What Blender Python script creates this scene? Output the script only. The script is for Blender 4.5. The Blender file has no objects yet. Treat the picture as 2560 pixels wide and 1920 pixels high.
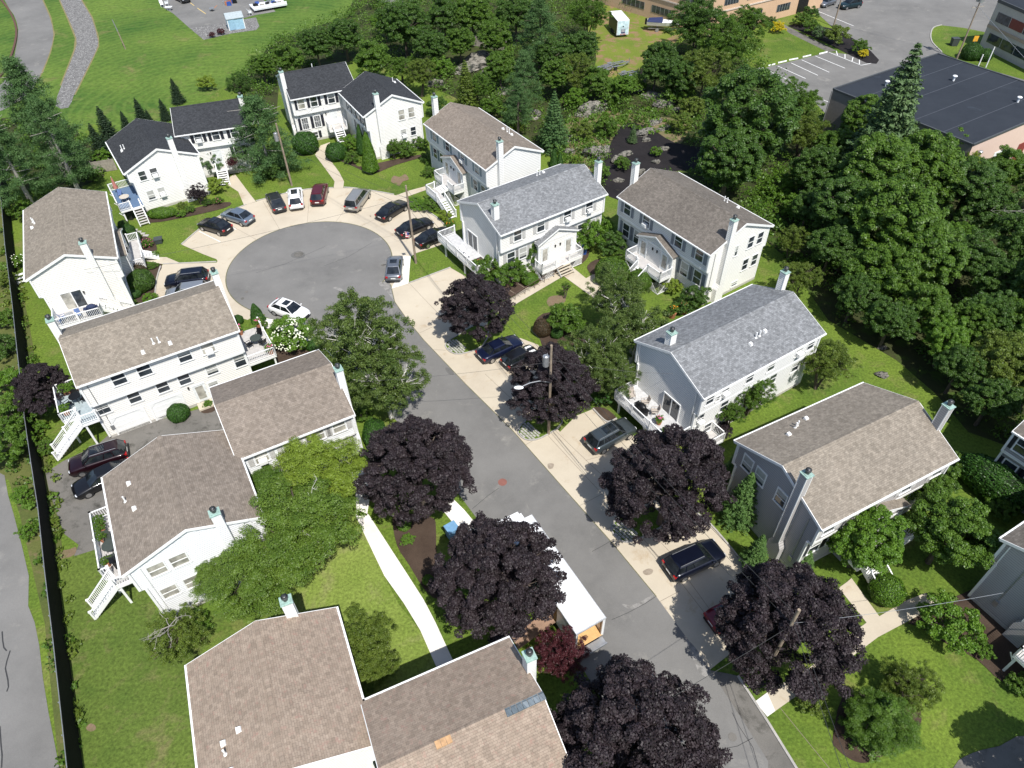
import bpy, math, random
import numpy as np
from mathutils import Vector, Matrix
R_=math.radians; PI=math.pi
random.seed(7)
scene=bpy.context.scene
COL=scene.collection
# ------------------------------------------------ camera
CAMH=48.0; FPX=1778.0; IW,IH=2560.0,1920.0
_t=R_(44.54); _r=R_(-1.18)
CF=np.array([0,math.cos(_t),-math.sin(_t)]); _ri=np.array([1.0,0,0]); _up=np.cross(_ri,CF)
CR=math.cos(_r)*_ri+math.sin(_r)*_up; CU=-math.sin(_r)*_ri+math.cos(_r)*_up
cam=bpy.data.cameras.new("camera"); camo=bpy.data.objects.new("camera",cam); COL.objects.link(camo)
cam.sensor_width=36; cam.lens=FPX/IW*36; cam.clip_end=3000; cam.clip_start=0.5
camo.matrix_world=Matrix(((CR[0],CU[0],-CF[0],0),(CR[1],CU[1],-CF[1],0),(CR[2],CU[2],-CF[2],CAMH),(0,0,0,1)))
scene.camera=camo
# ------------------------------------------------ light
SUN_AZ=295.0; SUN_EL=58.0
w=bpy.data.worlds.new("World"); scene.world=w; w.use_nodes=True
nt=w.node_tree; bg=nt.nodes["Background"]; sky=nt.nodes.new("ShaderNodeTexSky"); sky.sky_type='NISHITA'; sky.sun_disc=False
sky.sun_elevation=R_(SUN_EL); sky.sun_rotation=R_(90-SUN_AZ)
nt.links.new(sky.outputs[0],bg.inputs[0]); bg.inputs[1].default_value=0.115
sl=bpy.data.lights.new("sun",'SUN'); sl.energy=4.3; sl.angle=R_(0.5); sl.color=(1,0.965,0.91)
so=bpy.data.objects.new("sun",sl); COL.objects.link(so)
sd=Vector((math.cos(R_(SUN_EL))*math.cos(R_(SUN_AZ)),math.cos(R_(SUN_EL))*math.sin(R_(SUN_AZ)),math.sin(R_(SUN_EL))))
so.rotation_euler=sd.to_track_quat('Z','Y').to_euler(); so.location=sd*100
vs=scene.view_settings; vs.view_transform='Standard'; vs.look='None'; vs.gamma=1; vs.exposure=0.42; vs.use_curve_mapping=False
# ------------------------------------------------ survey: photo pixel -> point at a known height
def g(px,py,z=0.0):
    d=CF+(px-IW/2)/FPX*CR-(py-IH/2)/FPX*CU
    t=(z-CAMH)/d[2]; return (d[0]*t,d[1]*t,z)
def tp(c,r,x,y): return (c*640+x/3.4563,r*480+y/3.4563)
def depth(p): return float(np.dot(np.array(p)-np.array([0,0,CAMH]),CF))
# ------------------------------------------------ mesh builder
class MB:
    def __init__(s): s.v=[];s.f=[];s.uv=[];s.mi=[]
    def face(s,pts,uv=None,m=0):
        i=len(s.v); s.v+=[tuple(p) for p in pts]; n=len(pts); s.f.append(tuple(range(i,i+n)))
        s.uv+=list(uv) if uv else [(p[0]+p[1]*.37,p[2]+p[1]*.21) for p in pts]; s.mi.append(m); return s
    def box(s,x0,x1,y0,y1,z0,z1,m=0):
        x0,x1=min(x0,x1),max(x0,x1); y0,y1=min(y0,y1),max(y0,y1)
        P=[(x,y,z) for z in (z0,z1) for y in (y0,y1) for x in (x0,x1)]
        for q in ((0,2,3,1),(4,5,7,6),(0,1,5,4),(2,6,7,3),(0,4,6,2),(1,3,7,5)): s.face([P[k] for k in q],m=m)
        return s
    def hexa(s,P,m=0):
        for q in ((0,2,3,1),(4,5,7,6),(0,1,5,4),(2,6,7,3),(0,4,6,2),(1,3,7,5)): s.face([P[k] for k in q],m=m)
        return s
    def bar(s,a,b,w,h=None,m=0):
        h=h or w; a=Vector(a); b=Vector(b); d=(b-a).normalized()
        x=d.cross(Vector((0,0,1)))
        x=Vector((1,0,0)) if x.length<1e-4 else x.normalized(); y=d.cross(x)
        P=[]
        for q in (a,b):
            for j in (-1,1):
                for i in (-1,1): P.append(q+x*(w/2*i)+y*(h/2*j))
        return s.hexa(P,m)
    def tube(s,a,b,r0,r1=None,n=8,m=0,cap=True):
        r1=r0 if r1 is None else r1; a=Vector(a); b=Vector(b); d=(b-a).normalized()
        x=d.cross(Vector((0,0,1))); x=Vector((1,0,0)) if x.length<1e-4 else x.normalized(); y=d.cross(x)
        A=[a+(x*math.cos(2*PI*i/n)+y*math.sin(2*PI*i/n))*r0 for i in range(n)]
        B=[b+(x*math.cos(2*PI*i/n)+y*math.sin(2*PI*i/n))*r1 for i in range(n)]
        for i in range(n): s.face([A[i],A[(i+1)%n],B[(i+1)%n],B[i]],m=m)
        if cap: s.face(A[::-1],m=m); s.face(B,m=m)
        return s
    def path(s,P,r0,r1,n=6,m=0):
        k=len(P)-1
        for i in range(k): s.tube(P[i],P[i+1],r0+(r1-r0)*i/k,r0+(r1-r0)*(i+1)/k,n,m)
        return s
    def ell(s,c,r,nu=12,nv=8,m=0):
        def P(i,j):
            a=2*PI*i/nu; b=-PI/2+PI*j/nv; return (c[0]+r[0]*math.cos(a)*math.cos(b),c[1]+r[1]*math.sin(a)*math.cos(b),c[2]+r[2]*math.sin(b))
        for j in range(nv):
            for i in range(nu):
                if j==0: s.face([P(i,0),P(i+1,1),P(i,1)],m=m)
                elif j==nv-1: s.face([P(i,j),P(i+1,j),P(i,nv)],m=m)
                else: s.face([P(i,j),P(i+1,j),P(i+1,j+1),P(i,j+1)],m=m)
        return s
    def build(s,name,mat,parent=None,M=None,smooth=False,mod=None):
        me=bpy.data.meshes.new(name)
        vv=s.v if M is None else [tuple(M@Vector(p)) for p in s.v]
        me.from_pydata(vv,[],s.f)
        ul=me.uv_layers.new(name="UVMap"); ul.data.foreach_set("uv",[c for p in s.uv for c in p])
        for mm in (mat if isinstance(mat,(list,tuple)) else [mat]): me.materials.append(mm)
        me.polygons.foreach_set("material_index",s.mi)
        if smooth:
            import bmesh
            bm=bmesh.new(); bm.from_mesh(me); bmesh.ops.remove_doubles(bm,verts=bm.verts,dist=0.0005); bmesh.ops.recalc_face_normals(bm,faces=bm.faces); bm.to_mesh(me); bm.free()
            me.polygons.foreach_set("use_smooth",[True]*len(me.polygons))
        me.update(); o=bpy.data.objects.new(name,me); COL.objects.link(o)
        if parent is not None: o.parent=parent
        return o
def tag(o,label=None,cat=None,group=None,kind=None):
    if label: o['label']=label
    if cat: o['category']=cat
    if group: o['group']=group
    if kind: o['kind']=kind
    return o
def empty(name,loc,rz=0,label=None,cat=None,group=None):
    o=bpy.data.objects.new(name,None); COL.objects.link(o); o.location=loc; o.rotation_euler=(0,0,rz); o.empty_display_size=.5
    return tag(o,label,cat,group)
def kids(o): return [c for c in KIDS.get(o.name,[])]
# ------------------------------------------------ materials
MATS={}
def newmat(name):
    m=bpy.data.materials.new(name); m.use_nodes=True; return m,m.node_tree,m.node_tree.nodes["Principled BSDF"]
def N(nt,t,**k):
    n=nt.nodes.new(t)
    for a,b in k.items(): setattr(n,a,b)
    return n
def rgb(c): return (c[0],c[1],c[2],1)
def mixc(nt,fac,a,b,bt='MIX'):
    n=N(nt,"ShaderNodeMix",data_type='RGBA',blend_type=bt)
    for k,v in ((0,fac),(6,a),(7,b)):
        if isinstance(v,(int,float)): n.inputs[k].default_value=v
        elif isinstance(v,tuple): n.inputs[k].default_value=rgb(v)
        else: nt.links.new(v,n.inputs[k])
    return n.outputs[2]
def noise(nt,scale,detail=4,rough=.55,coord='Object',dist=0,stretch=None):
    tc=N(nt,"ShaderNodeTexCoord"); v=tc.outputs[coord]
    if stretch:
        mp=N(nt,"ShaderNodeMapping"); nt.links.new(v,mp.inputs[0]); mp.inputs['Scale'].default_value=stretch[:3]
        if len(stretch)>3: mp.inputs['Rotation'].default_value=(0,0,stretch[3])
        v=mp.outputs[0]
    n=N(nt,"ShaderNodeTexNoise"); n.inputs['Scale'].default_value=scale; n.inputs['Detail'].default_value=detail; n.inputs['Roughness'].default_value=rough; n.inputs['Distortion'].default_value=dist
    nt.links.new(v,n.inputs['Vector']); return n.outputs[0]
def ramp(nt,f,a,b):
    n=N(nt,"ShaderNodeMapRange"); n.inputs[1].default_value=a; n.inputs[2].default_value=b; nt.links.new(f,n.inputs[0]); return n.outputs[0]
def bump(nt,h,strength,dist=.05):
    n=N(nt,"ShaderNodeBump"); n.inputs['Strength'].default_value=strength; n.inputs['Distance'].default_value=dist; nt.links.new(h,n.inputs['Height']); return n.outputs[0]
def plain(name,c,rough=.6,metal=0,var=.12,scale=3.0,spec=.5,coat=0):
    if name in MATS: return MATS[name]
    m,nt,b=newmat(name); b.inputs['Roughness'].default_value=rough; b.inputs['Metallic'].default_value=metal; b.inputs['Specular IOR Level'].default_value=spec
    if coat: b.inputs['Coat Weight'].default_value=coat; b.inputs['Coat Roughness'].default_value=.05
    d=tuple(x*(1-var) for x in c); e=tuple(min(1,x*(1+var)) for x in c)
    nt.links.new(mixc(nt,ramp(nt,noise(nt,scale),.3,.7),d,e),b.inputs[0]); MATS[name]=m; return m
def surf(name,c1,c2,big=.12,mid=1.2,fine=9,c3=None,c3lo=.58,c3hi=.7,rough=.9,bs=.4,bd=.03,finevar=.25):
    """ground-like surface: big and mid patches, fine grain, optional third colour in patches"""
    m,nt,b=newmat(name); b.inputs['Roughness'].default_value=rough; b.inputs['Specular IOR Level'].default_value=.2
    a=mixc(nt,ramp(nt,noise(nt,big,5,.6),.35,.65),c1,c2)
    a=mixc(nt,ramp(nt,noise(nt,mid,5,.65),.3,.7),a,mixc(nt,.5,a,c2))
    if c3: a=mixc(nt,ramp(nt,noise(nt,big*3.1,6,.7,dist=.4),c3lo,c3hi),a,c3)
    f=noise(nt,fine,3,.7)
    g2=N(nt,"ShaderNodeMapRange"); g2.inputs[1].default_value=.25; g2.inputs[2].default_value=.75; g2.inputs[3].default_value=1-finevar; g2.inputs[4].default_value=1+finevar; nt.links.new(f,g2.inputs[0])
    v=N(nt,"ShaderNodeVectorMath",operation='SCALE'); nt.links.new(a,v.inputs[0]); nt.links.new(g2.outputs[0],v.inputs[3])
    nt.links.new(v.outputs[0],b.inputs[0]); nt.links.new(bump(nt,f,bs,bd),b.inputs['Normal']); MATS[name]=m; return m
def shingle(name,c1,c2,spot=None,amt=.5):
    m,nt,b=newmat(name); b.inputs['Roughness'].default_value=.9; b.inputs['Specular IOR Level'].default_value=.25
    uv=N(nt,"ShaderNodeTexCoord").outputs['UV']
    br=N(nt,"ShaderNodeTexBrick"); nt.links.new(uv,br.inputs[0]); br.inputs['Scale'].default_value=1; br.inputs['Brick Width'].default_value=.26; br.inputs['Row Height'].default_value=.145; br.inputs['Mortar Size'].default_value=.007
    br.inputs['Color1'].default_value=rgb(c1); br.inputs['Color2'].default_value=rgb(c2); br.inputs['Mortar'].default_value=rgb(tuple(x*.7 for x in c1)); br.offset=.37; br.inputs['Bias'].default_value=-.1
    br2=N(nt,"ShaderNodeTexBrick"); mp=N(nt,"ShaderNodeMapping"); mp.inputs['Location'].default_value=(5.3,2.17*.145*3,0); nt.links.new(uv,mp.inputs[0]); nt.links.new(mp.outputs[0],br2.inputs[0])
    br2.inputs['Scale'].default_value=1; br2.inputs['Brick Width'].default_value=.21; br2.inputs['Row Height'].default_value=.29; br2.inputs['Mortar Size'].default_value=.0; br2.offset=.23
    br2.inputs['Color1'].default_value=(1.32,1.32,1.32,1); br2.inputs['Color2'].default_value=(.66,.66,.66,1)
    a=mixc(nt,.42,br.outputs[0],br2.outputs[0],'MULTIPLY')
    if spot: a=mixc(nt,ramp(nt,noise(nt,2.3,3,.8,'UV'),.56,.72),a,spot)
    big=noise(nt,.3,2,.5,'UV',stretch=(1,.35,1)); k=N(nt,"ShaderNodeMapRange"); k.inputs[1].default_value=.3; k.inputs[2].default_value=.7; k.inputs[3].default_value=1-.2*amt; k.inputs[4].default_value=1+.12*amt; nt.links.new(big,k.inputs[0])
    v=N(nt,"ShaderNodeVectorMath",operation='SCALE'); nt.links.new(a,v.inputs[0]); nt.links.new(k.outputs[0],v.inputs[3]); nt.links.new(v.outputs[0],b.inputs[0])
    nt.links.new(bump(nt,br.outputs[1],.5,-.02),b.inputs['Normal']); MATS[name]=m; return m
def siding(name,c,pitch=.2,depth=.9):
    m,nt,b=newmat(name); b.inputs['Roughness'].default_value=.55; b.inputs['Specular IOR Level'].default_value=.3
    sp=N(nt,"ShaderNodeSeparateXYZ"); nt.links.new(N(nt,"ShaderNodeTexCoord").outputs['Object'],sp.inputs[0])
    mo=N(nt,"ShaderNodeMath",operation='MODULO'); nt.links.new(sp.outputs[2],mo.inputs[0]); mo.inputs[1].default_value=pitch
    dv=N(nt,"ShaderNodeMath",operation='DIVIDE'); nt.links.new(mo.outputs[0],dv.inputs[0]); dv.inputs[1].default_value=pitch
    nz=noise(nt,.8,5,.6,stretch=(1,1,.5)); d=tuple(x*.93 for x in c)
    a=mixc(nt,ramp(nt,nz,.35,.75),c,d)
    a=mixc(nt,ramp(nt,dv.outputs[0],.3,.0),a,tuple(x*.45 for x in c))  # shadow lines of the clapboard laps, painted darker into the siding colour
    nt.links.new(a,b.inputs[0]); nt.links.new(bump(nt,dv.outputs[0],depth,-.03),b.inputs['Normal']); MATS[name]=m; return m
def leafmat(name,c1,c2,trans=.25,gloss=.45,spec=.35):
    m,nt,b=newmat(name); b.inputs['Roughness'].default_value=gloss; b.inputs['Specular IOR Level'].default_value=spec
    at=N(nt,"ShaderNodeAttribute"); at.attribute_name='tint'
    a=mixc(nt,at.outputs['Fac'],c1,c2); nt.links.new(a,b.inputs[0])
    tr=N(nt,"ShaderNodeBsdfTranslucent"); nt.links.new(mixc(nt,.35,a,tuple(min(1,x*1.6) for x in c2)),tr.inputs[0])
    mx=N(nt,"ShaderNodeMixShader"); mx.inputs[0].default_value=trans; nt.links.new(b.outputs[0],mx.inputs[1]); nt.links.new(tr.outputs[0],mx.inputs[2])
    nt.links.new(mx.outputs[0],nt.nodes["Material Output"].inputs[0]); MATS[name]=m; return m
def glassmat(name,c=(.02,.025,.03)):
    m,nt,b=newmat(name); b.inputs['Roughness'].default_value=.06; b.inputs['Specular IOR Level'].default_value=.8
    nt.links.new(mixc(nt,ramp(nt,noise(nt,1.3,2),.35,.65),c,tuple(x*2.2+.01 for x in c)),b.inputs[0]); MATS[name]=m; return m

grass=surf('grass',(.055,.105,.014),(.125,.18,.024),.085,.5,4.5,c3=(.17,.165,.055),c3lo=.54,c3hi=.74,bs=.8,bd=.07,finevar=.5)
lawn_olive=surf('lawn_olive',(.052,.092,.015),(.100,.142,.026),.12,.6,4.5,c3=(.155,.14,.06),c3lo=.53,c3hi=.74,bs=.8,bd=.07,finevar=.5)
lawn_pale=surf('lawn_pale',(.10,.16,.020),(.185,.24,.05),.12,.6,4.5,c3=(.22,.22,.09),c3lo=.5,c3hi=.72,bs=.8,bd=.07,finevar=.45)
field=surf('field_grass',(.030,.085,.012),(.105,.165,.026),.05,.22,1.3,c3=(.16,.15,.055),c3lo=.56,c3hi=.74,bs=.8,bd=.08,finevar=.4)
# mowing arcs in the field
_nt=field.node_tree; _b=_nt.nodes["Principled BSDF"]; _src=_b.inputs[0].links[0].from_socket
_tc=N(_nt,"ShaderNodeTexCoord"); _mp=N(_nt,"ShaderNodeMapping"); _mp.inputs['Location'].default_value=(52,-118,0); _nt.links.new(_tc.outputs['Object'],_mp.inputs[0])
_wv=N(_nt,"ShaderNodeTexWave"); _wv.wave_type='RINGS'; _wv.rings_direction='Z'; _wv.inputs['Scale'].default_value=.2; _wv.inputs['Distortion'].default_value=9; _wv.inputs['Detail'].default_value=2; _wv.inputs['Detail Scale'].default_value=.4; _nt.links.new(_mp.outputs[0],_wv.inputs[0])
_nt.links.new(mixc(_nt,ramp(_nt,_wv.outputs[1],.55,.9),_src,mixc(_nt,.24,_src,(.14,.20,.04))),_b.inputs[0])
soil=surf('forest_soil',(.022,.03,.010),(.05,.055,.02),.2,1.5,8,c3=(.05,.085,.014),c3lo=.5,c3hi=.62)
mulch=surf('mulch',(.045,.03,.022),(.075,.052,.038),.6,3,22,bs=.9,finevar=.5)
blackmulch=surf('black_mulch',(.010,.009,.010),(.022,.019,.020),.3,2,14,c3=(.06,.055,.04),c3lo=.64,c3hi=.74,bs=.8,finevar=.5)
dirt=surf('bare_dirt',(.15,.105,.07),(.20,.145,.095),.3,2,12,c3=(.10,.13,.03),c3lo=.5,c3hi=.7)
asphalt=surf('asphalt',(.135,.132,.126),(.195,.19,.18),.12,.8,24,c3=(.24,.23,.21),c3lo=.58,c3hi=.72,bs=.35,bd=.01,finevar=.14)
asphalt_dk=surf('old_asphalt',(.11,.105,.095),(.17,.16,.145),.25,1.2,26,c3=(.06,.058,.05),c3lo=.52,c3hi=.7,bs=.4,bd=.01,finevar=.2)
concrete=surf('concrete',(.43,.372,.288),(.52,.46,.36),.16,1.1,16,c3=(.38,.29,.19),c3lo=.58,c3hi=.74,bs=.15,bd=.01,finevar=.06)
concrete_w=surf('new_concrete',(.66,.62,.56),(.76,.73,.68),.4,2,20,bs=.1,bd=.01,finevar=.05)
gravel=surf('gravel',(.09,.087,.083),(.20,.195,.188),1.2,4,5,c3=(.40,.39,.37),c3lo=.54,c3hi=.62,bs=1,bd=.12,finevar=.55)
rock=surf('rock',(.13,.125,.105),(.27,.25,.215),.6,2.6,7,c3=(.045,.047,.04),c3lo=.48,c3hi=.56,bs=.9,bd=.12,finevar=.3)
stone=surf('granite',(.30,.29,.27),(.42,.40,.37),2,6,20,finevar=.2)
paintw=plain('road_paint',(.74,.74,.72),.7,var=.1,scale=6)
painty=plain('yellow_paint',(.62,.45,.16),.7)
joint=plain('joint',(.22,.18,.14),.9)
seam=plain('crack_filler',(.035,.035,.035),.6)
white=plain('white_trim',(.80,.80,.78),.45,var=.03)
vinyl=plain('vinyl_rail',(.84,.84,.83),.35,var=.02)
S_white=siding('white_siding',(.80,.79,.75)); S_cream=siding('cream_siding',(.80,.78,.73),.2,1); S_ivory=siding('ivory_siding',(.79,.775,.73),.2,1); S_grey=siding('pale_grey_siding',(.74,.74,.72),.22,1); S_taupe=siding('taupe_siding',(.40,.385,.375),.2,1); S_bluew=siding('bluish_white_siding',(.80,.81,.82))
R_tan=shingle('tan_shingles',(.212,.182,.146),(.285,.248,.202)); R_brown=shingle('brown_shingles',(.135,.118,.100),(.185,.163,.140),amt=.8); R_grey=shingle('grey_shingles',(.16,.165,.17),(.26,.267,.275)); R_char=shingle('charcoal_shingles',(.032,.034,.038),(.050,.053,.058),amt=.6)
R_rust=shingle('rusty_brown_shingles',(.265,.208,.160),(.32,.255,.20),spot=(.305,.195,.155)); R_tau=shingle('taupe_shingles',(.195,.162,.132),(.255,.215,.178))
concfound=plain('foundation',(.45,.43,.39),.9)
copper=plain('copper_green',(.30,.43,.38),.7,.1,var=.25,scale=6); pipe=plain('flue_steel',(.12,.12,.12),.4,.7)
glass=glassmat('window_glass'); glassb=glassmat('window_glass_blind',(.22,.21,.18)); carglass=glassmat('car_glass',(.006,.008,.010))
sh_black=plain('black_shutter',(.018,.02,.03),.5); sh_grey=plain('grey_shutter',(.20,.22,.25),.5); sh_pale=plain('pale_shutter',(.48,.47,.45),.5); sh_blue=plain('blue_grey_shutter',(.20,.26,.29),.5)
doorm=plain('door_paint',(.72,.74,.73),.4); doorred=plain('dark_red_door',(.10,.02,.02),.4)
deckgrey=plain('deck_boards',(.48,.46,.44),.8); deckblue=plain('deck_boards_blue',(.34,.40,.42),.8)
blackm=plain('black_metal',(.012,.012,.013),.4,.3); wood=plain('wood',(.34,.21,.10),.7,var=.25); oldwood=plain('weathered_wood',(.30,.27,.23),.85,var=.25); polewood=plain('pole_wood',(.26,.205,.15),.9,var=.25); ply=plain('plywood',(.62,.38,.16),.5,var=.1)
rubber=plain('tyre_rubber',(.012,.012,.012),.8); alloy=plain('alloy',(.55,.55,.56),.3,.9); lamp_w=plain('headlamp',(.65,.67,.7),.1,.2); lamp_r=plain('tail_lamp',(.35,.01,.012),.2); plate=plain('number_plate',(.7,.7,.68),.4); plastic=plain('black_plastic',(.02,.02,.021),.55)
galv=plain('galvanised',(.42,.43,.44),.45,.7); bluetarp=plain('blue_plastic',(.03,.08,.30),.4); steelw=plain('white_steel',(.82,.83,.84),.3,var=.02)
terra=plain('terracotta',(.35,.14,.07),.8); pinkf=plain('pink_petals',(.6,.12,.25),.6); orangef=plain('orange_petals',(.8,.32,.02),.6); whitef=plain('white_petals',(.75,.78,.62),.7)
bark=plain('bark',(.09,.07,.055),.95,var=.3); birchbark=plain('birch_bark',(.62,.60,.55),.8,var=.2); greybark=plain('grey_bark',(.30,.28,.25),.9,var=.25)
L_pur=leafmat('purple_leaves',(.011,.008,.009),(.046,.033,.038),.08,.55,.30)
L_red=leafmat('red_leaves',(.05,.012,.016),(.11,.028,.034),.2)
L_dk=leafmat('dark_green_leaves',(.034,.082,.014),(.092,.172,.027),.28)
L_mid=leafmat('green_leaves',(.046,.105,.013),(.130,.228,.027),.3)
L_br=leafmat('bright_green_leaves',(.065,.15,.014),(.15,.27,.028),.3)
L_yg=leafmat('yellow_green_leaves',(.13,.20,.018),(.26,.35,.045),.3)
L_birch=leafmat('birch_leaves',(.055,.10,.020),(.15,.21,.05),.3)
L_loc=leafmat('locust_leaves',(.062,.125,.014),(.165,.25,.036),.3)
L_olive=leafmat('olive_leaves',(.070,.12,.016),(.175,.235,.038),.3)
L_pine=leafmat('pine_needles',(.038,.098,.027),(.12,.215,.065),.2,.6); L_conif=leafmat('soft_conifer_needles',(.05,.12,.025),(.13,.23,.055),.25,.6)
L_spr=leafmat('spruce_needles',(.050,.10,.035),(.125,.20,.070),.1,.6)
L_fir=leafmat('fir_needles',(.012,.032,.014),(.03,.06,.022),.1,.6)
L_gold=leafmat('golden_leaves',(.42,.36,.01),(.70,.58,.02))
L_hedge=leafmat('hedge_leaves',(.022,.07,.010),(.055,.135,.018),.15)
L_hedgeb=leafmat('bright_hedge_leaves',(.05,.12,.010),(.11,.21,.015),.15)
L_brown=leafmat('brown_shrub_leaves',(.045,.032,.018),(.09,.06,.03),.15)
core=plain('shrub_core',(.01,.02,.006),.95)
# ------------------------------------------------ foliage
def leaf_mesh(name,P,Nn,size,aspect=.65,tint=None,rng=None,core_e=None):
    n=len(P); rng=rng or np.random.default_rng(1)
    a=np.cross(Nn,rng.normal(size=(n,3))); a/=np.linalg.norm(a,axis=1,keepdims=True)+1e-9
    b=np.cross(Nn,a); s=(size*rng.uniform(.65,1.3,n))[:,None] if np.isscalar(size) else (size*rng.uniform(.7,1.25,n))[:,None]
    bend=Nn*s*.22
    V=np.stack([P-a*s,P-b*s*aspect-bend*0,P+a*s,P+b*s*aspect],1); V[:,0]-=bend; V[:,2]-=bend
    V=V.reshape(-1,3); extra=[]; ef=[]
    me=bpy.data.meshes.new(name)
    me.vertices.add(4*n); me.vertices.foreach_set('co',V.ravel())
    me.loops.add(4*n); me.loops.foreach_set('vertex_index',np.arange(4*n))
    me.polygons.add(n); me.polygons.foreach_set('loop_start',np.arange(n)*4); me.polygons.foreach_set('loop_total',np.full(n,4))
    t=me.attributes.new('tint','FLOAT','FACE'); t.data.foreach_set('value',np.clip(tint if tint is not None else rng.random(n),0,1))
    me.materials.append(None); me.update(calc_edges=True)
    return me
def sph(rng,n,zmin=-1):
    z=rng.uniform(zmin,1,n); a=rng.uniform(0,2*PI,n); r=np.sqrt(1-z*z); return np.stack([r*np.cos(a),r*np.sin(a),z],1)
def clumps(name,C,R,per,leaf,seed=1,up=.55,rnd=.55,zmin=-.5,flat=.75,aspect=.65,tv=.5,shell=.55):
    rng=np.random.default_rng(seed); n=len(C); R=np.full(n,R) if np.isscalar(R) else R
    C=np.repeat(C,per,0); Rr=np.repeat(R,per); ct=np.repeat(rng.random(n),per)
    d=sph(rng,n*per,zmin); P=C+d*np.array([1,1,flat])*(Rr*rng.uniform(shell,1.02,n*per))[:,None]
    Nn=d+np.array([0,0,up])+rng.normal(size=d.shape)*rnd; Nn/=np.linalg.norm(Nn,axis=1,keepdims=True)
    return leaf_mesh(name,P,Nn,leaf,aspect,tv*ct+(1-tv)*rng.random(len(P)),rng)
def crown_pts(seed,n,rz=.85,zmin=-.6,inner=.5,lobes=6,amp=.22,pw=.45):
    rng=np.random.default_rng(seed); d=sph(rng,n,zmin); L=sph(rng,lobes,-.3)
    bumpv=1-amp+amp*1.6*np.max(np.clip(d@L.T,0,1)**6,axis=1)
    rr=bumpv*(inner+(1-inner)*rng.random(n)**pw)
    return d*rr[:,None]*np.array([1,1,rz])
def crown_h(seed,K,m,rz,lr=.26,zmin=-.6,amp=.3,fill=.2,egg=0):
    rng=np.random.default_rng(seed); i=np.arange(K)+.5; z=1-(1-zmin)*i/K; a=i*2.39996+rng.normal(size=K)*.25; r=np.sqrt(np.clip(1-z*z,0,1)); d=np.stack([r*np.cos(a),r*np.sin(a),z],1)+rng.normal(size=(K,3))*.07
    d/=np.linalg.norm(d,axis=1,keepdims=True); L=sph(rng,7,-.3); rr=(1-amp*.7)+amp*np.max(np.clip(d@L.T,0,1)**5,axis=1)+rng.uniform(-.5,.45,K)*amp
    C=d*rr[:,None]*(1-lr*.55); S=rng.uniform(.65,1.25,K)*lr
    e=sph(rng,K*m,-.35); P=np.repeat(C,m,0)+(e+.5*np.repeat(d,m,0))*(np.repeat(S,m)*rng.uniform(.55,.95,K*m))[:,None]
    F=sph(rng,int(K*m*fill))*rng.uniform(.15,.7,int(K*m*fill))[:,None]; Q=np.concatenate([P,F]); Q[:,:2]*=(1-egg*np.clip(Q[:,2],-.3,1))[:,None]; return Q*np.array([1,1,rz])
PRO={}
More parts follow.
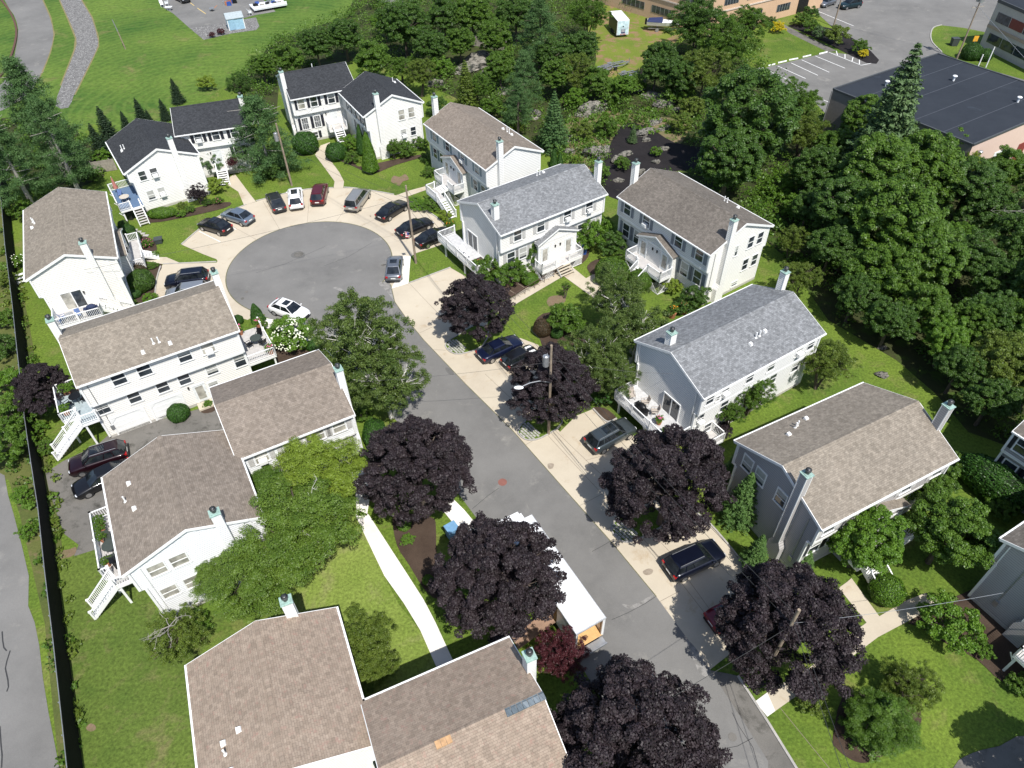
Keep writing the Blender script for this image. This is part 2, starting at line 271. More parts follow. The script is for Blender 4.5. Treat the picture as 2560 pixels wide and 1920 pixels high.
def proto(kind):
    if kind in PRO: return PRO[kind]
    base=kind.rstrip('0123456789'); v=int(kind[len(base):] or 1); s=v*13+len(base)
    if base=='purple': R=4.6; me=clumps(kind,crown_h(s,92,9,1.0,.19,-.62,.2,.2,.27)*4.5,.40,150,.072,s,up=.5,rnd=.65,aspect=.8)
    elif base=='linden': R=5; me=clumps(kind,crown_h(s,110,5,1.0,.15,-.7,.16,.25)*4.6,.50,95,.125,s,up=.9,rnd=.4,flat=.8)
    elif base=='maple': R=5; me=clumps(kind,crown_h(s,52,9,.85,.26,-.6,.36)*4.4,.52,100,.12,s,flat=.7)
    elif base=='loose': R=4; me=clumps(kind,crown_h(s,40,9,.85,.27,-.7,.45,.45)*3.7,.42,92,.085,s,up=.4,rnd=.9,flat=.7,aspect=.5,shell=.2)
    elif base=='locust': R=5; me=clumps(kind,crown_h(s,50,9,.7,.25,-.5,.45)*4.4,.60,140,.074,s,up=1.1,rnd=.6,flat=.35,aspect=.5)
    elif base=='sparse': R=3; me=clumps(kind,crown_h(s,22,6,.6,.3,-.6,.6,.1)*2.9,.34,40,.09,s,rnd=.9,shell=.1)
    elif base=='bushy': R=2; me=clumps(kind,crown_h(s,26,6,.8,.28,-.3,.3)*1.75,.26,62,.07,s)
    elif base=='wild': R=2; me=clumps(kind,crown_h(s,24,5,.8,.3,-.2,.4)*1.75,.3,60,.09,s,rnd=.8)
    elif base in('trim','oval'):
        R=1; rng=np.random.default_rng(s); n=9000; d=sph(rng,n,-.75); z=.85
        k=1+.035*np.sin(d[:,0]*9+v)+.03*np.sin(d[:,1]*8+2)+rng.normal(size=n)*.018
        P=d*np.array([1,1,z])*k[:,None]; Nn=d+rng.normal(size=d.shape)*.5; Nn/=np.linalg.norm(Nn,axis=1,keepdims=True)
        me=leaf_mesh(kind,P,Nn,.042,.6,None,rng)
    elif base=='cone':  # arborvitae, unit height 4 radius 1
        R=1; rng=np.random.default_rng(s); n=11000; t=rng.random(n)**1.3; a=rng.uniform(0,2*PI,n); r=np.clip(np.minimum(t*9,1)*(1-t)**.62,0.02,1)*(1+.08*np.sin(a*5+t*9)); 
        P=np.stack([r*np.cos(a),r*np.sin(a),t*4-2],1)+rng.normal(size=(n,3))*.03; Nn=np.stack([np.cos(a),np.sin(a),np.full(n,.5)],1)+rng.normal(size=(n,3))*.5; Nn/=np.linalg.norm(Nn,axis=1,keepdims=True)
        me=leaf_mesh(kind,P,Nn,.065,.5,None,rng)
    elif base in('spruce','fir'):  # tiered conifer, height 10, radius 3
        R=3; rng=np.random.default_rng(s); PP=[];NN=[];TT=[]
        for t in np.linspace(.03,.985,26 if base=='spruce' else 22):
            r=3*(1-t)**.8*rng.uniform(.82,1.1)+.1; nb=int(7+16*(1-t)); ph=rng.random()*6
            for k in range(nb):
                a=ph+2*PI*k/nb+rng.normal()*.09; rr=r*rng.uniform(.72,1.12); m=int(14+44*rr/3*1.9); q=rng.random(m)**.7; wv=(.10+.24*(1-q))*min(1,rr)
                lat=rng.normal(size=m)*wv; z=t*10-5-q*rr*.22+.16*rr*q*q+rng.normal(size=m)*.05-abs(lat)*.25; tt=rng.random()
                PP.append(np.stack([np.cos(a)*q*rr-np.sin(a)*lat,np.sin(a)*q*rr+np.cos(a)*lat,z],1)); NN.append(np.array([np.cos(a)*.4,np.sin(a)*.4,.9])+rng.normal(size=(m,3))*.45); TT.append(.5*tt+.5*rng.random(m))
        P=np.concatenate(PP);Nn=np.concatenate(NN);Nn/=np.linalg.norm(Nn,axis=1,keepdims=True)
        me=leaf_mesh(kind,P,Nn,.135,.38,np.concatenate(TT),rng)
    elif base=='pine':  # white pine: plates of needles on long limbs, height 10 radius 4
        R=4; rng=np.random.default_rng(s); C=[];Rd=[]
        for t in np.linspace(.0,.97,13):
            r=4*(1-t**1.6)*rng.uniform(.7,1.05)+.4; nb=rng.integers(4,7); ph=rng.random()*6
            for k in range(nb):
                a=ph+2*PI*k/nb+rng.normal()*.3
                for q in np.arange(.35,1.01,.16): C.append((np.cos(a)*r*q+rng.normal()*.15,np.sin(a)*r*q+rng.normal()*.15,t*10-5+.25*r*q*q*.5+rng.normal()*.12)); Rd.append(.78*rng.uniform(.7,1.15))
        me=clumps(kind,np.array(C),np.array(Rd),120,.11,s,up=.9,rnd=.8,flat=.8,aspect=.3,shell=.1)
    PRO[kind]=(R,me); return PRO[kind]
def trunk_mesh(base,h,r,seed,tall=10.):
    rng=random.Random(seed); mb=MB()
    thick={'purple':.035,'linden':.04,'maple':.035,'loose':.022,'locust':.03,'sparse':.02}.get(base,.03)*h+.03
    if base in('spruce','fir','pine','cone'):
        mb.tube((0,0,-.1),(0,0,h*.93),thick*.8,.03,8)
        if base=='pine':
            for i in range(22):
                z=h*(.3+.6*i/22); a=rng.uniform(0,6.28); l=r*rng.uniform(.45,.85); mb.tube((0,0,z),(math.cos(a)*l,math.sin(a)*l,z+l*.12),.06,.02,5)
    else:
        k=3 if base in('loose','sparse') else 1
        for j in range(k):
            a0=rng.uniform(0,6.28); e=(math.cos(a0)*r*.25*(k>1),math.sin(a0)*r*.25*(k>1),h*.5); mb.tube((0.1*j,0,-.1),e,thick,thick*.6,8)
            for i in range(9):
                a=rng.uniform(0,6.28); z=h*rng.uniform(.62,.9); l=r*rng.uniform(.4,.85)
                m=(e[0]+math.cos(a)*l*.5,e[1]+math.sin(a)*l*.5,(e[2]+z)/2+h*.06); t=(e[0]+math.cos(a)*l,e[1]+math.sin(a)*l,z)
                mb.path([e,m,t],thick*.45,.02,5)
                for q in range(3): mb.tube(m,(m[0]+rng.uniform(-.4,.4)*r,m[1]+rng.uniform(-.4,.4)*r,m[2]+rng.uniform(.05,.25)*h),thick*.2,.012,4)
    return mb
NT=[0]
BARK={'birch':birchbark}
def tree(kind,leafm,px,py,rpx,label,name='tree',cat='tree',group=None,hz=None,z0=None,trunk=True,barkm=None,at=None,r=None,sx=1,sy=1,rot=None):
    """px,py = where the crown's middle is; rpx = its half width in photo pixels; z0 = height where the crown begins"""
    NT[0]+=1; rng=random.Random(NT[0]*31+5); base=kind.rstrip('0123456789')
    R,me=proto(kind); nh={'pine':10/8,'spruce':10/6,'fir':10/6,'cone':2.0}.get(base)
    hz=hz if hz is not None else (nh or {'purple':.9,'linden':1.0,'locust':.7,'loose':.85,'sparse':.7,'bushy':.8,'wild':.8,'trim':.85,'oval':.7}.get(base,.85))
    z0=z0 if z0 is not None else {'purple':1.5,'linden':1,'maple':2,'locust':3,'loose':1.6,'sparse':1.2,'pine':3,'spruce':.4,'fir':.2}.get(base,0.0)
    if r is None:
        zc=z0+2
        for _ in range(4):
            p=g(px,py,zc); r=rpx*depth(p)/FPX; zc=z0+hz*r*(.8 if base in('bushy','wild','trim','oval') else 1)
    else: zc=z0+hz*r; p=g(px,py,zc)
    root=empty(name,(p[0],p[1],0),rng.uniform(0,6.28) if rot is None else rot,label,cat,group)
    nat={'pine':5/4,'spruce':5/3,'fir':5/3,'cone':2.0,'purple':.95,'linden':1.,'maple':.85,'loose':.85,'locust':.7,'sparse':.6,'bushy':.8,'wild':.8,'trim':.85,'oval':.85}[base]
    k=r/R; c=bpy.data.objects.new('foliage' if base in('trim','oval','cone','bushy','wild') else 'crown',me); COL.objects.link(c); c.parent=root
    c.location=(0,0,zc); c.scale=(k*sx,k*sy,k*hz/nat); c.material_slots[0].link='OBJECT'; c.material_slots[0].material=leafm
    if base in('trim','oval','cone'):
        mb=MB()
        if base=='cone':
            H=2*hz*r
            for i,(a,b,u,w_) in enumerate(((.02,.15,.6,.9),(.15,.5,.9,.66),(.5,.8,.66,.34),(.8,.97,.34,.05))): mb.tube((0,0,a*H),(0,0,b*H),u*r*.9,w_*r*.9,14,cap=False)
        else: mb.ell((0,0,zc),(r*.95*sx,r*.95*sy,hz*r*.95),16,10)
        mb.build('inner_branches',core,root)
    elif trunk:
        trunk_mesh(base,zc+(hz*r*.6 if nh is None else hz*r),r*.9,NT[0]).build('trunk',barkm or bark,root)
    return root
def deadtwigs(root,r,z,n,mat,seed):
    rng=random.Random(seed); mb=MB()
    for i in range(n):
        a=rng.uniform(0,6.28); p=[Vector((0,0,z*.6))]; d=Vector((math.cos(a),math.sin(a),rng.uniform(-.1,.5)))
        for k in range(5):
            p.append(p[-1]+d*r*.17); d=(d+Vector((rng.uniform(-.5,.5),rng.uniform(-.5,.5),rng.uniform(-.2,.25)))).normalized()
            if k>0:
                for q in range(2): e=Vector((rng.uniform(-1,1),rng.uniform(-1,1),rng.uniform(-.2,.7)))*r*.12; mb.tube(p[-1],p[-1]+e,.011,.004,4); mb.tube(p[-1]+e*.5,p[-1]+e*.5+Vector((-e.y,e.x,e.z))*.5,.008,.003,3)
        mb.path(p,.028,.007,5)
    mb.build('branch',mat,root)
def pip(pt,poly):
    x,y=pt; ins=False; j=len(poly)-1
    for i in range(len(poly)):
        if (poly[i][1]>y)!=(poly[j][1]>y) and x<(poly[j][0]-poly[i][0])*(y-poly[i][1])/(poly[j][1]-poly[i][1])+poly[i][0]: ins=not ins
        j=i
    return ins
def inpoly(P,poly):
    x,y=P[:,0],P[:,1]; ins=np.zeros(len(P),bool); j=len(poly)-1
    for i in range(len(poly)):
        xi,yi=poly[i][:2]; xj,yj=poly[j][:2]
        if yi!=yj: ins^=((yi>y)!=(yj>y))&(x<(xj-xi)*(y-yi)/(yj-yi)+xi)
        j=i
    return ins
def cover(name,label,polypx,leafm,dens,leaf,hmax,seed=3,cscale=1.4,cat='undergrowth',holes=()):
    poly=[g(*q)[:2] for q in polypx]; rng=np.random.default_rng(seed); A=np.array(poly); lo,hi=A.min(0),A.max(0)
    n=int((hi-lo).prod()*dens/ (cscale**2)); C=rng.uniform(lo,hi,(n,2)); C=C[inpoly(C,poly)]
    for h in holes: C=C[~inpoly(C,[g(*q)[:2] for q in h])]
    R=cscale*rng.uniform(.4,1.0,len(C)); C3=np.column_stack([C,R*.15+rng.random(len(C))**2*hmax*.5])
    me=clumps(name,C3,R,44,leaf,seed,zmin=-.1,flat=min(1.,hmax/cscale*.8),rnd=.8)
    o=bpy.data.objects.new(name,me); COL.objects.link(o); o.material_slots[0].link='OBJECT'; o.material_slots[0].material=leafm
    return tag(o,label,cat,kind='stuff')
# ------------------------------------------------ ground
def smooth(P,k=3):
    n=len(P); out=[]
    for i in range(n):
        a,b,c,d=[Vector(P[(i+j-1)%n][:2]) for j in range(4)]
        for q in range(k):
            t=q/k; out.append(tuple(.5*((2*b)+(c-a)*t+(2*a-5*b+4*c-d)*t*t+(3*b-a-3*c+d)*t**3)))
    return out
def sheet(name,px,z,mat,sm=0,world=False,kind='structure',label=None,cat=None):
    P=[tuple(p[:2]) for p in px] if world else [g(*p)[:2] for p in px]
    if sm: P=smooth(P,sm)
    import bmesh
    me=bpy.data.meshes.new(name); bm=bmesh.new(); f=bm.faces.new([bm.verts.new((x,y,z)) for x,y in P]); 
    bm.normal_update()
    if f.normal.z<0: f.normal_flip()
    bmesh.ops.triangulate(bm,faces=bm.faces); bm.to_mesh(me); bm.free(); me.materials.append(mat)
    o=bpy.data.objects.new(name,me); COL.objects.link(o); o['kind']=kind; return tag(o,label,cat)
def ribbon(mb,P,w,z,h=None):
    """flat strip (or kerb of height h) along world points"""
    P=[Vector(p[:2]) for p in P]; Ls=[];Rs=[]
    for i,p in enumerate(P):
        d=(P[min(i+1,len(P)-1)]-P[max(i-1,0)]); 
        if d.length<1e-6: d=Vector((1,0))
        d.normalize(); n=Vector((-d.y,d.x)); Ls.append(p+n*w/2); Rs.append(p-n*w/2)
    for i in range(len(P)-1):
        a,b,c,d=Ls[i],Ls[i+1],Rs[i+1],Rs[i]
        if h is None: mb.face([(d.x,d.y,z),(c.x,c.y,z),(b.x,b.y,z),(a.x,a.y,z)])
        else: mb.hexa([(d.x,d.y,z),(c.x,c.y,z),(a.x,a.y,z),(b.x,b.y,z),(d.x,d.y,z+h),(c.x,c.y,z+h),(a.x,a.y,z+h),(b.x,b.y,z+h)])
def kerb(name,pxs,mat,w=.15,z=0.0,h=.1,close=False,world=False,sm=0):
    mb=MB()
    for px in pxs:
        P=[p[:2] for p in px] if world else [g(*p)[:2] for p in px]
        if sm:
            if close: P=smooth(P,sm)
            else:
                Q=smooth([P[0]]+P+[P[-1]],sm); P=Q[sm:-2*sm+1]
        if close: P=P+[P[0]]
        ribbon(mb,P,w,z,h)
    return tag(mb.build(name,mat),kind='structure')
gm=MB(); gm.face([(-900,-300,0),(900,-300,0),(900,1500,0),(-900,1500,0)]); tag(gm.build('ground',grass),kind='structure')
sheet('field',[(-500,-300),(1900,-300),(1500,40),(1000,60),(860,60),(700,130),(560,215),(420,330),(300,330),(235,310),(-100,600),(-500,600)],.004,field)
T=tp
W_back=[(560,225),(700,95),(860,45),(905,-40),(1560,-40),(1600,40),(1500,110),(1480,190),(1600,210),(1750,60),(1900,90),(1910,170),(1960,200),(2060,310),(2300,360),(2440,400),(2640,330),(2700,1180),(2420,1080),(2340,985),(2240,900),(2070,800),(1960,640),(1700,425),(1560,500),(1400,415),(1360,380),(1150,250),(1000,180),(870,150),(700,185),(690,300),(600,320),(620,235)]
sheet('forest_floor',W_back,.008,soil)
W_left=[(-200,560),(0,500),(12,520),(40,640),(82,860),(100,1010),(130,1190),(160,1400),(190,1600),(215,1920),(240,2100),(170,2100),(150,1925),(135,1800),(112,1560),(80,1420),(50,1290),(22,1200),(-200,1150)]
sheet('rough_verge',W_left,.008,surf('rough_verge',(.05,.075,.018),(.11,.12,.035),.3,1.5,8,c3=(.15,.12,.06),c3lo=.55,c3hi=.68))
W_pine=[(-150,300),(150,290),(215,350),(255,400),(262,440),(200,470),(120,470),(20,480),(-150,520)]
sheet('pine_litter',W_pine,.009,soil)
# rocky clearing
clearing=[T(2,0,960,1070),T(2,0,1060,1065),T(2,0,1200,1110),T(2,0,1400,1230),T(2,0,1700,1300),T(2,0,1650,1450),T(2,0,1300,1500),T(2,0,1100,1700),T(2,0,840,1700),T(2,0,780,1450),T(2,0,850,1240)]
sheet('black_mulch_slope',clearing,.016,blackmulch,3)
sheet('dry_slope',[T(2,0,520,1000),T(2,0,800,960),T(2,0,1150,1000),T(2,0,1500,1050),T(2,0,1450,1250),T(2,0,1000,1500),T(2,0,400,1420),T(2,0,420,1200)],.012,surf('dry_slope',(.10,.11,.035),(.20,.15,.09),.3,1.2,7,c3=(.07,.11,.02),c3lo=.5,c3hi=.6),3)
sheet('trailer_lawn',[T(2,0,720,60),T(2,0,880,60),T(2,0,1290,180),T(2,0,1500,250),T(2,0,1300,480),T(2,0,1130,640),T(2,0,900,680),T(2,0,740,600),T(2,0,720,430),T(2,0,640,280)],.012,surf('dry_grass',(.10,.15,.02),(.16,.19,.03),.12,1,7,c3=(.24,.15,.09),c3lo=.50,c3hi=.6),3)
sheet('side_lawn',[T(0,2,480,1500),T(0,2,850,1420),T(0,2,1100,1500),T(0,3,1430,400),T(0,3,2000,300),T(0,3,1600,900),T(0,3,1900,2000),T(0,3,700,2000),T(0,3,690,1400),T(0,3,590,650),T(0,3,500,0)],.012,lawn_olive,2)
sheet('court_lawn',[T(1,2,960,1140),T(1,2,1110,1659),T(1,3,1230,240),T(1,3,1420,470),T(1,3,1560,790),T(1,3,900,1070),T(1,3,300,400),T(0,3,2000,200),T(1,2,0,1300),T(1,2,600,1000)],.012,lawn_pale,1)
# roads
RB=[(977,711.5),(987,755),(1019,801),(1059,850),(1163.7,960),(1280,1075),(1395.7,1206),(1528.8,1356),(1641,1492),(1774.8,1674)]
RBw=[g(*p)[:2] for p in RB]
d0=Vector(RBw[-1])-Vector(RBw[-3]); d0.normalize(); RBw+= [tuple(Vector(RBw[-1])+d0*k) for k in (10,25,45)]
LBw=[]
for i,p in enumerate(RBw[4:]):
    a=Vector(RBw[min(i+5,len(RBw)-1)]); b=Vector(RBw[i+3]); d=(a-b).normalized(); n=Vector((d.y,-d.x)); LBw.append(tuple(Vector(p)+n*7.6))
LBw=[g(813.6,856)[:2],g(784.7,838.8)[:2],g(720,815)[:2],g(660,791)[:2]][::-1]+LBw[1:]
CX,CY,CRr=-23.23,69.12,9.51
arc=lambda a0,a1,n:[(CX+CRr*math.cos(R_(a0+(a1-a0)*i/n)),CY+CRr*math.sin(R_(a0+(a1-a0)*i/n))) for i in range(n+1)]
a_start=math.degrees(math.atan2(RBw[0][1]-CY,RBw[0][0]-CX)); a_end=math.degrees(math.atan2(LBw[0][1]-CY,LBw[0][0]-CX))%360
road=arc(a_start,a_end,60)+LBw+RBw[::-1]
ap=[(454,611.6),(503.4,569.7),(546.8,542),(616,511.8),(666,496.8),(718,483),(775,473),(842.5,470),(886,471),(946.7,480),(1013,493),(1045,514.7),(1091.3,543.6),(1120,572.6),(1122,600),(1100,613),(1040,633),(1026,642),(1022,708.6),(1126,669.5),(1162,690),(1225,765),(1215,835),(1200,865),(1236,862),(1300,845),(1345,862),(1362,885),(1375,925),(1330,1000),(1400,1080),(1440,1040),(1482,1023),(1520,1054),(1540,1047),(1605,1110),(1660,1190),(1640,1330),(1700,1300),(1731,1278),(1772,1307),(1829.7,1373.7),(1882,1440),(1900,1500),(1870,1600),(1787.8,1664),(1774.8,1674.4)]
apw=[g(*p)[:2] for p in ap]+[tuple(Vector(p)+Vector((-1.5,-.8))) for p in RBw[8:1:-1]]+arc(a_start-2,a_start-30,3)
apw=[g(*p)[:2] for p in ap]+[tuple(Vector(p)+Vector((-1.2,-.6))) for p in RBw[8::-1]]+[(CX,CY-4)]
left=[(619,800),(587,790),(560,790),(470,770),(386,750),(390.6,711.5),(402,668),(408,660.8),(541,657),(544,653),(541,648),(509,636)]
sheet('concrete_apron',apw+[g(*p)[:2] for p in left],.012,concrete,world=True)
sheet('road',road,.026,asphalt,world=True)
jm=MB()
for i,(A,B) in enumerate([(T(0,1,1995,290),T(0,1,2212,410)),(T(1,1,60,80),T(1,1,205,325)),(T(1,1,460,60),T(1,1,443,262)),(T(1,1,760,165),T(1,1,690,258)),(T(1,1,1240,130),T(1,1,900,300)),(T(1,1,1205,375),T(1,1,1090,395)),(T(1,1,1335,800),T(1,1,1640,1120)),(T(1,1,1640,1120),T(1,1,1660,1130)),(T(1,1,1530,1165),T(1,1,1400,1225)),(T(1,1,1640,1368),T(1,1,1520,1362)),(T(2,2,360,390),T(2,2,640,660)),(T(2,2,640,660),T(2,2,900,900)),(T(2,2,640,660),T(2,2,860,600)),(T(2,2,110,530),T(2,2,200,480)),(T(2,2,590,1050),T(2,2,780,950)),(T(2,2,1210,1290),T(2,2,1560,1659)),(T(2,2,780,1255),T(2,2,880,1240)),(T(2,2,880,1390),T(2,2,960,1350)),(T(2,3,1280,220),T(2,3,1450,130)),(T(2,3,1500,0),T(2,3,1730,320)),(T(1,1,1150,600),T(1,1,1330,570))]):
    ribbon(jm,[g(*A),g(*B)],.035,.017)
# straight joint line running the length of the apron
for k in (2.3,):
    L=[]
    for i in range(4,11):
        d=(Vector(RBw[i+1])-Vector(RBw[i-1])).normalized(); L.append(tuple(Vector(RBw[i])+Vector((-d.y,d.x))*k))
    ribbon(jm,L,.035,.0175)
tag(jm.build('concrete_joints',joint),kind='structure')
km=MB(); ribbon(km,arc(a_start,a_end,60),.10,.03); ribbon(km,RBw[:9],.07,.0305); tag(km.build('road_edge_line',surf('mossy_edge',(.09,.10,.04),(.16,.15,.09),1,3,9)),kind='structure')
kerb('kerb',[[(454,611.6),(503.4,569.7),(546.8,542),(616,511.8)],[(640,503),(666,496.8),(718,483),(775,473),(833,470)],[(860,469),(886,471),(946.7,480),(985,487)],[(1013,493),(1045,514.7),(1091.3,543.6),(1120,572.6)],[(1022,708.6),(1126,669.5)],[(402,666),(392,700),(387,750)],[(408,660.8),(541,655)],[T(2,2,700,215),T(2,2,770,290),T(2,2,830,330),T(2,2,905,300)],[T(2,2,1560,1090),T(2,2,1700,1200),T(2,2,1900,1430),T(2,2,2080,1659)]],stone,.14,.0,.11,sm=3)
sheet('patched_drive',[T(2,3,1710,815),T(2,3,1890,850),T(2,3,1950,865),T(2,3,2212,1270),T(3,3,240,1659),T(3,3,380,1950),T(3,3,0,1950),T(2,3,2212,1600),T(2,3,1985,1235)],.030,asphalt_dk)
kerb('drive_kerb',[[T(2,3,1950,865),T(2,3,2212,1270),T(3,3,240,1659),T(3,3,400,1900)]],stone,.16,0,.12)
sheet('corner_drive',[T(3,3,1600,1659),T(3,3,1700,1560),T(3,3,1860,1500),T(3,3,2000,1470),T(3,3,2300,1380),T(3,3,2500,2000),T(3,3,1500,2000)],.03,asphalt_dk,2)
# islands
def island(pts,coba,name='island'):
    sheet('island_lawn',pts,.034,grass,2); kerb('island_kerb',[pts],stone,.12,.0,.12,True,sm=2)
    P=[g(*q)[:2] for q in coba]; sheet('island_soil',coba,.05,grass,2)
    o=MB(); sp=smooth(P,2); c=np.array(sp); lo,hi=c.min(0),c.max(0); a=R_(-52); rr=random.Random(4)
    for i in range(-14,15):
        for j in range(-14,15):
            m=(lo+hi)/2; x=m[0]+(i*.36+.18*(j%2))*math.cos(a)-j*.26*math.sin(a); y=m[1]+(i*.36+.18*(j%2))*math.sin(a)+j*.26*math.cos(a)
            if pip((x,y),sp):
                mm=MB(); mm.box(-.15,.15,-.09,.09,.04,.09+rr.uniform(0,.02)); R=Matrix.Translation((x,y,0))@Matrix.Rotation(a+rr.uniform(-.1,.1),4,'Z')
                o.v+=[tuple(R@Vector(q)) for q in mm.v]; n=len(o.v)-len(mm.v); o.f+=[tuple(k+n for k in f) for f in mm.f]; o.uv+=mm.uv; o.mi+=mm.mi
    tag(o.build('cobblestone_paving',stone),kind='structure')
island([T(1,1,1645,1300),T(1,1,1650,1360),T(1,1,1720,1402),T(1,1,1830,1390),T(1,1,1960,1330),T(1,1,2010,1200),T(1,1,1900,1150),T(1,1,1760,1230)],[T(1,1,1650,1300),T(1,1,1665,1365),T(1,1,1730,1395),T(1,1,1815,1380),T(1,1,1790,1330),T(1,1,1730,1280)])
island([T(2,2,50,400),T(2,2,80,460),T(2,2,150,490),T(2,2,250,470),T(2,2,400,380),T(2,2,430,300),T(2,2,300,230),T(2,2,140,300)],[T(2,2,55,400),T(2,2,85,455),T(2,2,150,483),T(2,2,240,460),T(2,2,220,400),T(2,2,130,340)])
island([T(2,2,860,1230),T(2,2,880,1310),T(2,2,960,1365),T(2,2,1050,1360),T(2,2,1200,1290),T(2,2,1330,1190),T(2,2,1220,1060),T(2,2,1020,1100),T(2,2,900,1180)],[T(2,2,865,1235),T(2,2,885,1305),T(2,2,960,1358),T(2,2,1040,1352),T(2,2,1085,1310),T(2,2,1020,1230),T(2,2,960,1185),T(2,2,900,1190)])
# paths
paths={'front_path':[[T(0,0,1925,1570),T(0,0,2030,1505),T(0,0,2145,1659),T(1,1,0,85),T(0,1,2110,118),T(0,0,2060,1659)],
 [(787.6,387.7),(802,364),(825,356),(822.3,396.4),(848.3,431),(860,454),(858.4,471),(834,471),(836.7,454),(813.6,422.4)],
 [(1022,477.4),(1068,465),(1080,470),(1013,494),(990,489)],[(454,659.4),(416.6,643.5),(367.4,643),(366,653),(408,661)]],
 'stepped_path':[[T(2,1,-150,1010),T(2,1,400,655),T(2,1,445,728),T(2,1,0,990),T(2,1,-100,1060)]],
 'entry_path':[[T(2,1,400,655),T(2,1,485,620),T(2,1,640,748),T(2,1,745,685),T(2,1,790,800),T(2,1,960,1060),T(2,1,1010,1160),T(2,1,900,1060),T(2,1,445,728)]],
 'corner_path':[[T(3,3,0,1000),T(3,3,350,800),T(3,3,720,500),T(3,3,850,405),T(3,3,610,105),T(3,3,680,55),T(3,3,720,20),T(3,3,960,350),T(3,3,1200,210),T(3,3,1360,150),T(3,3,1500,230),T(3,3,1250,370),T(3,3,950,530),T(3,3,790,650),T(3,3,60,1170),T(3,3,0,1212),T(2,3,2100,1085)]]}
for nme,Ls in paths.items():
    for px in Ls: sheet(nme,px,.04,concrete)
sheet('pale_ramp',[T(2,3,2100,1085),T(2,3,2205,1010),T(3,3,62,1168),T(2,3,2205,1218)],.046,concrete_w)
wp=[[(897,1276),(922,1287),(1021,1440),(1060,1500.8),(1088.5,1555.7),(1131.9,1649.8),(1145,1680),(1103,1700),(1091.3,1668.6),(1050.8,1576),(1010,1509),(961,1440),(889,1290)],
 [T(1,2,825,770),T(1,2,920,720),T(1,2,1000,800),T(1,2,1000,870),T(1,2,960,1140),T(1,2,870,1140),T(1,2,860,900)],
 [T(1,2,1600,1075),T(1,2,1710,1000),T(1,2,1800,1090),T(1,2,1700,1200)],[T(1,2,1700,1200),T(1,2,1800,1090),T(1,2,2000,1330),T(2,3,140,390),T(2,3,330,330),T(2,3,250,470),T(2,3,160,525),T(2,3,20,400)],
 [(984,711),(1009,640),(1027,641),(1021,709),(1000,716),(979,722)],[(660,795),(700.8,803),(784.7,843),(835,892),(828,910),(802,879),(745,835),(660,820)]]
for px in wp: sheet('sidewalk',px,.042,concrete_w)
# drive behind the garages, left lane, field paths
sheet('driveway',[T(0,2,950,430),T(0,2,1850,180),T(0,2,2000,260),T(0,2,2000,700),T(0,2,1000,1400),T(0,2,860,1420),T(0,2,640,1490),T(0,2,680,1390),T(0,2,560,1300),T(0,2,500,1150),T(0,2,420,900),T(0,2,395,770),T(0,2,540,670),T(0,2,840,530)],.02,asphalt_dk)
sheet('lane',[T(0,2,-900,700),T(0,2,0,770),T(0,2,40,790),T(0,2,70,960),T(0,2,120,1130),T(0,2,190,1400),T(0,3,250,0),T(0,3,245,260),T(0,3,300,400),T(0,3,340,600),T(0,3,370,870),T(0,3,420,1180),T(0,3,460,1380),T(0,3,560,1900),T(0,3,-900,1900)],.02,asphalt)
cm=MB()
for px in ([T(0,3,20,480),T(0,3,25,560),T(0,3,35,620),T(0,3,60,648)],[T(0,3,90,645),T(0,3,60,740),T(0,3,48,800),T(0,3,70,900),T(0,3,75,960),T(0,3,60,1000)],[T(0,3,0,1300),T(0,3,10,1450),T(0,3,20,1550),T(0,3,15,1659)]): ribbon(cm,[g(*q) for q in px],.09,.026)
for px in ([T(1,2,1870,1080),T(1,2,2000,970),T(1,2,2100,900)],[T(2,3,860,380),T(2,3,1000,320),T(2,3,1150,240),T(2,3,1240,180)],[T(2,3,1660,1560),T(2,3,1800,1500),T(2,3,1950,1470),T(2,3,2080,1400)],[T(2,3,1900,1180),T(2,3,1960,1300),T(2,3,2080,1480),T(2,3,2130,1659)],[T(1,1,590,640),T(1,1,800,560),T(1,1,1000,440)],[T(1,1,0,700),T(1,1,260,620),T(1,1,600,470)],[T(2,3,1540,900),T(2,3,1600,990),T(2,3,1730,1060)],[T(2,2,690,1450),T(2,2,800,1390),T(2,2,880,1340)]): ribbon(cm,[g(*q) for q in px],.035,.0315)
tag(cm.build('road_cracks',seam),kind='structure')
sheet('cycle_path',[T(0,0,40,-200),T(0,0,40,0),T(0,0,120,130),T(0,0,158,260),T(0,0,135,430),T(0,0,100,600),T(0,0,20,720),T(0,0,-100,830),T(0,0,-100,1000),T(0,0,200,850),T(0,0,310,720),T(0,0,370,600),T(0,0,430,450),T(0,0,462,300),T(0,0,430,150),T(0,0,365,0),T(0,0,300,-200)],.02,asphalt,2)
kerb('rusty_rail_edge',[[T(0,0,10,0),T(0,0,90,110),T(0,0,145,260),T(0,0,120,430),T(0,0,50,600),T(0,0,-40,720)]],plain('rusty_steel',(.10,.05,.035),.9),.35,0,.25,sm=3)
sheet('gravel_strip',[T(0,0,500,-100),T(0,0,520,0),T(0,0,600,180),T(0,0,660,330),T(0,0,650,430),T(0,0,600,560),T(0,0,530,740),T(0,0,480,915),T(0,0,590,930),T(0,0,640,820),T(0,0,700,700),T(0,0,780,540),T(0,0,845,400),T(0,0,840,320),T(0,0,790,150),T(0,0,700,0),T(0,0,680,-100)],.02,gravel,2)
edge=surf('dry_edge',(.16,.16,.06),(.22,.18,.09),.5,2,6)
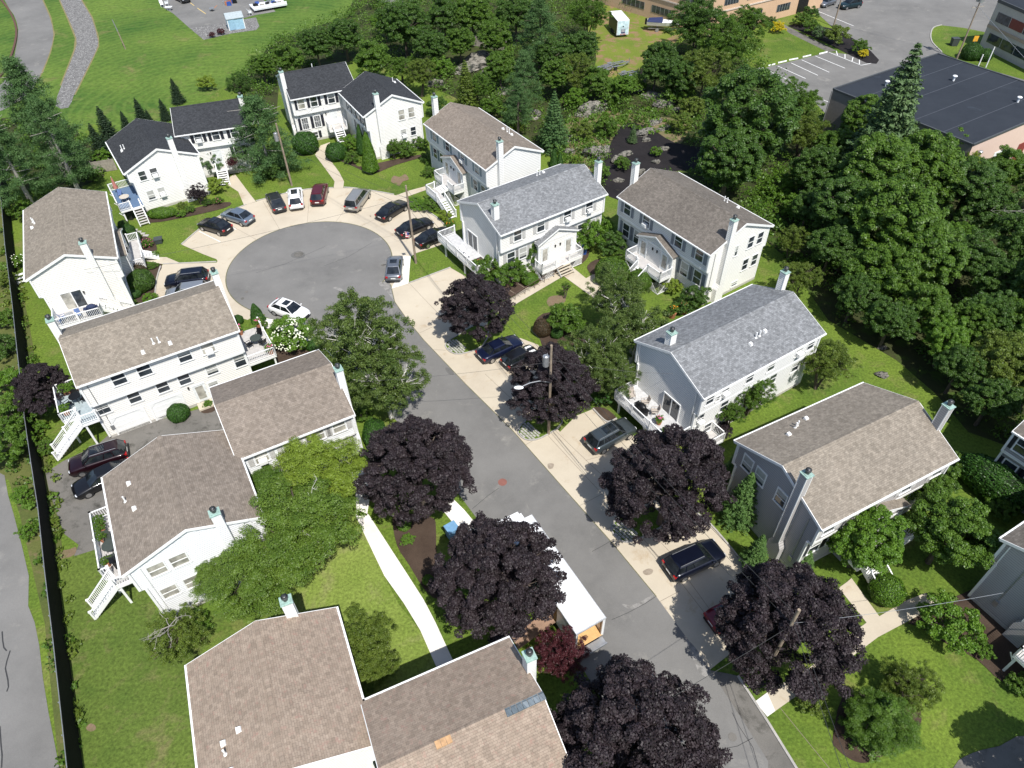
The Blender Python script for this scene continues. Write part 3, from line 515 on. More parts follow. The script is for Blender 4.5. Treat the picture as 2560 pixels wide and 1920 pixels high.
for px in ([T(0,0,520,0),T(0,0,600,180),T(0,0,660,330),T(0,0,650,430),T(0,0,600,560),T(0,0,530,740)],[T(0,0,700,0),T(0,0,790,150),T(0,0,842,320),T(0,0,845,400),T(0,0,780,540),T(0,0,700,700),T(0,0,640,820)],[T(0,0,365,0),T(0,0,432,150),T(0,0,462,300),T(0,0,430,450),T(0,0,370,600),T(0,0,310,720)]):
    mb=MB(); ribbon(mb,[g(*q) for q in px],.55,.014); tag(mb.build('dry_grass_edge',edge),kind='structure')
# car parks at the back
sheet('rear_car_park',[T(0,0,1340,-60),T(0,0,1400,60),T(0,0,1500,120),T(0,0,1640,245),T(0,0,1930,205),T(1,0,0,130),T(1,0,170,100),T(1,0,-20,-80)],.02,asphalt)
sheet('gravel_edge',[T(0,0,1640,245),T(0,0,1930,200),T(1,0,0,150),T(1,0,30,230),T(0,0,2212,260),T(0,0,2000,290),T(0,0,1760,345)],.022,gravel)
sheet('back_street',[T(1,0,1130,-80),T(1,0,1290,-80),T(1,0,1260,70),T(1,0,1230,90),T(1,0,1170,85)],.02,asphalt)
sheet('office_car_park',[T(3,0,-60,610),T(3,0,0,580),T(3,0,520,452),T(3,0,800,480),T(3,0,560,240),T(3,0,390,80),T(3,0,500,-400),T(3,0,2900,-400),T(3,0,2900,600),T(3,0,2212,900),T(3,0,1500,1200),T(3,0,560,1050),T(3,0,420,900),T(3,0,100,720)],.02,asphalt)
sheet('car_park_lawn',[T(3,0,1405,300),T(3,0,1430,240),T(3,0,1500,220),T(3,0,1880,280),T(3,0,2050,420),T(3,0,2600,560),T(3,0,2600,780),T(3,0,2212,690),T(3,0,1640,520),T(3,0,1500,450),T(3,0,1420,370)],.028,grass,2)
sheet('office_lawn',[T(2,0,1980,320),T(3,0,0,180),T(3,0,60,160),T(3,0,190,290),T(3,0,510,445),T(3,0,0,575),T(2,0,2000,600)],.028,grass)
sheet('office_walk',[T(3,0,60,165),T(3,0,170,230),T(3,0,590,440),T(3,0,520,452),T(3,0,180,285)],.032,asphalt_dk)
bed=[T(3,0,170,225),T(3,0,300,210),T(3,0,560,250),T(3,0,780,360),T(3,0,960,520),T(3,0,850,545),T(3,0,560,400),T(3,0,330,290)]
sheet('planting_bed',bed,.036,blackmulch,2)
lm=MB()
for A,B in ((T(3,0,410,485),T(3,0,665,590)),(T(3,0,290,518),T(3,0,528,625)),(T(3,0,200,545),T(3,0,430,652)),(T(3,0,85,572),T(3,0,325,680)),(T(3,0,20,620),T(3,0,185,695)),(T(3,0,525,452),T(3,0,805,565)),(T(3,0,805,565),T(3,0,905,545)),(T(3,0,590,440),T(3,0,600,478)),(T(3,0,665,468),T(3,0,665,505)),(T(3,0,735,495),T(3,0,725,530)),(T(3,0,790,517),T(3,0,790,560)),(T(3,0,400,85),T(3,0,740,225)),(T(3,0,455,855),T(3,0,540,890))): ribbon(lm,[g(*A),g(*B)],.14,.026)
for A,B in ((T(0,1,1720,340),T(0,1,1905,432)),(T(0,1,1975,285),T(0,1,2040,325))): ribbon(lm,[g(*A),g(*B)],.10,.018)
tag(lm.build('parking_lines',paintw),kind='structure')
lm=MB()
for A,B in ((T(0,0,1645,25),T(0,0,1678,50)),(T(0,0,1705,70),T(0,0,1778,120))): ribbon(lm,[g(*A),g(*B)],.16,.026)
tag(lm.build('yellow_parking_line',painty),kind='structure')
kerb('car_park_kerb',[[T(3,0,1500,450),T(3,0,1420,370),T(3,0,1405,300),T(3,0,1430,240),T(3,0,1500,218)]],stone,.2,0,.12,sm=3)
for i,(A,B,l) in enumerate(((T(3,0,440,470),T(3,0,512,452),'nearest the planting bed'),(T(3,0,298,497),T(3,0,370,480),'second from the planting bed'),(T(3,0,180,522),T(3,0,258,508),'third from the planting bed'),(T(3,0,85,547),T(3,0,160,530),'fourth from the planting bed'),(T(3,0,0,572),T(3,0,60,557),'fifth from the planting bed'),(T(2,0,2110,602),T(2,0,2180,590),'farthest from the planting bed, under branches'))):
    a,b=g(*A),g(*B); mb=MB(); mb.hexa([(a[0],a[1]-.13,.03),(b[0],b[1]-.13,.03),(a[0],a[1]+.13,.03),(b[0],b[1]+.13,.03),(a[0],a[1]-.07,.19),(b[0],b[1]-.07,.19),(a[0],a[1]+.07,.19),(b[0],b[1]+.07,.19)])
    tag(mb.build('wheel_stop',paintw),'white concrete wheel stop '+l,'wheel stop','wheel stops at the lawn edge')
# beds and bare soil
for px in ([T(1,2,1180,1180),T(1,2,1230,1120),T(1,2,1400,1130),T(1,2,1530,1160),T(1,2,1555,1230),T(1,2,1560,1450),T(1,2,1590,1600),T(1,3,1600,180),T(1,3,1480,150),T(1,2,1320,1560),T(1,2,1220,1400)],
 [T(3,3,560,1400),T(3,3,640,1050),T(3,3,820,1040),T(3,3,1250,1080),T(3,3,1320,1200),T(3,3,1290,1330),T(3,3,1050,1520),T(3,3,850,1615),T(3,3,720,1590),T(3,3,600,1500)],
 [T(1,0,640,1350),T(1,0,800,1330),T(1,0,880,1440),T(1,0,1100,1400),T(1,0,1400,1340),T(1,0,1430,1360),T(1,0,1200,1430),T(1,0,1000,1505),T(1,0,850,1440)],
 [T(0,1,1250,200),T(0,1,1500,190),T(0,1,1800,110),T(0,1,1990,90),T(0,1,1940,140),T(0,1,1600,220),T(0,1,1300,268)],
 [T(0,1,1200,640),T(0,1,1400,625),T(0,1,1340,770),T(0,1,1335,920),T(0,1,1180,960),T(0,1,1080,900),T(0,1,1100,700)],
 [T(0,1,1200,380),T(0,1,1330,420),T(0,1,1355,520),T(0,1,1290,570),T(0,1,1230,520)],
 [T(2,1,200,1120),T(2,1,330,1040),T(2,1,640,1120),T(2,1,640,1300),T(2,1,300,1340),T(2,1,240,1260)],
 [T(2,1,480,615),T(2,1,560,520),T(2,1,650,480),T(2,1,660,560),T(2,1,570,640)],[T(2,1,650,640),T(2,1,760,580),T(2,1,860,680),T(2,1,700,715)],
 [T(2,1,200,720),T(2,1,290,740),T(2,1,130,830),T(2,1,-60,930),T(2,1,-100,800)],[T(2,2,690,210),T(2,2,800,210),T(2,2,905,298),T(2,2,830,325),T(2,2,770,285)],
 [T(3,3,1240,380),T(3,3,1300,440),T(3,3,1600,620),T(3,3,1800,720),T(3,3,2030,920),T(3,3,2212,900),T(3,3,2212,0),T(3,3,1800,100)],[T(1,1,180,1350),T(1,1,500,1390),T(1,1,300,1470),T(1,1,180,1470)],
 [T(0,2,1730,210),T(0,2,1850,130),T(0,2,1860,230),T(0,2,1760,255)]):
    sheet('mulch_bed',px,.044,mulch,3)
for px in ([T(1,0,1165,1565),T(1,0,1190,1520),T(1,0,1240,1530),T(1,0,1290,1505),T(1,0,1320,1550),T(1,0,1270,1570),T(1,0,1240,1605),T(1,0,1200,1590)],[T(2,1,300,950),T(2,1,330,905),T(2,1,430,895),T(2,1,465,935),T(2,1,420,975),T(2,1,330,995)],[T(0,2,510,1450),T(0,2,600,1430),T(0,2,660,1410),T(0,2,640,1480),T(0,2,530,1510)],[T(0,3,750,1305),T(0,3,785,1275),T(0,3,825,1295),T(0,3,825,1330),T(0,3,785,1345),T(0,3,752,1330)]):
    sheet('bare_patch',px,.03,dirt,3)
for i,(c,l,mt,rr) in enumerate(((T(1,1,370,540),'dark round manhole with patched rim in the turning circle',asphalt_dk,.55),(T(1,2,2130,850),'reddish brown manhole cover in the road beside the maples',plain('rust_cover',(.22,.09,.07),.8),.38),(T(2,3,1905,1393),'small dark utility cover in the road near the bottom edge',asphalt_dk,.27),(T(1,1,1098,633),'small dark valve cover beside the parked grey crossover',asphalt_dk,.22),(T(0,1,2130,865),'small dark valve cover at the left rim of the turning circle',asphalt_dk,.2),(T(0,1,2095,922),'lower dark valve cover at the left rim of the turning circle',asphalt_dk,.2))):
    p=g(*c); mb=MB(); mb.tube((p[0],p[1],.027),(p[0],p[1],.04),rr,n=20); mb.tube((p[0],p[1],.04),(p[0],p[1],.046),rr*.8,n=20); tag(mb.build('manhole_cover',mt),l,'manhole cover','covers set in the asphalt')
wst=surf('worn_asphalt',(.24,.23,.215),(.28,.27,.255),.8,3,20,c3=(.17,.165,.155),c3lo=.45,c3hi=.6,finevar=.2); dst=surf('dark_asphalt_patch',(.115,.112,.108),(.14,.137,.13),.8,3,20,finevar=.15)
for mt,px in ((wst,[T(1,1,665,830),T(1,1,700,822),T(1,1,752,845),T(1,1,735,858),T(1,1,700,845)]),(wst,[T(1,1,1060,790),T(1,1,1150,770),T(1,1,1165,850),T(1,1,1200,950),T(1,1,1160,900),T(1,1,1120,850)]),(wst,[T(1,1,1040,405),T(1,1,1080,395),T(1,1,1090,412),T(1,1,1060,420)]),(dst,[T(1,1,1635,1520),T(1,1,1690,1530),T(1,1,1710,1580),T(1,1,1660,1570)]),(wst,[T(2,3,950,240),T(2,3,1050,250),T(2,3,1240,150),T(2,3,1100,270),T(2,3,1000,280)]),(wst,[T(2,3,1500,550),T(2,3,1600,640),T(2,3,1700,860),T(2,3,1620,840),T(2,3,1560,700)]),(dst,[T(1,1,300,545),T(1,1,360,510),T(1,1,420,530),T(1,1,410,570),T(1,1,330,572)])):
    sheet('asphalt_patch',px,.0268,mt,3)
for px in ([T(2,2,1130,1620),T(2,2,1180,1595),T(2,2,1220,1610),T(2,2,1200,1645),T(2,2,1150,1650)],[T(1,1,980,205),T(1,1,995,205),T(1,1,990,218)],[T(2,2,310,690),T(2,2,360,690),T(2,2,350,730),T(2,2,315,730)]): sheet('oil_stain',px,.0165,surf('oil',(.20,.16,.12),(.33,.28,.22),2,5,20),3)
# stepping stones
for i in range(4):
    p=g(*T(0,1,1165+i*32,330+i*16)); mb=MB(); mb.box(p[0]-.35,p[0]+.35,p[1]-.2,p[1]+.2,.01,.07); tag(mb.build('stepping_stone',stone),('topmost','second from the top','third from the top','lowest')[i]+' grey stepping stone in the lawn left of the black crossover','stepping stone','stepping stones')
# ------------------------------------------------ houses
ZO=4.42
blindm=plain('roller_blind',(.42,.42,.39),.8)
class Wing:
    def __init__(s,root,cx,cy,a,L,W,he,hr,wall,roof,overF=True,overB=True,trim=None,ov=.3,name='wall'):
        s.root=root;s.L=L;s.W=W;s.he=he;s.hr=hr;s.a=a;s.wallm=wall;s.roofm=roof;s.tm=trim or white
        s.M=Matrix.Translation((cx-root.location.x,cy-root.location.y,0))@Matrix.Rotation(a,4,'Z')
        s.w2=W/2-ov; s.w1=s.w2-.35; s.wF=s.w1 if overF else s.w2; s.wB=s.w1 if overB else s.w2; s.xw=L/2-.18
        sl=(hr-he)/(W/2); s.sl=sl; top=lambda y:hr-.10-abs(y)*sl
        pr=[(-s.wF,.0),(-s.wF,ZO),(-s.w2,ZO),(-s.w2,top(s.w2)),(0,top(0)),(s.w2,top(s.w2)),(s.w2,ZO),(s.wB,ZO),(s.wB,.0)]
        if not overF: pr=[p for i,p in enumerate(pr) if i not in(1,2)]
        if not overB: pr=[p for p in pr if not(p[0]>0 and p[1]==ZO)]
        m=MB(); x0,x1=-s.xw,s.xw
        for i in range(len(pr)-1):
            (y0,z0),(y1,z1)=pr[i],pr[i+1]; m.face([(x0,y0,z0),(x0,y1,z1),(x1,y1,z1),(x1,y0,z0)])
        # gable ends as two convex pieces each
        for x in (x0,x1):
            m.face([(x,-s.wF,0),(x,s.wB,0),(x,s.wB,ZO),(x,-s.wF,ZO)]); m.face([(x,-s.w2,ZO),(x,s.w2,ZO),(x,s.w2,top(s.w2)),(x,0,top(0)),(x,-s.w2,top(s.w2))])
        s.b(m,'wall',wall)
        m=MB(); m.box(x0-.03,x1+.03,-s.wF-.03,s.wB+.03,0,.32); s.b(m,'foundation',concfound)
        # corner boards, overhang trim
        m=MB(); 
        for x in (x0,x1):
            q=.03 if x>0 else -.03
            for y,z0,z1 in ((-s.wF,.3,ZO),(s.wB,.3,ZO),(-s.w2,ZO+.02,top(s.w2)),(s.w2,ZO+.02,top(s.w2))):
                e=.03 if y>0 else -.03; m.box(x-(.14 if x>0 else -.025),x+(.025 if x>0 else -.14),y-(.14 if y>0 else -.025),y+(.025 if y>0 else -.14),z0,z1)
        if overF: m.box(x0-.02,x1+.02,-s.w2-.025,-s.wF+.0,ZO-.14,ZO+.12)
        if overB: m.box(x0-.02,x1+.02,s.wB,s.w2+.025,ZO-.14,ZO+.12)
        s.b(m,'trim',s.tm)
        # roof slabs with uv
        m=MB(); X0,X1=-L/2,L/2; Y=W/2; th=.1; SL=math.hypot(Y,hr-he)
        for sg in (-1,1):
            A,B,C,D=(X0,sg*Y,he),(X1,sg*Y,he),(X1,0,hr),(X0,0,hr); uvs=[(X0,0),(X1,0),(X1,SL),(X0,SL)]
            if sg<0: m.face([A,B,C,D],uvs)
            else: m.face([B,A,D,C],[uvs[1],uvs[0],uvs[3],uvs[2]])
            lo=[(p[0],p[1],p[2]-th) for p in (A,B,C,D)]
            m.face(lo[::-1]); m.face([A,lo[0],lo[1],B]); m.face([A,D,lo[3],lo[0]]); m.face([B,lo[1],lo[2],C])
        for sg in (-1,1):  # ridge caps
            y=sg*.17; z=hr+.025; m.face([(X0,0,z+.01),(X1,0,z+.01),(X1,y,z-.17*sl),(X0,y,z-.17*sl)] if sg<0 else [(X0,0,z+.01),(X0,y,z-.17*sl),(X1,y,z-.17*sl),(X1,0,z+.01)],[(X0,.3),(X1,.3),(X1,.5),(X0,.5)] if sg<0 else [(X0,.3),(X0,.5),(X1,.5),(X1,.3)])
        s.roof=s.b(m,'roof',roof)
        for sg in (-1,1):
            for x in (X0,X1):
                m=MB(); e=.045 if x>0 else -.045
                P=[(x,sg*Y,he-.26),(x+e,sg*Y,he-.26),(x,0,hr-.26),(x+e,0,hr-.26),(x,sg*Y,he-.01),(x+e,sg*Y,he-.01),(x,0,hr-.01),(x+e,0,hr-.01)]; m.hexa(P); s.b(m,'rake_board',s.tm)
        for sg in (-1,1):
            m=MB(); y=sg*(Y+.06); m.box(X0-.04,X1+.04,y-.06,y+.06,he-.15,he-.02)
            i=X0+.4
            while i<X1: m.box(i,i+.06,y-sg*.10,y+sg*.035,he-.02,he+.005); i+=.8
            s.b(m,'gutter',s.tm)
    def b(s,m,name,mat,parent=None,smooth=False): return m.build(name,mat,parent or s.root,s.M,smooth)
    def fr(s,side,z):
        """returns f(t,out,z)->local point for a wall face"""
        up=z>ZO
        if side=='F': y=-(s.w2 if up else s.wF); return lambda t,o,zz:(t,y-o,zz)
        if side=='B': y=(s.w2 if up else s.wB); return lambda t,o,zz:(-t,y+o,zz)
        if side=='N': x=-s.xw; return lambda t,o,zz:(x-o,-t,zz)
        x=s.xw; return lambda t,o,zz:(x+o,t,zz)
    def fbox(s,m,side,z,t0,t1,o0,o1,z0,z1,mi=0):
        f=s.fr(side,z); P=[f(t,o,zz) for zz in (z0,z1) for o in (o0,o1) for t in (t0,t1)]; m.hexa(P,mi); return m
    def win(s,side,t,z,w=.95,h=1.35,sh=None,ac=False,blind=False,grid=False,shL=True,shR=True,pair=False):
        """t in house coordinates: along x for F/B, along y for N/E"""
        if side in 'BN': t=-t
        B=lambda m,*a: s.fbox(m,side,z,*a)
        m=MB(); fw=.10
        B(m,t-w/2-fw,t+w/2+fw,0,.05,z+h/2,z+h/2+fw*1.2); B(m,t-w/2-fw-.03,t+w/2+fw+.03,0,.09,z-h/2-fw,z-h/2)
        B(m,t-w/2-fw,t-w/2,0,.05,z-h/2,z+h/2); B(m,t+w/2,t+w/2+fw,0,.05,z-h/2,z+h/2); B(m,t-w/2,t+w/2,0,.045,z-.03,z+.03)
        if grid:
            for k in (1,2): B(m,t-w/2+w*k/3-.015,t-w/2+w*k/3+.015,0,.035,z-h/2,z+h/2)
            for k in (-.75,-.5,-.25,.25,.5,.75): B(m,t-w/2,t+w/2,0,.03,z+h/2*k-.012,z+h/2*k+.012)
        o=s.b(m,'window',s.tm)
        m=MB(); B(m,t-w/2,t+w/2,0,.018,z-h/2,z+h/2); s.b(m,'pane',glassb if blind else glass,o)
        h_=(round(t*10)*3+round(z*10)*5+ord(side)*7+round(s.L*100))%7
        if not blind and h_ in(1,3,5): m=MB(); B(m,t-w/2,t+w/2,.019,.024,z+(.12 if h_!=5 else -.3)*h,z+h/2); s.b(m,'blind',blindm,o)
        if ac:
            m=MB(); B(m,t-.32,t+.32,0,.38,z-h/2+.02,z-h/2+.42); B(m,t-.26,t+.26,.38,.4,z-h/2+.07,z-h/2+.37,); s.b(m,'air_conditioner',white,o)
        if sh is not None:
            for k,on in ((-1,shL),(1,shR)):
                if on: m=MB(); a=t+k*(w/2+fw+.25); B(m,a-.2,a+.2,0,.045,z-h/2-.05,z+h/2+.08); [B(m,a-.16,a+.16,.045,.055,z-h/2+.08+(h-.1)*q/9,z-h/2+.13+(h-.1)*q/9) for q in range(9)]; s.b(m,'shutter',sh)
        return o
    def door(s,side,t,z0,w=.92,h=2.05,mat=None,glassy=False,out=0):
        if side in 'BN': t=-t
        z=z0+.5; B=lambda m,t0,t1,o0,o1,a,b: s.fbox(m,side,z,t0,t1,o0+out,o1+out,a,b)
        m=MB(); B(m,t-w/2-.12,t-w/2,0,.06,z0,z0+h+.12); B(m,t+w/2,t+w/2+.12,0,.06,z0,z0+h+.12); B(m,t-w/2,t+w/2,0,.06,z0+h,z0+h+.12); B(m,t-w/2,t+w/2,0,.03,z0,z0+h)
        o=s.b(m,'door',mat or doorm); m=MB(); B(m,t+w/2-.14,t+w/2-.08,.03,.09,z0+.98,z0+1.04); s.b(m,'handle',blackm,o)
        if glassy: m=MB(); B(m,t-w/2+.12,t+w/2-.12,.03,.04,z0+.35,z0+h-.15); s.b(m,'pane',glassb,o)
        return o
    def slider(s,side,t,z0,w=1.9,h=2.05,half=True):
        if side in 'BN': t=-t
        B=lambda m,t0,t1,o0,o1,a,b: s.fbox(m,side,2,t0,t1,o0,o1,a,b)
        m=MB(); B(m,t-w/2-.1,t-w/2,0,.07,z0,z0+h); B(m,t+w/2,t+w/2+.1,0,.07,z0,z0+h); B(m,t-w/2-.1,t+w/2+.1,0,.07,z0+h,z0+h+.12); B(m,t-.05,t+.05,0,.06,z0,z0+h); B(m,t-w/2,t+w/2,0,.06,z0,z0+.08)
        o=s.b(m,'sliding_door',s.tm)
        for k in (-1,1): m=MB(); B(m,t+(k-1)/2*w/2+.02,t+(k+1)/2*w/2-.02,0,.025,z0+.08,z0+h); s.b(m,'pane',glass if k>0 or not half else glassb,o)
    def garage(s,side,t,w=2.7,h=2.0,z0=.06):
        B=lambda m,*a: s.fbox(m,side,2,*a)
        m=MB(); B(m,t-w/2,t+w/2,0,.03,z0,z0+h)
        for k in range(1,4): B(m,t-w/2+.1,t+w/2-.1,.03,.045,z0+h*k/4-.02,z0+h*k/4+.02)
        o=s.b(m,'garage_door',white)
        m=MB(); B(m,t-w/2-.13,t-w/2,0,.08,z0,z0+h); B(m,t+w/2,t+w/2+.13,0,.08,z0,z0+h); B(m,t-w/2-.13,t+w/2+.13,0,.08,z0+h,z0+h+.15)
        f=s.fr(side,2)
        for k in (-1,1): m.face([f(t+k*w/2,.07,z0+h),f(t+k*(w/2-.45),.07,z0+h),f(t+k*w/2,.07,z0+h-.45)])
        s.b(m,'door_frame',s.tm,o)
    def chimney(s,side,y,top=None,wid=.62,base=True,matw=None,x=None,inside=False):
        """chimney chase outside a gable end (side N or E) or, inside=True, standing on the roof at x,y"""
        top=top or s.hr+.75; dp=.55; sg=-1 if side=='N' else 1; mw=matw or s.wallm
        x0=s.xw*sg; m=MB()
        if inside:
            xa,xb=x-.31,x+.31; zb=s.hr-abs(y)*s.sl-.6; m.box(xa,xb,y-wid/2,y+wid/2,zb,top)
        else:
            xa,xb=sorted((x0,x0+sg*dp)); m.box(xa,xb,y-wid/2,y+wid/2,2.3,top)
            if base:
                X=[x0,x0+sg*dp]; W1=.62; 
                m.box(xa,xb,y-W1,y+W1*.9,.0,1.75); P=[(X[0],y-W1,1.75),(X[1],y-W1,1.75),(X[0],y+W1*.9,1.75),(X[1],y+W1*.9,1.75),(X[0],y-wid/2,2.32),(X[1],y-wid/2,2.32),(X[0],y+wid/2,2.32),(X[1],y+wid/2,2.32)]; m.hexa(P)
            else: m.box(xa,xb,y-wid/2,y+wid/2,0,2.3)
        o=s.b(m,'chimney',mw)
        m=MB()
        for yy in (y-wid/2-.012,y+wid/2-.05): 
            for xx in (xa-.012,xb-.05): m.box(xx,xx+.062,yy,yy+.062,2.35 if not inside else zb+.5,top-.02)
        s.b(m,'corner_board',s.tm,o)
        m=MB(); m.box(xa-.06,xb+.06,y-wid/2-.06,y+wid/2+.06,top,top+.07); m.box(xa+.05,xb-.05,y-wid/2+.05,y+wid/2-.05,top+.07,top+.12); s.b(m,'cap',copper,o)
        xm=(xa+xb)/2; m=MB(); m.tube((xm,y,top+.1),(xm,y,top+.42),.15,n=12); m.tube((xm,y,top+.36),(xm,y,top+.50),.21,n=12); m.tube((xm,y,top+.50),(xm,y,top+.56),.19,.05,n=12); s.b(m,'flue',pipe,o,True)
    def vents(s,spec):
        """small things on the roof: (kind,x,y)"""
        for k,x,y in spec:
            z=s.hr-abs(y)*s.sl; m=MB()
            if k=='pipe': m.tube((x,y,z-.1),(x,y,z+.55),.06,n=10); m.tube((x,y,z-.03),(x,y,z+.04),.14,.08,n=10); s.b(m,'vent_pipe',white,s.roof)
            else:
                m.hexa([(x-.16,y-.16,z-.02+.16*s.sl*(1 if y<0 else -1)*-1),(x+.16,y-.16,z-.02-.16*s.sl*(1 if y<0 else -1)),(x-.16,y+.16,z-.02+.16*s.sl*(1 if y<0 else -1)),(x+.16,y+.16,z-.02+.16*s.sl*(1 if y<0 else -1)),(x-.12,y-.12,z+.17),(x+.12,y-.12,z+.17),(x-.12,y+.12,z+.2),(x+.12,y+.12,z+.2)]); s.b(m,'roof_vent',white,s.roof)
    def downspout(s,side,t,z1=None,horiz=None):
        if side in 'BN': t=-t
        z1=z1 or s.he-.2; m=MB(); s.fbox(m,side,9,t-.04,t+.04,.02,.10,ZO,z1); s.fbox(m,side,1,t-.04,t+.04,.02,.10,.2,ZO-.16); f=s.fr(side,9); h=s.fr(side,1)
        m.bar(f(t,.06,ZO+.04),h(t,.06,ZO-.2),.08); s.b(m,'downspout',s.tm)
    def meter(s,side,t,z=1.6):
        if side in 'BN': t=-t
        m=MB(); s.fbox(m,side,1,t-.15,t+.15,0,.14,z-.25,z+.25); s.fbox(m,side,1,t-.03,t+.03,0,.06,z+.25,ZO); s.fbox(m,side,9,t-.03,t+.03,0,.06,ZO,s.he-.4)
        s.b(m,'electric_meter',galv)
    def light(s,side,t,z,out=0):
        if side in 'BN': t=-t
        m=MB(); s.fbox(m,side,z,t-.06,t+.06,out,out+.12,z-.1,z+.14); s.fbox(m,side,z,t-.08,t+.08,out,out+.15,z+.14,z+.17); s.b(m,'wall_lamp',blackm)
    def rail(s,parent,P,z,h=.95,name='railing',posts=True,zz=None,cols=None):
        """white baluster railing along local polyline P at floor height z (zz: heights per point)"""
        m=MB(); Z=zz or [z]*len(P)
        for i in range(len(P)-1):
            a=Vector((*P[i],Z[i])); b=Vector((*P[i+1],Z[i+1])); d=b-a; L=d.length; n=max(1,int(L/.16))
            m.bar(a+Vector((0,0,h)),b+Vector((0,0,h)),.09,.06); m.bar(a+Vector((0,0,.1)),b+Vector((0,0,.1)),.05,.05)
            for k in range(1,n): q=a+d*k/n; m.box(q.x-.02,q.x+.02,q.y-.02,q.y+.02,q.z+.1,q.z+h-.02)
            for k in range(max(1,round(L/2.4))+1):
                q=a+d*k/max(1,round(L/2.4)); m.box(q.x-.06,q.x+.06,q.y-.06,q.y+.06,q.z-.05,q.z+h+.08); m.box(q.x-.085,q.x+.085,q.y-.085,q.y+.085,q.z+h+.08,q.z+h+.12)
        return s.b(m,name,cols or vinyl,parent)
    def deck(s,x0,x1,y0,y1,z,rails,postxy=(),mat=None,th=.28,skirt=False):
        m=MB(); n=int((max(y1,y0)-min(y0,y1))/.14)+1; dy=(y1-y0)/n
        m.box(x0+.02,x1-.02,y0+.02,y1-.02,z-th,z-.035)
        for k in range(n): m.box(x0,x1,y0+dy*k+.006,y0+dy*(k+1)-.006,z-.034,z)
        o=s.b(m,'deck',mat or deckgrey)
        m=MB(); e=.03
        m.box(x0-e,x1+e,y0-e,y0,z-th,z-.02); m.box(x0-e,x1+e,y1,y1+e,z-th,z-.02); m.box(x0-e,x0,y0,y1,z-th,z-.02); m.box(x1,x1+e,y0,y1,z-th,z-.02); s.b(m,'fascia',s.tm,o)
        for P in rails: s.rail(o,P,z)
        for x,y in postxy:
            m=MB(); m.box(x-.08,x+.08,y-.08,y+.08,0,z-th); m.bar((x,y,z-th-.6),(x+(.5 if x<0 else -.5)*0,y+.45,z-th),.07); s.b(m,'post',s.tm,o)
        if skirt:
            for (xa,ya),(xb,yb) in skirt:
                m=MB()
                L=math.hypot(xb-xa,yb-ya); k=int(L/.16)
                for i in range(k+1):
                    for sg in (1,-1):
                        t0=i/k; t1=min(1,max(0,t0+sg*(z-th)/L)); hh=abs(t1-t0)*L
                        if hh>.05: m.bar((xa+(xb-xa)*t0,ya+(yb-ya)*t0,.05),(xa+(xb-xa)*t1,ya+(yb-ya)*t1,.05+hh*.92),.035,.012)
                m.bar((xa,ya,.06),(xb,yb,.06),.07,.03); s.b(m,'lattice',s.tm,o)
        return o
    def stairs(s,parent,a,b,z0,z1,w,n,rails=True,mat=None,solid=True):
        """a,b = local xy of top edge centre and foot centre"""
        a=Vector(a);b=Vector(b);d=b-a;dn=d.normalized();nn=Vector((-dn.y,dn.x)); m=MB()
        for k in range(n):
            t0=(k)/n;t1=(k+1)/n; zt=z0-(z0-z1)*(k+1)/(n+1); p=a+d*t0;q=a+d*t1
            P=[(p-nn*w/2),(q-nn*w/2),(p+nn*w/2),(q+nn*w/2)]; m.hexa([(v.x,v.y,zt-.05) for v in P]+[(v.x,v.y,zt) for v in P])
            if solid: m.hexa([(v.x,v.y,zt-.17) for v in [p-nn*w/2,p-nn*w/2+dn*.03,p+nn*w/2,p+nn*w/2+dn*.03]]+[(v.x,v.y,zt-.0) for v in [p-nn*w/2,p-nn*w/2+dn*.03,p+nn*w/2,p+nn*w/2+dn*.03]])
        o=s.b(m,'stairs',mat or s.tm,parent)
        m=MB()
        for sg in (-1,1): p=a+nn*sg*w/2;q=b+nn*sg*w/2; m.hexa([(p.x-.02,p.y-.02,z0-.38),(p.x+.02,p.y+.02,z0-.38),(q.x-.02,q.y-.02,z1-.05),(q.x+.02,q.y+.02,z1-.05),(p.x-.02,p.y-.02,z0-.02),(p.x+.02,p.y+.02,z0-.02),(q.x-.02,q.y-.02,z1+.18),(q.x+.02,q.y+.02,z1+.18)])
        s.b(m,'stringer',s.tm,parent)
        if rails:
            for sg in (-1,1): p=a+nn*sg*w/2;q=b+nn*sg*w/2; s.rail(parent,[(p.x,p.y),(q.x,q.y)],0,.9,zz=[z0-.1,z1+.1])
        return o
def house(name,label,cat,loc,group=None): return empty(name,(loc[0],loc[1],0),0,label,cat,group)
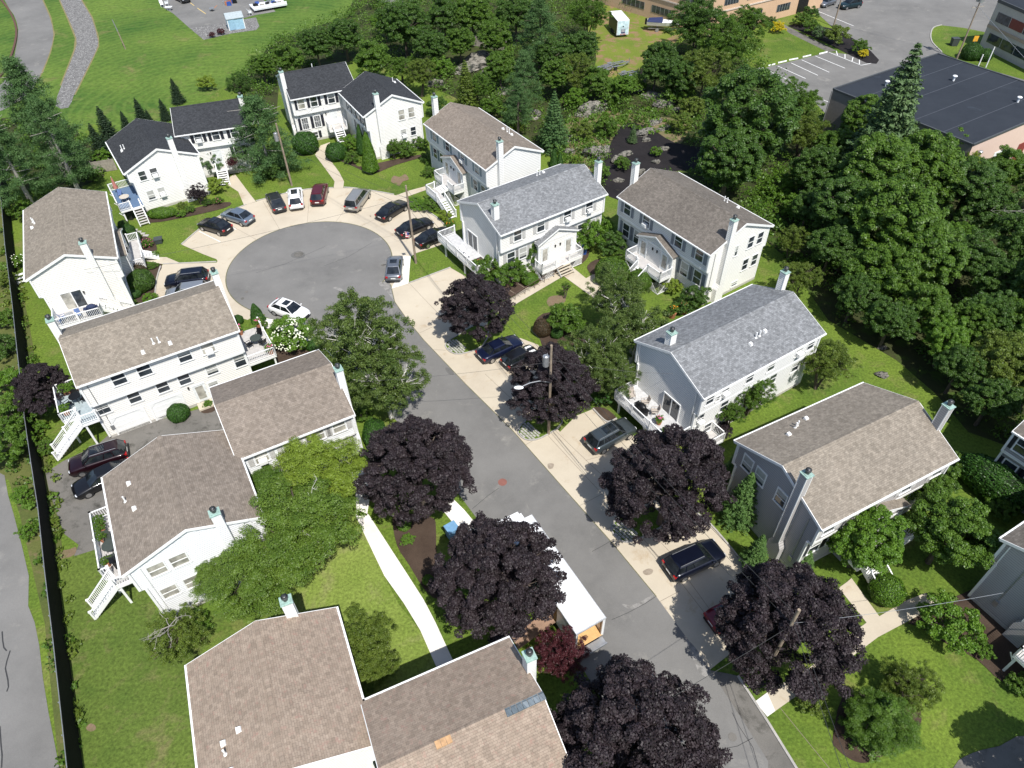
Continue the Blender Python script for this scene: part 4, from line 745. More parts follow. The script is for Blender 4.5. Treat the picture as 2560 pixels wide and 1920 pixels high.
def porch(w,x0,x1,yf,zf,zt,doors,fan=True,lamp=True):
    """gabled entry bump on the F side with two doors; yf = how far its front stands (negative y)"""
    yb=-w.wF; xm=(x0+x1)/2; hr=zt+(x1-x0)*.21; m=MB(); y=yf
    m.box(x0,x1,y,yb+.05,0,zt); m.face([(x0,y,zt),(x1,y,zt),(xm,y,hr-.05)]); o=w.b(m,'porch_wall',w.wallm)
    m=MB(); e=.22; s2=(hr-zt)/((x1-x0)/2)
    for sg in (-1,1):
        X=xm+sg*((x1-x0)/2+e); zz=hr-((x1-x0)/2+e)*s2; A=[(X,y-.2,zz+.1),(X,-w.w2,zz+.1),(xm,-w.w2,hr+.1),(xm,y-.2,hr+.1)]; uv=[(0,0),(2,0),(2,3),(0,3)]
        uv=[(p[1],math.hypot(p[0]-X,p[2]-zz)) for p in A]
        if sg>0: A=A[::1]
        m.face(A if sg>0 else A[::-1],uv if sg>0 else uv[::-1]); lo=[(p[0],p[1],p[2]-.09) for p in A]; m.face(lo)
        m.face([A[0],A[3],lo[3],lo[0]])
    w.b(m,'porch_roof',w.roofm,o)
    m=MB()
    for sg in (-1,1):
        X=xm+sg*((x1-x0)/2+e); zz=hr-((x1-x0)/2+e)*s2
        m.hexa([(X,y-.235,zz-.1),(X,y-.19,zz-.1),(xm,y-.235,hr-.1),(xm,y-.19,hr-.1),(X,y-.235,zz+.08),(X,y-.19,zz+.08),(xm,y-.235,hr+.08),(xm,y-.19,hr+.08)])
        m.box(x0-.04 if sg<0 else x1-.14,x0+.14 if sg<0 else x1+.04,y-.03,y+.1,zf,zt)
    m.box(x0,x1,y-.03,y,zt-.12,zt+.05); w.b(m,'porch_trim',w.tm,o)
    if fan:
        m=MB(); P=[(xm+.55*math.cos(PI*k/10),y-.03,zt+.12+.42*math.sin(PI*k/10)) for k in range(11)]
        for k in range(10): m.bar(P[k],P[k+1],.05)
        m.bar(P[0],P[-1],.05)
        for k in (3,5,7): m.bar((xm,y-.03,zt+.12),P[k],.03)
        w.b(m,'fan_light',w.tm,o)
    for t,mt in doors:
        w.door('F',t,zf,out=-y-w.wF,mat=mt,glassy=True)
    if lamp:
        for t in (xm-.35,xm+.35): w.light('F',t,zf+1.75,out=-y-w.wF)
    return o
# fitted footprints: cx,cy,yaw,L,W,eave,ridge
HP={'B3':(-47.25,66.46,2.02,14.89,8.56,6.78,8.49),'B4':(-32.41,49.49,.53,13.59,8.78,7.12,9.1),'B5A':(-23.96,31.09,2.07,9.42,9.37,6.8,8.69),'B5B':(-18.82,40.48,.5,9.38,8.92,6.79,8.73),
'B6A':(-13.78,16.33,1.97,8.9,9.05,6.79,8.6),'B6B':(-2.97,14.05,.408,9.28,8.9,6.79,8.67),'B7':(-3.24,87.15,-1.0,15.4,8.46,6.78,8.59),'B8':(2.78,71.79,.59,14.59,8.65,6.78,8.57),
'B9':(20.15,68.31,-.98,14.27,9.39,6.8,8.77),'B10':(19.32,47.27,.56,14.56,8.6,6.78,8.62),'B11':(24.84,34.18,.46,13.38,9.03,6.79,8.74),'B1A':(-27.94,106.13,.42,9.62,9.77,6.81,8.82),'B1B':(-17.84,100.69,2.08,9.62,9.01,6.56,8.61),
'B2A':(-46.2,88.12,2.14,10.49,9.24,5.75,7.75),'B2B':(-40.41,95.31,.30,9.11,9.35,6.6,8.45)}
G_h='white townhouses around the cul-de-sac'
# --- tan roofed house at the left (deck, porch)
p=HP['B3']; r=house('town_house','white house with a plain tan roof beside the black screen fence, deck with blue chairs','house',p,G_h); B3=w=Wing(r,*p,S_cream,R_tan)
w.chimney('N',-2.0); w.slider('N',1.25,2.1); w.vents([('pipe',3.2,3.2),('pipe',2.7,3.0),('box',2.0,3.3)])
m_=w.deck(-9.75,-w.xw,-.9,3.45,2.1,[[(-w.xw,3.45),(-9.75,3.45),(-9.75,-.9),(-8.6,-.9)]],[(-9.6,3.3),(-9.6,-.7)])
w.stairs(m_,(-8.0,-.9),(-8.0,-3.6),2.1,0,1.1,9)
porch(w,-2.3,3.3,-w.wF-.85,1.05,4.0,[(-.9,None),(1.9,None)],fan=False)
m_=w.deck(-.6,5.5,-w.wF-2.1,-w.wF-.86,1.05,[[(-.6,-w.wF-.9),(-.6,-w.wF-2.1),(1.6,-w.wF-2.1)],[(3.0,-w.wF-2.1),(5.5,-w.wF-2.1),(5.5,-w.wF-.9)]]); w.stairs(m_,(2.3,-w.wF-2.1),(2.3,-w.wF-3.6),1.05,0,1.3,5,rails=False)
for t in (-5.6,-3.9,4.6,6.2): w.win('F',t,2.9,sh=sh_blue)
for t in (-5.6,-2.1,2.1,5.6): w.win('F',t,5.8,sh=sh_blue)
w.downspout('N',-3.3); w.light('N',.1,3.7); w.win('B',-4,5.8); w.win('B',3,5.8)
# --- garage house
p=HP['B4']; r=house('town_house','white house with mottled brown roof above two white garage doors and two corner decks','house',p,G_h); B4=w=Wing(r,*p,S_cream,R_tan)
w.chimney('N',1.9,9.9); w.chimney('E',1.3,9.9)
for t,ac in ((-3.73,0),(-1.65,0),(1.77,0),(3.8,1)): w.win('F',t,6.2,1.05,1.15,ac=bool(ac),blind=bool(ac))
for t in (-6.0,-3.4,-.96,.93,3.4): w.win('F',t,3.5,.95,1.15)
w.win('F',5.95,3.35,.95,1.4)
w.garage('F',-4.6); w.garage('F',-1.25); w.door('F',1.75,.25,glassy=True); w.win('F',3.0,1.6,.8,.9); w.meter('F',-6.1,1.2); w.light('F',.9,2.3)
m=MB(); w.fbox(m,'F',1,1.0,3.7,0,1.0,0,.22); w.b(m,'step',concrete)
m_=w.deck(-9.3,-w.xw,-3.0,1.1,3.0,[[(-w.xw,1.1),(-9.3,1.1),(-9.3,-3.0),(-8.0,-3.0)]],[(-9.15,.9),(-9.15,-2.8)],mat=deckblue); m_=w.deck(-8.0,-w.xw-.02,-4.25,-3.06,3.0,[[(-8.0,-4.25),(-w.xw,-4.25)]],[(-7.8,-4.1)],mat=deckblue)
w.stairs(m_,(-8.05,-3.65),(-11.1,-3.65),3.0,0.1,1.1,13)
m_=w.deck(w.xw,w.xw+2.6,-3.6,1.5,2.4,[[(w.xw,-3.6),(w.xw+2.6,-3.6),(w.xw+2.6,-.3)],[(w.xw+2.6,.7),(w.xw+2.6,1.5)]],[(w.xw+2.4,-3.4)]); DK4=(w,w.xw,2.4)
w.vents([('pipe',-.1,-3.0),('pipe',.35,-3.05),('box',-1.14,-3.5),('box',1.12,-3.5)])
# --- L house, brown roof, behind the garage house
p=HP['B5A']; r=house('town_house','L shaped white house with mottled brown roof and long narrow deck over the driveway','house',p,G_h); B5=w=Wing(r,*p,S_bluew,R_tau)
w.chimney('N',-2.05,9.2,base=False); w.win('N',2.75,5.75,1.05,1.15,blind=True); w.win('N',1.31,5.75,1.05,1.15,blind=True); w.win('N',2.87,2.95,1.0,1.15,blind=True); w.win('N',1.3,2.95,1.0,1.15,blind=True)
for t in (-3,0,3): w.win('B',t,5.8); w.win('B',t,3.6)
m_=w.deck(-.7,4.95,w.wB,6.85,2.55,[[(4.95,w.wB),(4.95,6.85),(-.7,6.85),(-.7,6.3)]],[(4.8,6.7),(2,6.7),(-.5,6.7)])
m_=w.deck(-1.95,-.74,w.wB,6.25,2.55,[[(-1.95,6.25),(-1.95,w.wB)]],[(-1.8,6.1)]); w.stairs(m_,(-1.35,6.27),(-1.45,8.6),2.55,.1,1.1,11); DK5=w
w.vents([('box',2.3,2.9),('box',-.2,2.9),('pipe',1.0,3.4)]); w.downspout('N',3.6)
for t,s_ in ((-3.4,0),(-.9,1)): w.win('F',t,5.8,blind=True,sh=sh_pale)
w2=Wing(r,*HP['B5B'],S_bluew,R_tau); w2.chimney('E',-1.9,9.6)
for t,ac in ((-2.96,1),(-.7,0),(1.54,0),(3.31,0)): w2.win('F',t,5.85,.95,1.2,sh=sh_pale,ac=bool(ac),blind=True)
for t in (-3.0,-1.6,1.6,3.25): w2.win('F',t,3.1,.95,1.4,sh=sh_pale,blind=True)
w2.door('F',-.2,1.9,mat=doorred); w2.win('B',-1,5.8); w2.win('B',2.5,5.8)
m_=w2.deck(-1.6,1.0,-w2.wF-1.4,-w2.wF,1.8,[[(-1.6,-w2.wF),(-1.6,-w2.wF-1.4)],[(1.0,-w2.wF),(1.0,-w2.wF-1.4)]]); w2.stairs(m_,(-.3,-w2.wF-1.4),(-.3,-w2.wF-3.8),1.8,0,1.3,8)
m_=w2.deck(-4.9,-4.5,3.0,4.3,1.2,[[(-4.9,3.0),(-4.9,4.3)]]) 
# --- L house at the bottom
p=HP['B6A']; r=house('town_house','L shaped house with pinkish brown shingle roof at the bottom edge of the photo','house',p,G_h); w=Wing(r,*p,S_white,R_rust)
w.chimney('E',-2.0,9.35); w.vents([('box',-1.3,2.95),('pipe',-1.9,2.9),('box',-2.9,2.75),('box',-1.1,2.0)])
for t in (-2.5,1.5): w.win('F',t,5.8); w.win('B',t,5.8)
w2=Wing(r,*HP['B6B'],S_white,R_rust); w2.chimney('E',1.8,9.5)
for t in (-2,2.5): w2.win('B',t,5.8,sh=sh_pale); w2.win('B',t,3,sh=sh_pale)
m=MB()
for i in range(7):
    x=2.4+i*.33; m.box(x,x+.31,-.42,.02,w2.hr-.4*0-.17*w2.sl*1.0+.0,w2.hr+.04)
w2.b(m,'patched_shingles',shingle('slate_patch',(.12,.15,.17),(.2,.23,.25)))
m=MB()
for i in range(3): m.box(-1.6+i*.3,-1.32+i*.3,-.38,.02,w2.hr-.16*w2.sl,w2.hr+.045)
w2.b(m,'patched_shingles',plain('bare_patch_shingle',(.50,.30,.15),.8,var=.2))
# --- duplex with porch, beside the white L house
p=HP['B7']; r=house('town_house','white house with brown roof, gabled porch and long white stairs beside the white L house','house',p,G_h); w=Wing(r,*p,S_grey,R_tau)
w.chimney('N',-2.27,9.8); w.chimney('E',-2.2,9.8)
for t,ac in ((-5.5,0),(-2.05,0),(1.75,1),(5.2,0)): w.win('F',t,5.8,sh=sh_blue,ac=bool(ac))
for t in (-6.4,-4.6,4.0,5.9): w.win('F',t,2.9,sh=sh_blue)
porch(w,-2.7,2.5,-w.wF-.9,1.9,4.2,[(-1.6,doorm),(1.5,doorm)])
y=-w.wF-.9; m_=w.deck(-2.4,2.6,y-1.5,y,1.9,[[(-2.4,y),(-2.4,y-1.5),(-.4,y-1.5)],[(1.1,y-1.5),(2.6,y-1.5),(2.6,y)]],skirt=[((-2.4,y-1.5),(2.6,y-1.5)),((2.6,y-1.5),(2.6,y))]); w.stairs(m_,(.4,y-1.5),(.4,y-2.7),1.9,1.5,1.3,3,rails=False)
o_=w.deck(-.4,2.4,y-3.9,y-2.7,1.5,[[(-.4,y-2.7),(-.4,y-3.9),(2.4,y-3.9)]]); w.stairs(o_,(2.4,y-3.3),(5.0,y-3.3),1.5,0,1.1,8)
w.vents([('pipe',2.0,2.6),('pipe',2.5,2.6),('box',1.2,2.5),('box',3.2,2.5)])
# --- grey duplex with deck by the pole
p=HP['B8']; r=house('town_house','white house with grey roof and white deck with fire pit beside the striped flag pole','house',p,G_h); B8=w=Wing(r,*p,S_ivory,R_grey)
w.chimney('N',-2.25,9.2,inside=True,x=-6.55,matw=S_white); w.chimney('E',-2.3,9.8,matw=S_white); w.slider('N',1.75,1.75,half=False)
for t,ac in ((-4.92,0),(-1.84,0),(1.82,1),(4.94,1)): w.win('F',t,5.8,sh=sh_pale,ac=bool(ac))
for t in (-5.6,-4.0,4.2,5.8): w.win('F',t,2.95,sh=sh_pale)
porch(w,-2.5,2.8,-w.wF-.9,1.1,3.9,[(-1.6,doorm),(1.7,doorm)],fan=False)
y=-w.wF-.9; m_=w.deck(-2.9,2.8,y-1.3,y,1.1,[[(-2.9,y),(-2.9,y-1.3),(-1.0,y-1.3)],[(.9,y-1.3),(2.8,y-1.3),(2.8,y)]],skirt=[((-2.9,y-1.3),(-1.2,y-1.3)),((1.2,y-1.3),(2.8,y-1.3)),((-2.9,y),(-2.9,y-1.3))]); w.stairs(m_,(0,y-1.3),(0,y-2.3),1.1,.1,1.8,4,rails=False,mat=concrete)
m_=w.deck(-9.35,-w.xw,-2.6,5.9,1.75,[[(-w.xw,5.9),(-9.35,5.9),(-9.35,-2.6),(-w.xw,-2.6)]],[(-9.2,4.6),(-9.2,.4),(-9.2,-2.4)],mat=plain('pale_deck',(.50,.50,.50),.8))
w.downspout('N',-3.3); w.downspout('N',3.8); w.vents([('pipe',2.6,2.8),('pipe',3.0,2.8),('box',3.6,2.9)])
# --- brown duplex right
p=HP['B9']; r=house('town_house','white house with dark brown roof, blue grey shutters and gabled porch before the black slope','house',p,G_h); w=Wing(r,*p,S_ivory,R_brown)
w.chimney('E',-2.3,10.0); w.chimney('N',-2.28,10.0)
for t,ac in ((-5.6,0),(-2.5,1),(2.5,0),(5.55,0)): w.win('F',t,5.85,1,1.45,sh=sh_grey,ac=bool(ac))
for t in (-5.8,-3.9,3.66,5.56): w.win('F',t,2.8,1,1.6,sh=sh_grey)
for t in (-5.87,3.7): w.win('F',t,.75,.8,.55)
for y_,z in ((1.68,5.75),(3.1,5.75),(1.66,2.95),(3.12,2.95)): w.win('E',y_,z,.8,1.35)
w.win('E',-.43,5.5,.35,1.2); w.win('E',.6,.85,.8,.5); w.meter('E',-3.7,1.4)
porch(w,-2.6,2.7,-w.wF-1.05,1.9,4.25,[(-1.75,doorm),(1.6,doorm)])
y=-w.wF-1.05; m_=w.deck(-2.7,2.8,y-1.6,y,1.9,[[(-2.7,y),(-2.7,y-1.6),(-1.0,y-1.6)],[(.9,y-1.6),(2.8,y-1.6),(2.8,y)]],skirt=[((-2.7,y-1.6),(-1.0,y-1.6)),((.9,y-1.6),(2.8,y-1.6)),((2.8,y-1.6),(2.8,y)),((-2.7,y-1.6),(-2.7,y))]); w.stairs(m_,(0,y-1.6),(0,y-3.9),1.9,0,1.5,9)
w.vents([('pipe',1.2,3.4),('pipe',1.6,3.4),('box',3.0,3.6)])
# --- grey duplex centre right
p=HP['B10']; r=house('town_house','white house with grey roof and furnished deck between the purple maples','house',p,G_h); B10=w=Wing(r,*p,S_grey,R_grey)
w.chimney('N',-1.25*-1,9.3,inside=True,x=-6.2,matw=S_white); w.chimney('E',1.4,9.9,matw=S_white); w.slider('N',-1.0,1.75,half=False)
for t in (-6.1,-4.4,-1.5,1.1,4.6,6.1): w.win('F',t,5.75,.8,1.0,ac=t in(-4.4,4.6))
for t in (-6.3,-3.5,-.4,2.5,5.5): w.win('F',t,3.2,.85,1.2,ac=t==-6.3)
w.win('F',-5.0,1.3,.8,1.0); w.win('F',-4.9,5.3,.7,.5)
m_=w.deck(-9.7,-w.xw,-3.6,3.4,1.8,[[(-w.xw,3.4),(-9.7,3.4),(-9.7,-3.6),(-w.xw,-3.6)]],[(-9.5,2.9),(-9.5,-.6),(-9.5,-3.4)],mat=plain('pale_deck',(.50,.50,.50),.8))
m_=w.deck(-6.6,-4.4,-w.wF-1.5,-w.wF,.7,[[(-6.6,-w.wF),(-6.6,-w.wF-1.5),(-4.4,-w.wF-1.5),(-4.4,-w.wF)]])
w.downspout('N',-3.4); w.downspout('N',3.7); w.vents([('pipe',.7,-2.0),('pipe',1.15,-2.0),('box',-.2,-2.3),('box',1.9,-1.9)])
for t in (-5,-1.5,2,5.5): w.win('B',t,5.8,sh=sh_grey)
# --- taupe house right
p=HP['B11']; r=house('town_house','taupe sided house with pale brown roof behind the conifers at the right','house',p,G_h); w=Wing(r,*p,S_taupe,R_tan)
w.chimney('N',-1.94,10.0,matw=S_taupe); w.chimney('E',-2.0,10.0); w.meter('N',-3.3,1.4)
for t in (-.7,1.5,2.9): w.win('N',t,5.65,.9,1.35)
w.win('N',2.2,2.9,.9,1.35)
for t in (-5.3,-2.0,2.3,5.5): w.win('F',t,5.75,1.0,1.3,sh=sh_pale)
for t in (-5.3,-3.5,3.9,5.6): w.win('F',t,2.9,1.0,1.5,sh=sh_black)
porch(w,-2.5,2.5,-w.wF-.9,1.3,4.1,[(-1.6,doorm),(1.6,doorm)],fan=False)
y=-w.wF-.9; m_=w.deck(-2.8,2.8,y-1.5,y,1.3,[[(-2.8,y),(-2.8,y-1.5),(-2.4,y-1.5)],[(-.8,y-1.5),(2.8,y-1.5),(2.8,y)]]); w.stairs(m_,(-1.6,y-1.5),(-1.6,y-3.2),1.3,.05,1.5,6)
w.vents([('box',-3.4,2.6),('pipe',-2.3,3.0),('pipe',-2.0,3.1),('box',-.8,3.4)])
# --- white L house, black shutters
p=HP['B1A']; r=house('town_house','white L shaped house with charcoal roof and black shutters behind the tall arborvitae','house',p,G_h); w=Wing(r,*p,S_white,R_char)
w.chimney('N',-2.6,9.9)
for t in (-3.4,-1.6,.95): w.win('F',t,5.85,.9,1.35,sh=sh_black,shR=t!=-3.4,blind=t==-3.4)
for t in (-3.4,-1.6): w.win('F',t,2.8,.85,1.6,sh=sh_black,grid=True,shR=t!=-3.4)
w.win('F',-2.3,.85,.7,.9,sh=sh_black,shL=False); w.door('F',.85,1.9); w.light('F',-.2,3.6)
m_=w.deck(-.4,2.2,-w.wF-1.7,-w.wF,1.8,[[(-.4,-w.wF),(-.4,-w.wF-1.7)],[(2.2,-w.wF-.1),(2.2,-w.wF-1.7)]]); w.stairs(m_,(.8,-w.wF-1.7),(.8,-w.wF-4.0),1.8,0,1.3,8); w.downspout('F',-4.4); w.vents([('pipe',0,.5)]); w.win('N',1.0,5.8,.9,1.3); w.win('N',2.6,3.0,.9,1.3)
p=HP['B1B']; w=Wing(r,*p,S_white,R_char); w.chimney('N',2.3,9.2)
for y_,bl in ((-1.09,True),(-2.58,True)): w.win('N',y_,5.45,.85,1.35,blind=bl)
for y_,a_ in ((-1.08,1),(-2.55,0)): w.win('N',y_,2.75,.75,1.15,ac=bool(a_))
for t in (-3.6,-1.8,0,1.8): w.win('B',t,5.5,sh=sh_black); 
for t in (-2.6,.4): w.win('B',t,2.9,sh=sh_black)
w.door('B',2.2,1.6); w.vents([('pipe',2.8,-3.2),('box',2.3,-3.3)])
# --- white L house left
p=HP['B2A']; r=house('town_house','white L shaped house with charcoal roof and red umbrella deck by the pines','house',p,G_h); w=Wing(r,*p,S_white,R_char,overF=False)
w.chimney('N',-1.84,8.6); 
for y_,z,a_ in ((2.66,4.8,0),(1.26,4.8,1),(2.6,2.1,0),(1.25,2.1,1)): w.win('N',y_,z,.8,1.15,ac=bool(a_))
for t in (-2,2): w.win('B',t,4.9)
m_=w.deck(-6.6,-.6,w.wB,6.7,1.9,[[(-.6,w.wB),(-.6,6.7),(-6.6,6.7),(-6.6,5.4)]],[(-6.4,6.5),(-3.5,6.5),(-.8,6.5)],mat=plain('blue_deck',(.10,.16,.26),.7)); w.stairs(m_,(-6.6,4.8),(-8.3,4.8),1.9,.1,1.1,7,mat=deckgrey,solid=False,rails=True); DK2=w
w.vents([('pipe',.5,3.4),('pipe',.2,3.1),('box',0,3.5)])
w=Wing(r,*HP['B2B'],S_white,R_char); w.chimney('E',-1.9,9.4)
for t in (-1.82,.39,2.8): w.win('F',t,5.85,.85,1.3,sh=sh_black,ac=t==-1.82)
w.win('F',2.6,2.9,.9,1.5,sh=sh_black); w.door('F',-.2,1.5); w.light('F',-1.0,3.3)
m_=w.deck(-1.4,1.2,-w.wF-1.2,-w.wF,1.45,[[(1.2,-w.wF),(1.2,-w.wF-1.2)]]); w.stairs(m_,(-.1,-w.wF-1.2),(-.1,-w.wF-3.2),1.45,0,1.3,7,rails=True)
# --- houses cut by the right edge
def corner_house(px,py,z,sx,sy,a,L,W): # returns centre so that the (sx,sy) eave corner stands under px,py
    q=g(px,py,z); u=(math.cos(a),math.sin(a)); v=(-u[1],u[0]); return (q[0]-u[0]*L/2*sx-v[0]*W/2*sy,q[1]-u[1]*L/2*sx-v[1]*W/2*sy)
c_=corner_house(2533,1077,6.8,-1,-1,-1.0,14.4,9); p=(c_[0],c_[1],-1.0,14.4,9,6.8,8.7)
r=house('town_house','grey sided house with black shutters at the right edge above the clipped hedge','house',p,G_h); w=Wing(r,*p,S_taupe,R_brown)
for t in (-6.1,-4.2,0,4): w.win('F',t,5.75,.95,1.4,sh=sh_black)
for t in (-6.1,-4.3,1,4): w.win('F',t,2.8,.95,1.6,sh=sh_black,grid=False)
c_=corner_house(2503,1346,6.8,-1,1,.5,14.4,9); p=(c_[0],c_[1],.5,14.4,9,6.8,8.7)
r=house('town_house','grey sided house with white railed deck at the right edge below the hedge','house',p,G_h); B12=w=Wing(r,*p,S_grey if False else S_taupe,R_brown)
w.meter('N',2.3,1.5); w.chimney('N',.2,9.6,matw=S_taupe); w.downspout('N',3.8)
m_=w.deck(-10.0,-w.xw,-5.2,-.7,2.2,[[(-w.xw,-.7),(-10.0,-.7),(-10.0,-5.2),(-w.xw,-5.2)]],[(-9.8,-.9),(-9.8,-3.4)]); w.slider('N',-2.6,2.2)
# ------------------------------------------------ vehicles
def paint(name,c,metal=.3): return plain(name,c,.28,metal,var=.03,coat=.45)
KIND={ # L,W,H, deck profile [(x 0 rear..1 front, z)], belt z, cabin bottom x0,x1, roof x0,x1
'sedan':(4.8,1.84,1.45,[(0,.80),(.03,.93),(.16,.99),(.24,.98),(.70,.96),(.85,.86),(.96,.74),(1,.6)],.94,.13,.735,.28,.56),
'suv':(4.75,1.92,1.70,[(0,.85),(.02,1.05),(.1,1.10),(.3,1.10),(.70,1.08),(.86,1.0),(.97,.88),(1,.66)],1.06,.02,.74,.10,.58),
'van':(5.1,1.98,1.78,[(0,.85),(.02,1.05),(.1,1.08),(.3,1.08),(.76,1.05),(.88,.95),(.97,.80),(1,.6)],1.04,.01,.82,.05,.62),
'cross':(4.5,1.86,1.56,[(0,.80),(.02,.98),(.1,1.04),(.3,1.04),(.70,1.0),(.86,.90),(.97,.76),(1,.58)],1.0,.07,.75,.25,.57),
'mini':(3.85,1.70,1.42,[(0,.72),(.03,.92),(.12,.95),(.3,.95),(.68,.93),(.85,.88),(.96,.74),(1,.55)],.92,.03,.74,.12,.62)}
def interp(P,x):
    for (a,b),(c,d) in zip(P,P[1:]):
        if x<=c: return b+(d-b)*(x-a)/(c-a)
    return P[-1][1]
def car(kind,rear,front,pm,label,name='parked_car',rails=False,sun=False,group='cars parked around the close',cat='car',stripes=False,z=.6,yaw=None):
    L,W,H,prof,belt,b0,b1,r0,r1=KIND[kind]; A=Vector(g(*rear,z));B=Vector(g(*front,z)); d=B-A; a=math.atan2(d.y,d.x) if yaw is None else yaw; c=(A+B)/2
    root=empty(name,(c.x,c.y,.03),a,label,cat,group); hw=W/2
    sx=lambda x:(x-.5)*L
    # body loft
    st=[0,.012,.04,.10,.17,.24,.35,.5,.62,.70,.78,.86,.93,.965,.99,1]; m=MB(); rings=[]
    for x in st:
        e=min(x,1-x); wf=1-.18*max(0,1-e/.10)**2; zt=interp(prof,x); zb=.24+.14*max(0,1-e/.03); w_=hw*wf; zm=zb+(zt-zb)*.55
        R=[(w_*.90,zb),(w_*.985,zb+.10),(w_,zm),(w_*.975,zt-.10),(w_*.90,zt-.02),(w_*.6,zt+.015),(0,zt+.03)]
        rings.append([(sx(x),y,zz) for y,zz in R]+[(sx(x),-y,zz) for y,zz in R[-2::-1]])
    for i in range(len(rings)-1):
        for j in range(12): m.face([rings[i][j],rings[i+1][j],rings[i+1][j+1],rings[i][j+1]])
        m.face([rings[i][12],rings[i+1][12],rings[i+1][0],rings[i][0]])
    m.face(rings[0]); m.face(rings[-1][::-1]); m.build('body',pm,root,smooth=True)
    # greenhouse
    def ring(x0,x1,w0,w1,zz,bow=.05):
        P=[]
        for k in range(5): t=k/4; P.append((sx(x0+(x1-x0)*t),-(w0+(w1-w0)*t)*(1-.03*(2*t-1)**2),zz))
        P.append((sx(x1)+bow,0,zz)); 
        for k in range(5): t=1-k/4; P.append((sx(x0+(x1-x0)*t),(w0+(w1-w0)*t)*(1-.03*(2*t-1)**2),zz))
        P.append((sx(x0)-bow,0,zz)); return P
    lo=ring(b0,b1,hw*.86,hw*.86,belt-.03,.10); zr=H-.07; up=ring(r0,r1,hw*.68,hw*.68,zr,.05)
    m=MB(); n=12
    for k in range(n): m.face([lo[k],lo[(k+1)%n],up[(k+1)%n],up[k]])
    m.build('glass',carglass,root,smooth=False)
    m=MB(); mid=[((p[0]-sx((r0+r1)/2))*.9+sx((r0+r1)/2),p[1]*.86,H-.015) for p in up]; up2=[(p[0],p[1]*1.02,p[2]+.004) for p in up]; dn=[(p[0],p[1]*1.02,p[2]-.05) for p in up]
    for k in range(n): m.face([up2[k],up2[(k+1)%n],mid[(k+1)%n],mid[k]]); m.face([dn[k],dn[(k+1)%n],up2[(k+1)%n],up2[k]])
    m.face([(p[0],p[1],H) if False else p for p in mid])
    for k,th in ((0,.07),(4,.05),(6,.05),(10,.07),(2,.045),(8,.045)):
        a_=Vector(lo[k]);b_=Vector(up[k]); o_=Vector((0,-.012 if k<5 else .012,.0)); m.bar(a_+o_,b_+o_,th*1.2,.03)
    if kind in('suv','van'): 
        for k in (1,9): a_=Vector(lo[k]);b_=Vector(up[k]); o_=Vector((0,-.012 if k<5 else .012,0)); m.bar(a_+o_,b_+o_,.08,.03)
    m.build('roof',pm,root)
    if rails:
        for s in (-1,1): m=MB(); m.tube((sx(r0+.03),s*hw*.6,H+.03),(sx(r1-.02),s*hw*.6,H+.03),.02,n=6); [m.tube((sx(q),s*hw*.6,H-.04),(sx(q),s*hw*.6,H+.03),.015,n=5) for q in (r0+.03,(r0+r1)/2,r1-.02)]; m.build('roof_rail',galv,root)
    if sun: m=MB(); m.box(sx(r0+.45*(r1-r0)),sx(r1-.02),-hw*.42,hw*.42,H-.01,H+.012); m.build('sunroof',carglass,root)
    wr=.34 if kind!='mini' else .31
    for x in (.19,.80):
        for s in (-1,1):
            y=s*(hw-.02); m=MB(); m.tube((sx(x),y-s*.02,.335),(sx(x),y+s*.008,.335),wr+.055,n=16); m.build('wheel_arch',plastic,root)
            m=MB(); m.tube((sx(x),y-s*.2,wr-.03),(sx(x),y+s*.03,wr-.03),wr,n=18); wh=m.build('wheel',rubber,root)
            m=MB(); m.tube((sx(x),y,wr-.03),(sx(x),y+s*.036,wr-.03),wr*.66,n=14)
            m.build('rim',alloy,wh)
    for s in (-1,1):
        m=MB(); m.ell((sx(.965),s*hw*.70,interp(prof,.96)-.10),(.12,.2,.08),10,6); m.build('headlight',lamp_w,root,smooth=True)
        m=MB(); m.box(sx(.0)-.012,sx(.045),s*hw*.62,s*hw*.90,interp(prof,.02)-.24,interp(prof,.02)-.05); m.build('tail_light',lamp_r,root)
        m=MB(); m.ell((sx(b1-.045),s*(hw+.06),belt+.04),(.07,.11,.07),8,6); m.build('mirror',pm,root,smooth=True)
    m=MB(); m.box(sx(0)-.02,sx(0)+.03,-.26,.26,.62,.74); m.build('number_plate',plate,root)
    m=MB(); m.box(sx(0)-.03,sx(.03),-hw*.78,hw*.78,.28,.42); m.build('bumper',plastic,root)
    m=MB(); m.box(sx(.985),sx(1)+.02,-hw*.5,hw*.5,.34,.60); m.build('grille',plastic,root)
    if stripes:
        for s in (-1,1): m=MB(); P=[(x,interp(prof,x)+.035) for x in (.74,.80,.86,.92)]; [m.face([(sx(P[i][0]),s*.22,P[i][1]),(sx(P[i+1][0]),s*.22,P[i+1][1]),(sx(P[i+1][0]),s*.5,P[i+1][1]-.01),(sx(P[i][0]),s*.5,P[i][1]-.01)]) for i in range(3)]; m.build('bonnet_stripe',white,root)
    return root
black=paint('black_paint',(.010,.010,.012)); navy=paint('navy_paint',(.005,.007,.018)); silver=paint('silver_paint',(.42,.43,.44),.7); bsilver=paint('blue_silver_paint',(.20,.25,.31),.6)
whitep=paint('white_car_paint',(.80,.80,.80),0); maroon=paint('maroon_paint',(.10,.008,.014)); burg=paint('burgundy_paint',(.016,.004,.007)); dgrey=paint('dark_grey_paint',(.035,.038,.042)); ggrey=paint('green_grey_paint',(.085,.105,.115),.6); gsilver=paint('warm_silver_paint',(.40,.39,.36),.6); lgrey=paint('slate_silver_paint',(.20,.215,.24),.6); bluep=paint('dark_blue_paint',(.008,.012,.038)); redp=paint('red_paint',(.16,.01,.02))
car('cross',(567,574),(507.8,555.8),black,'small black crossover at the left end of the parking arc',sun=True)
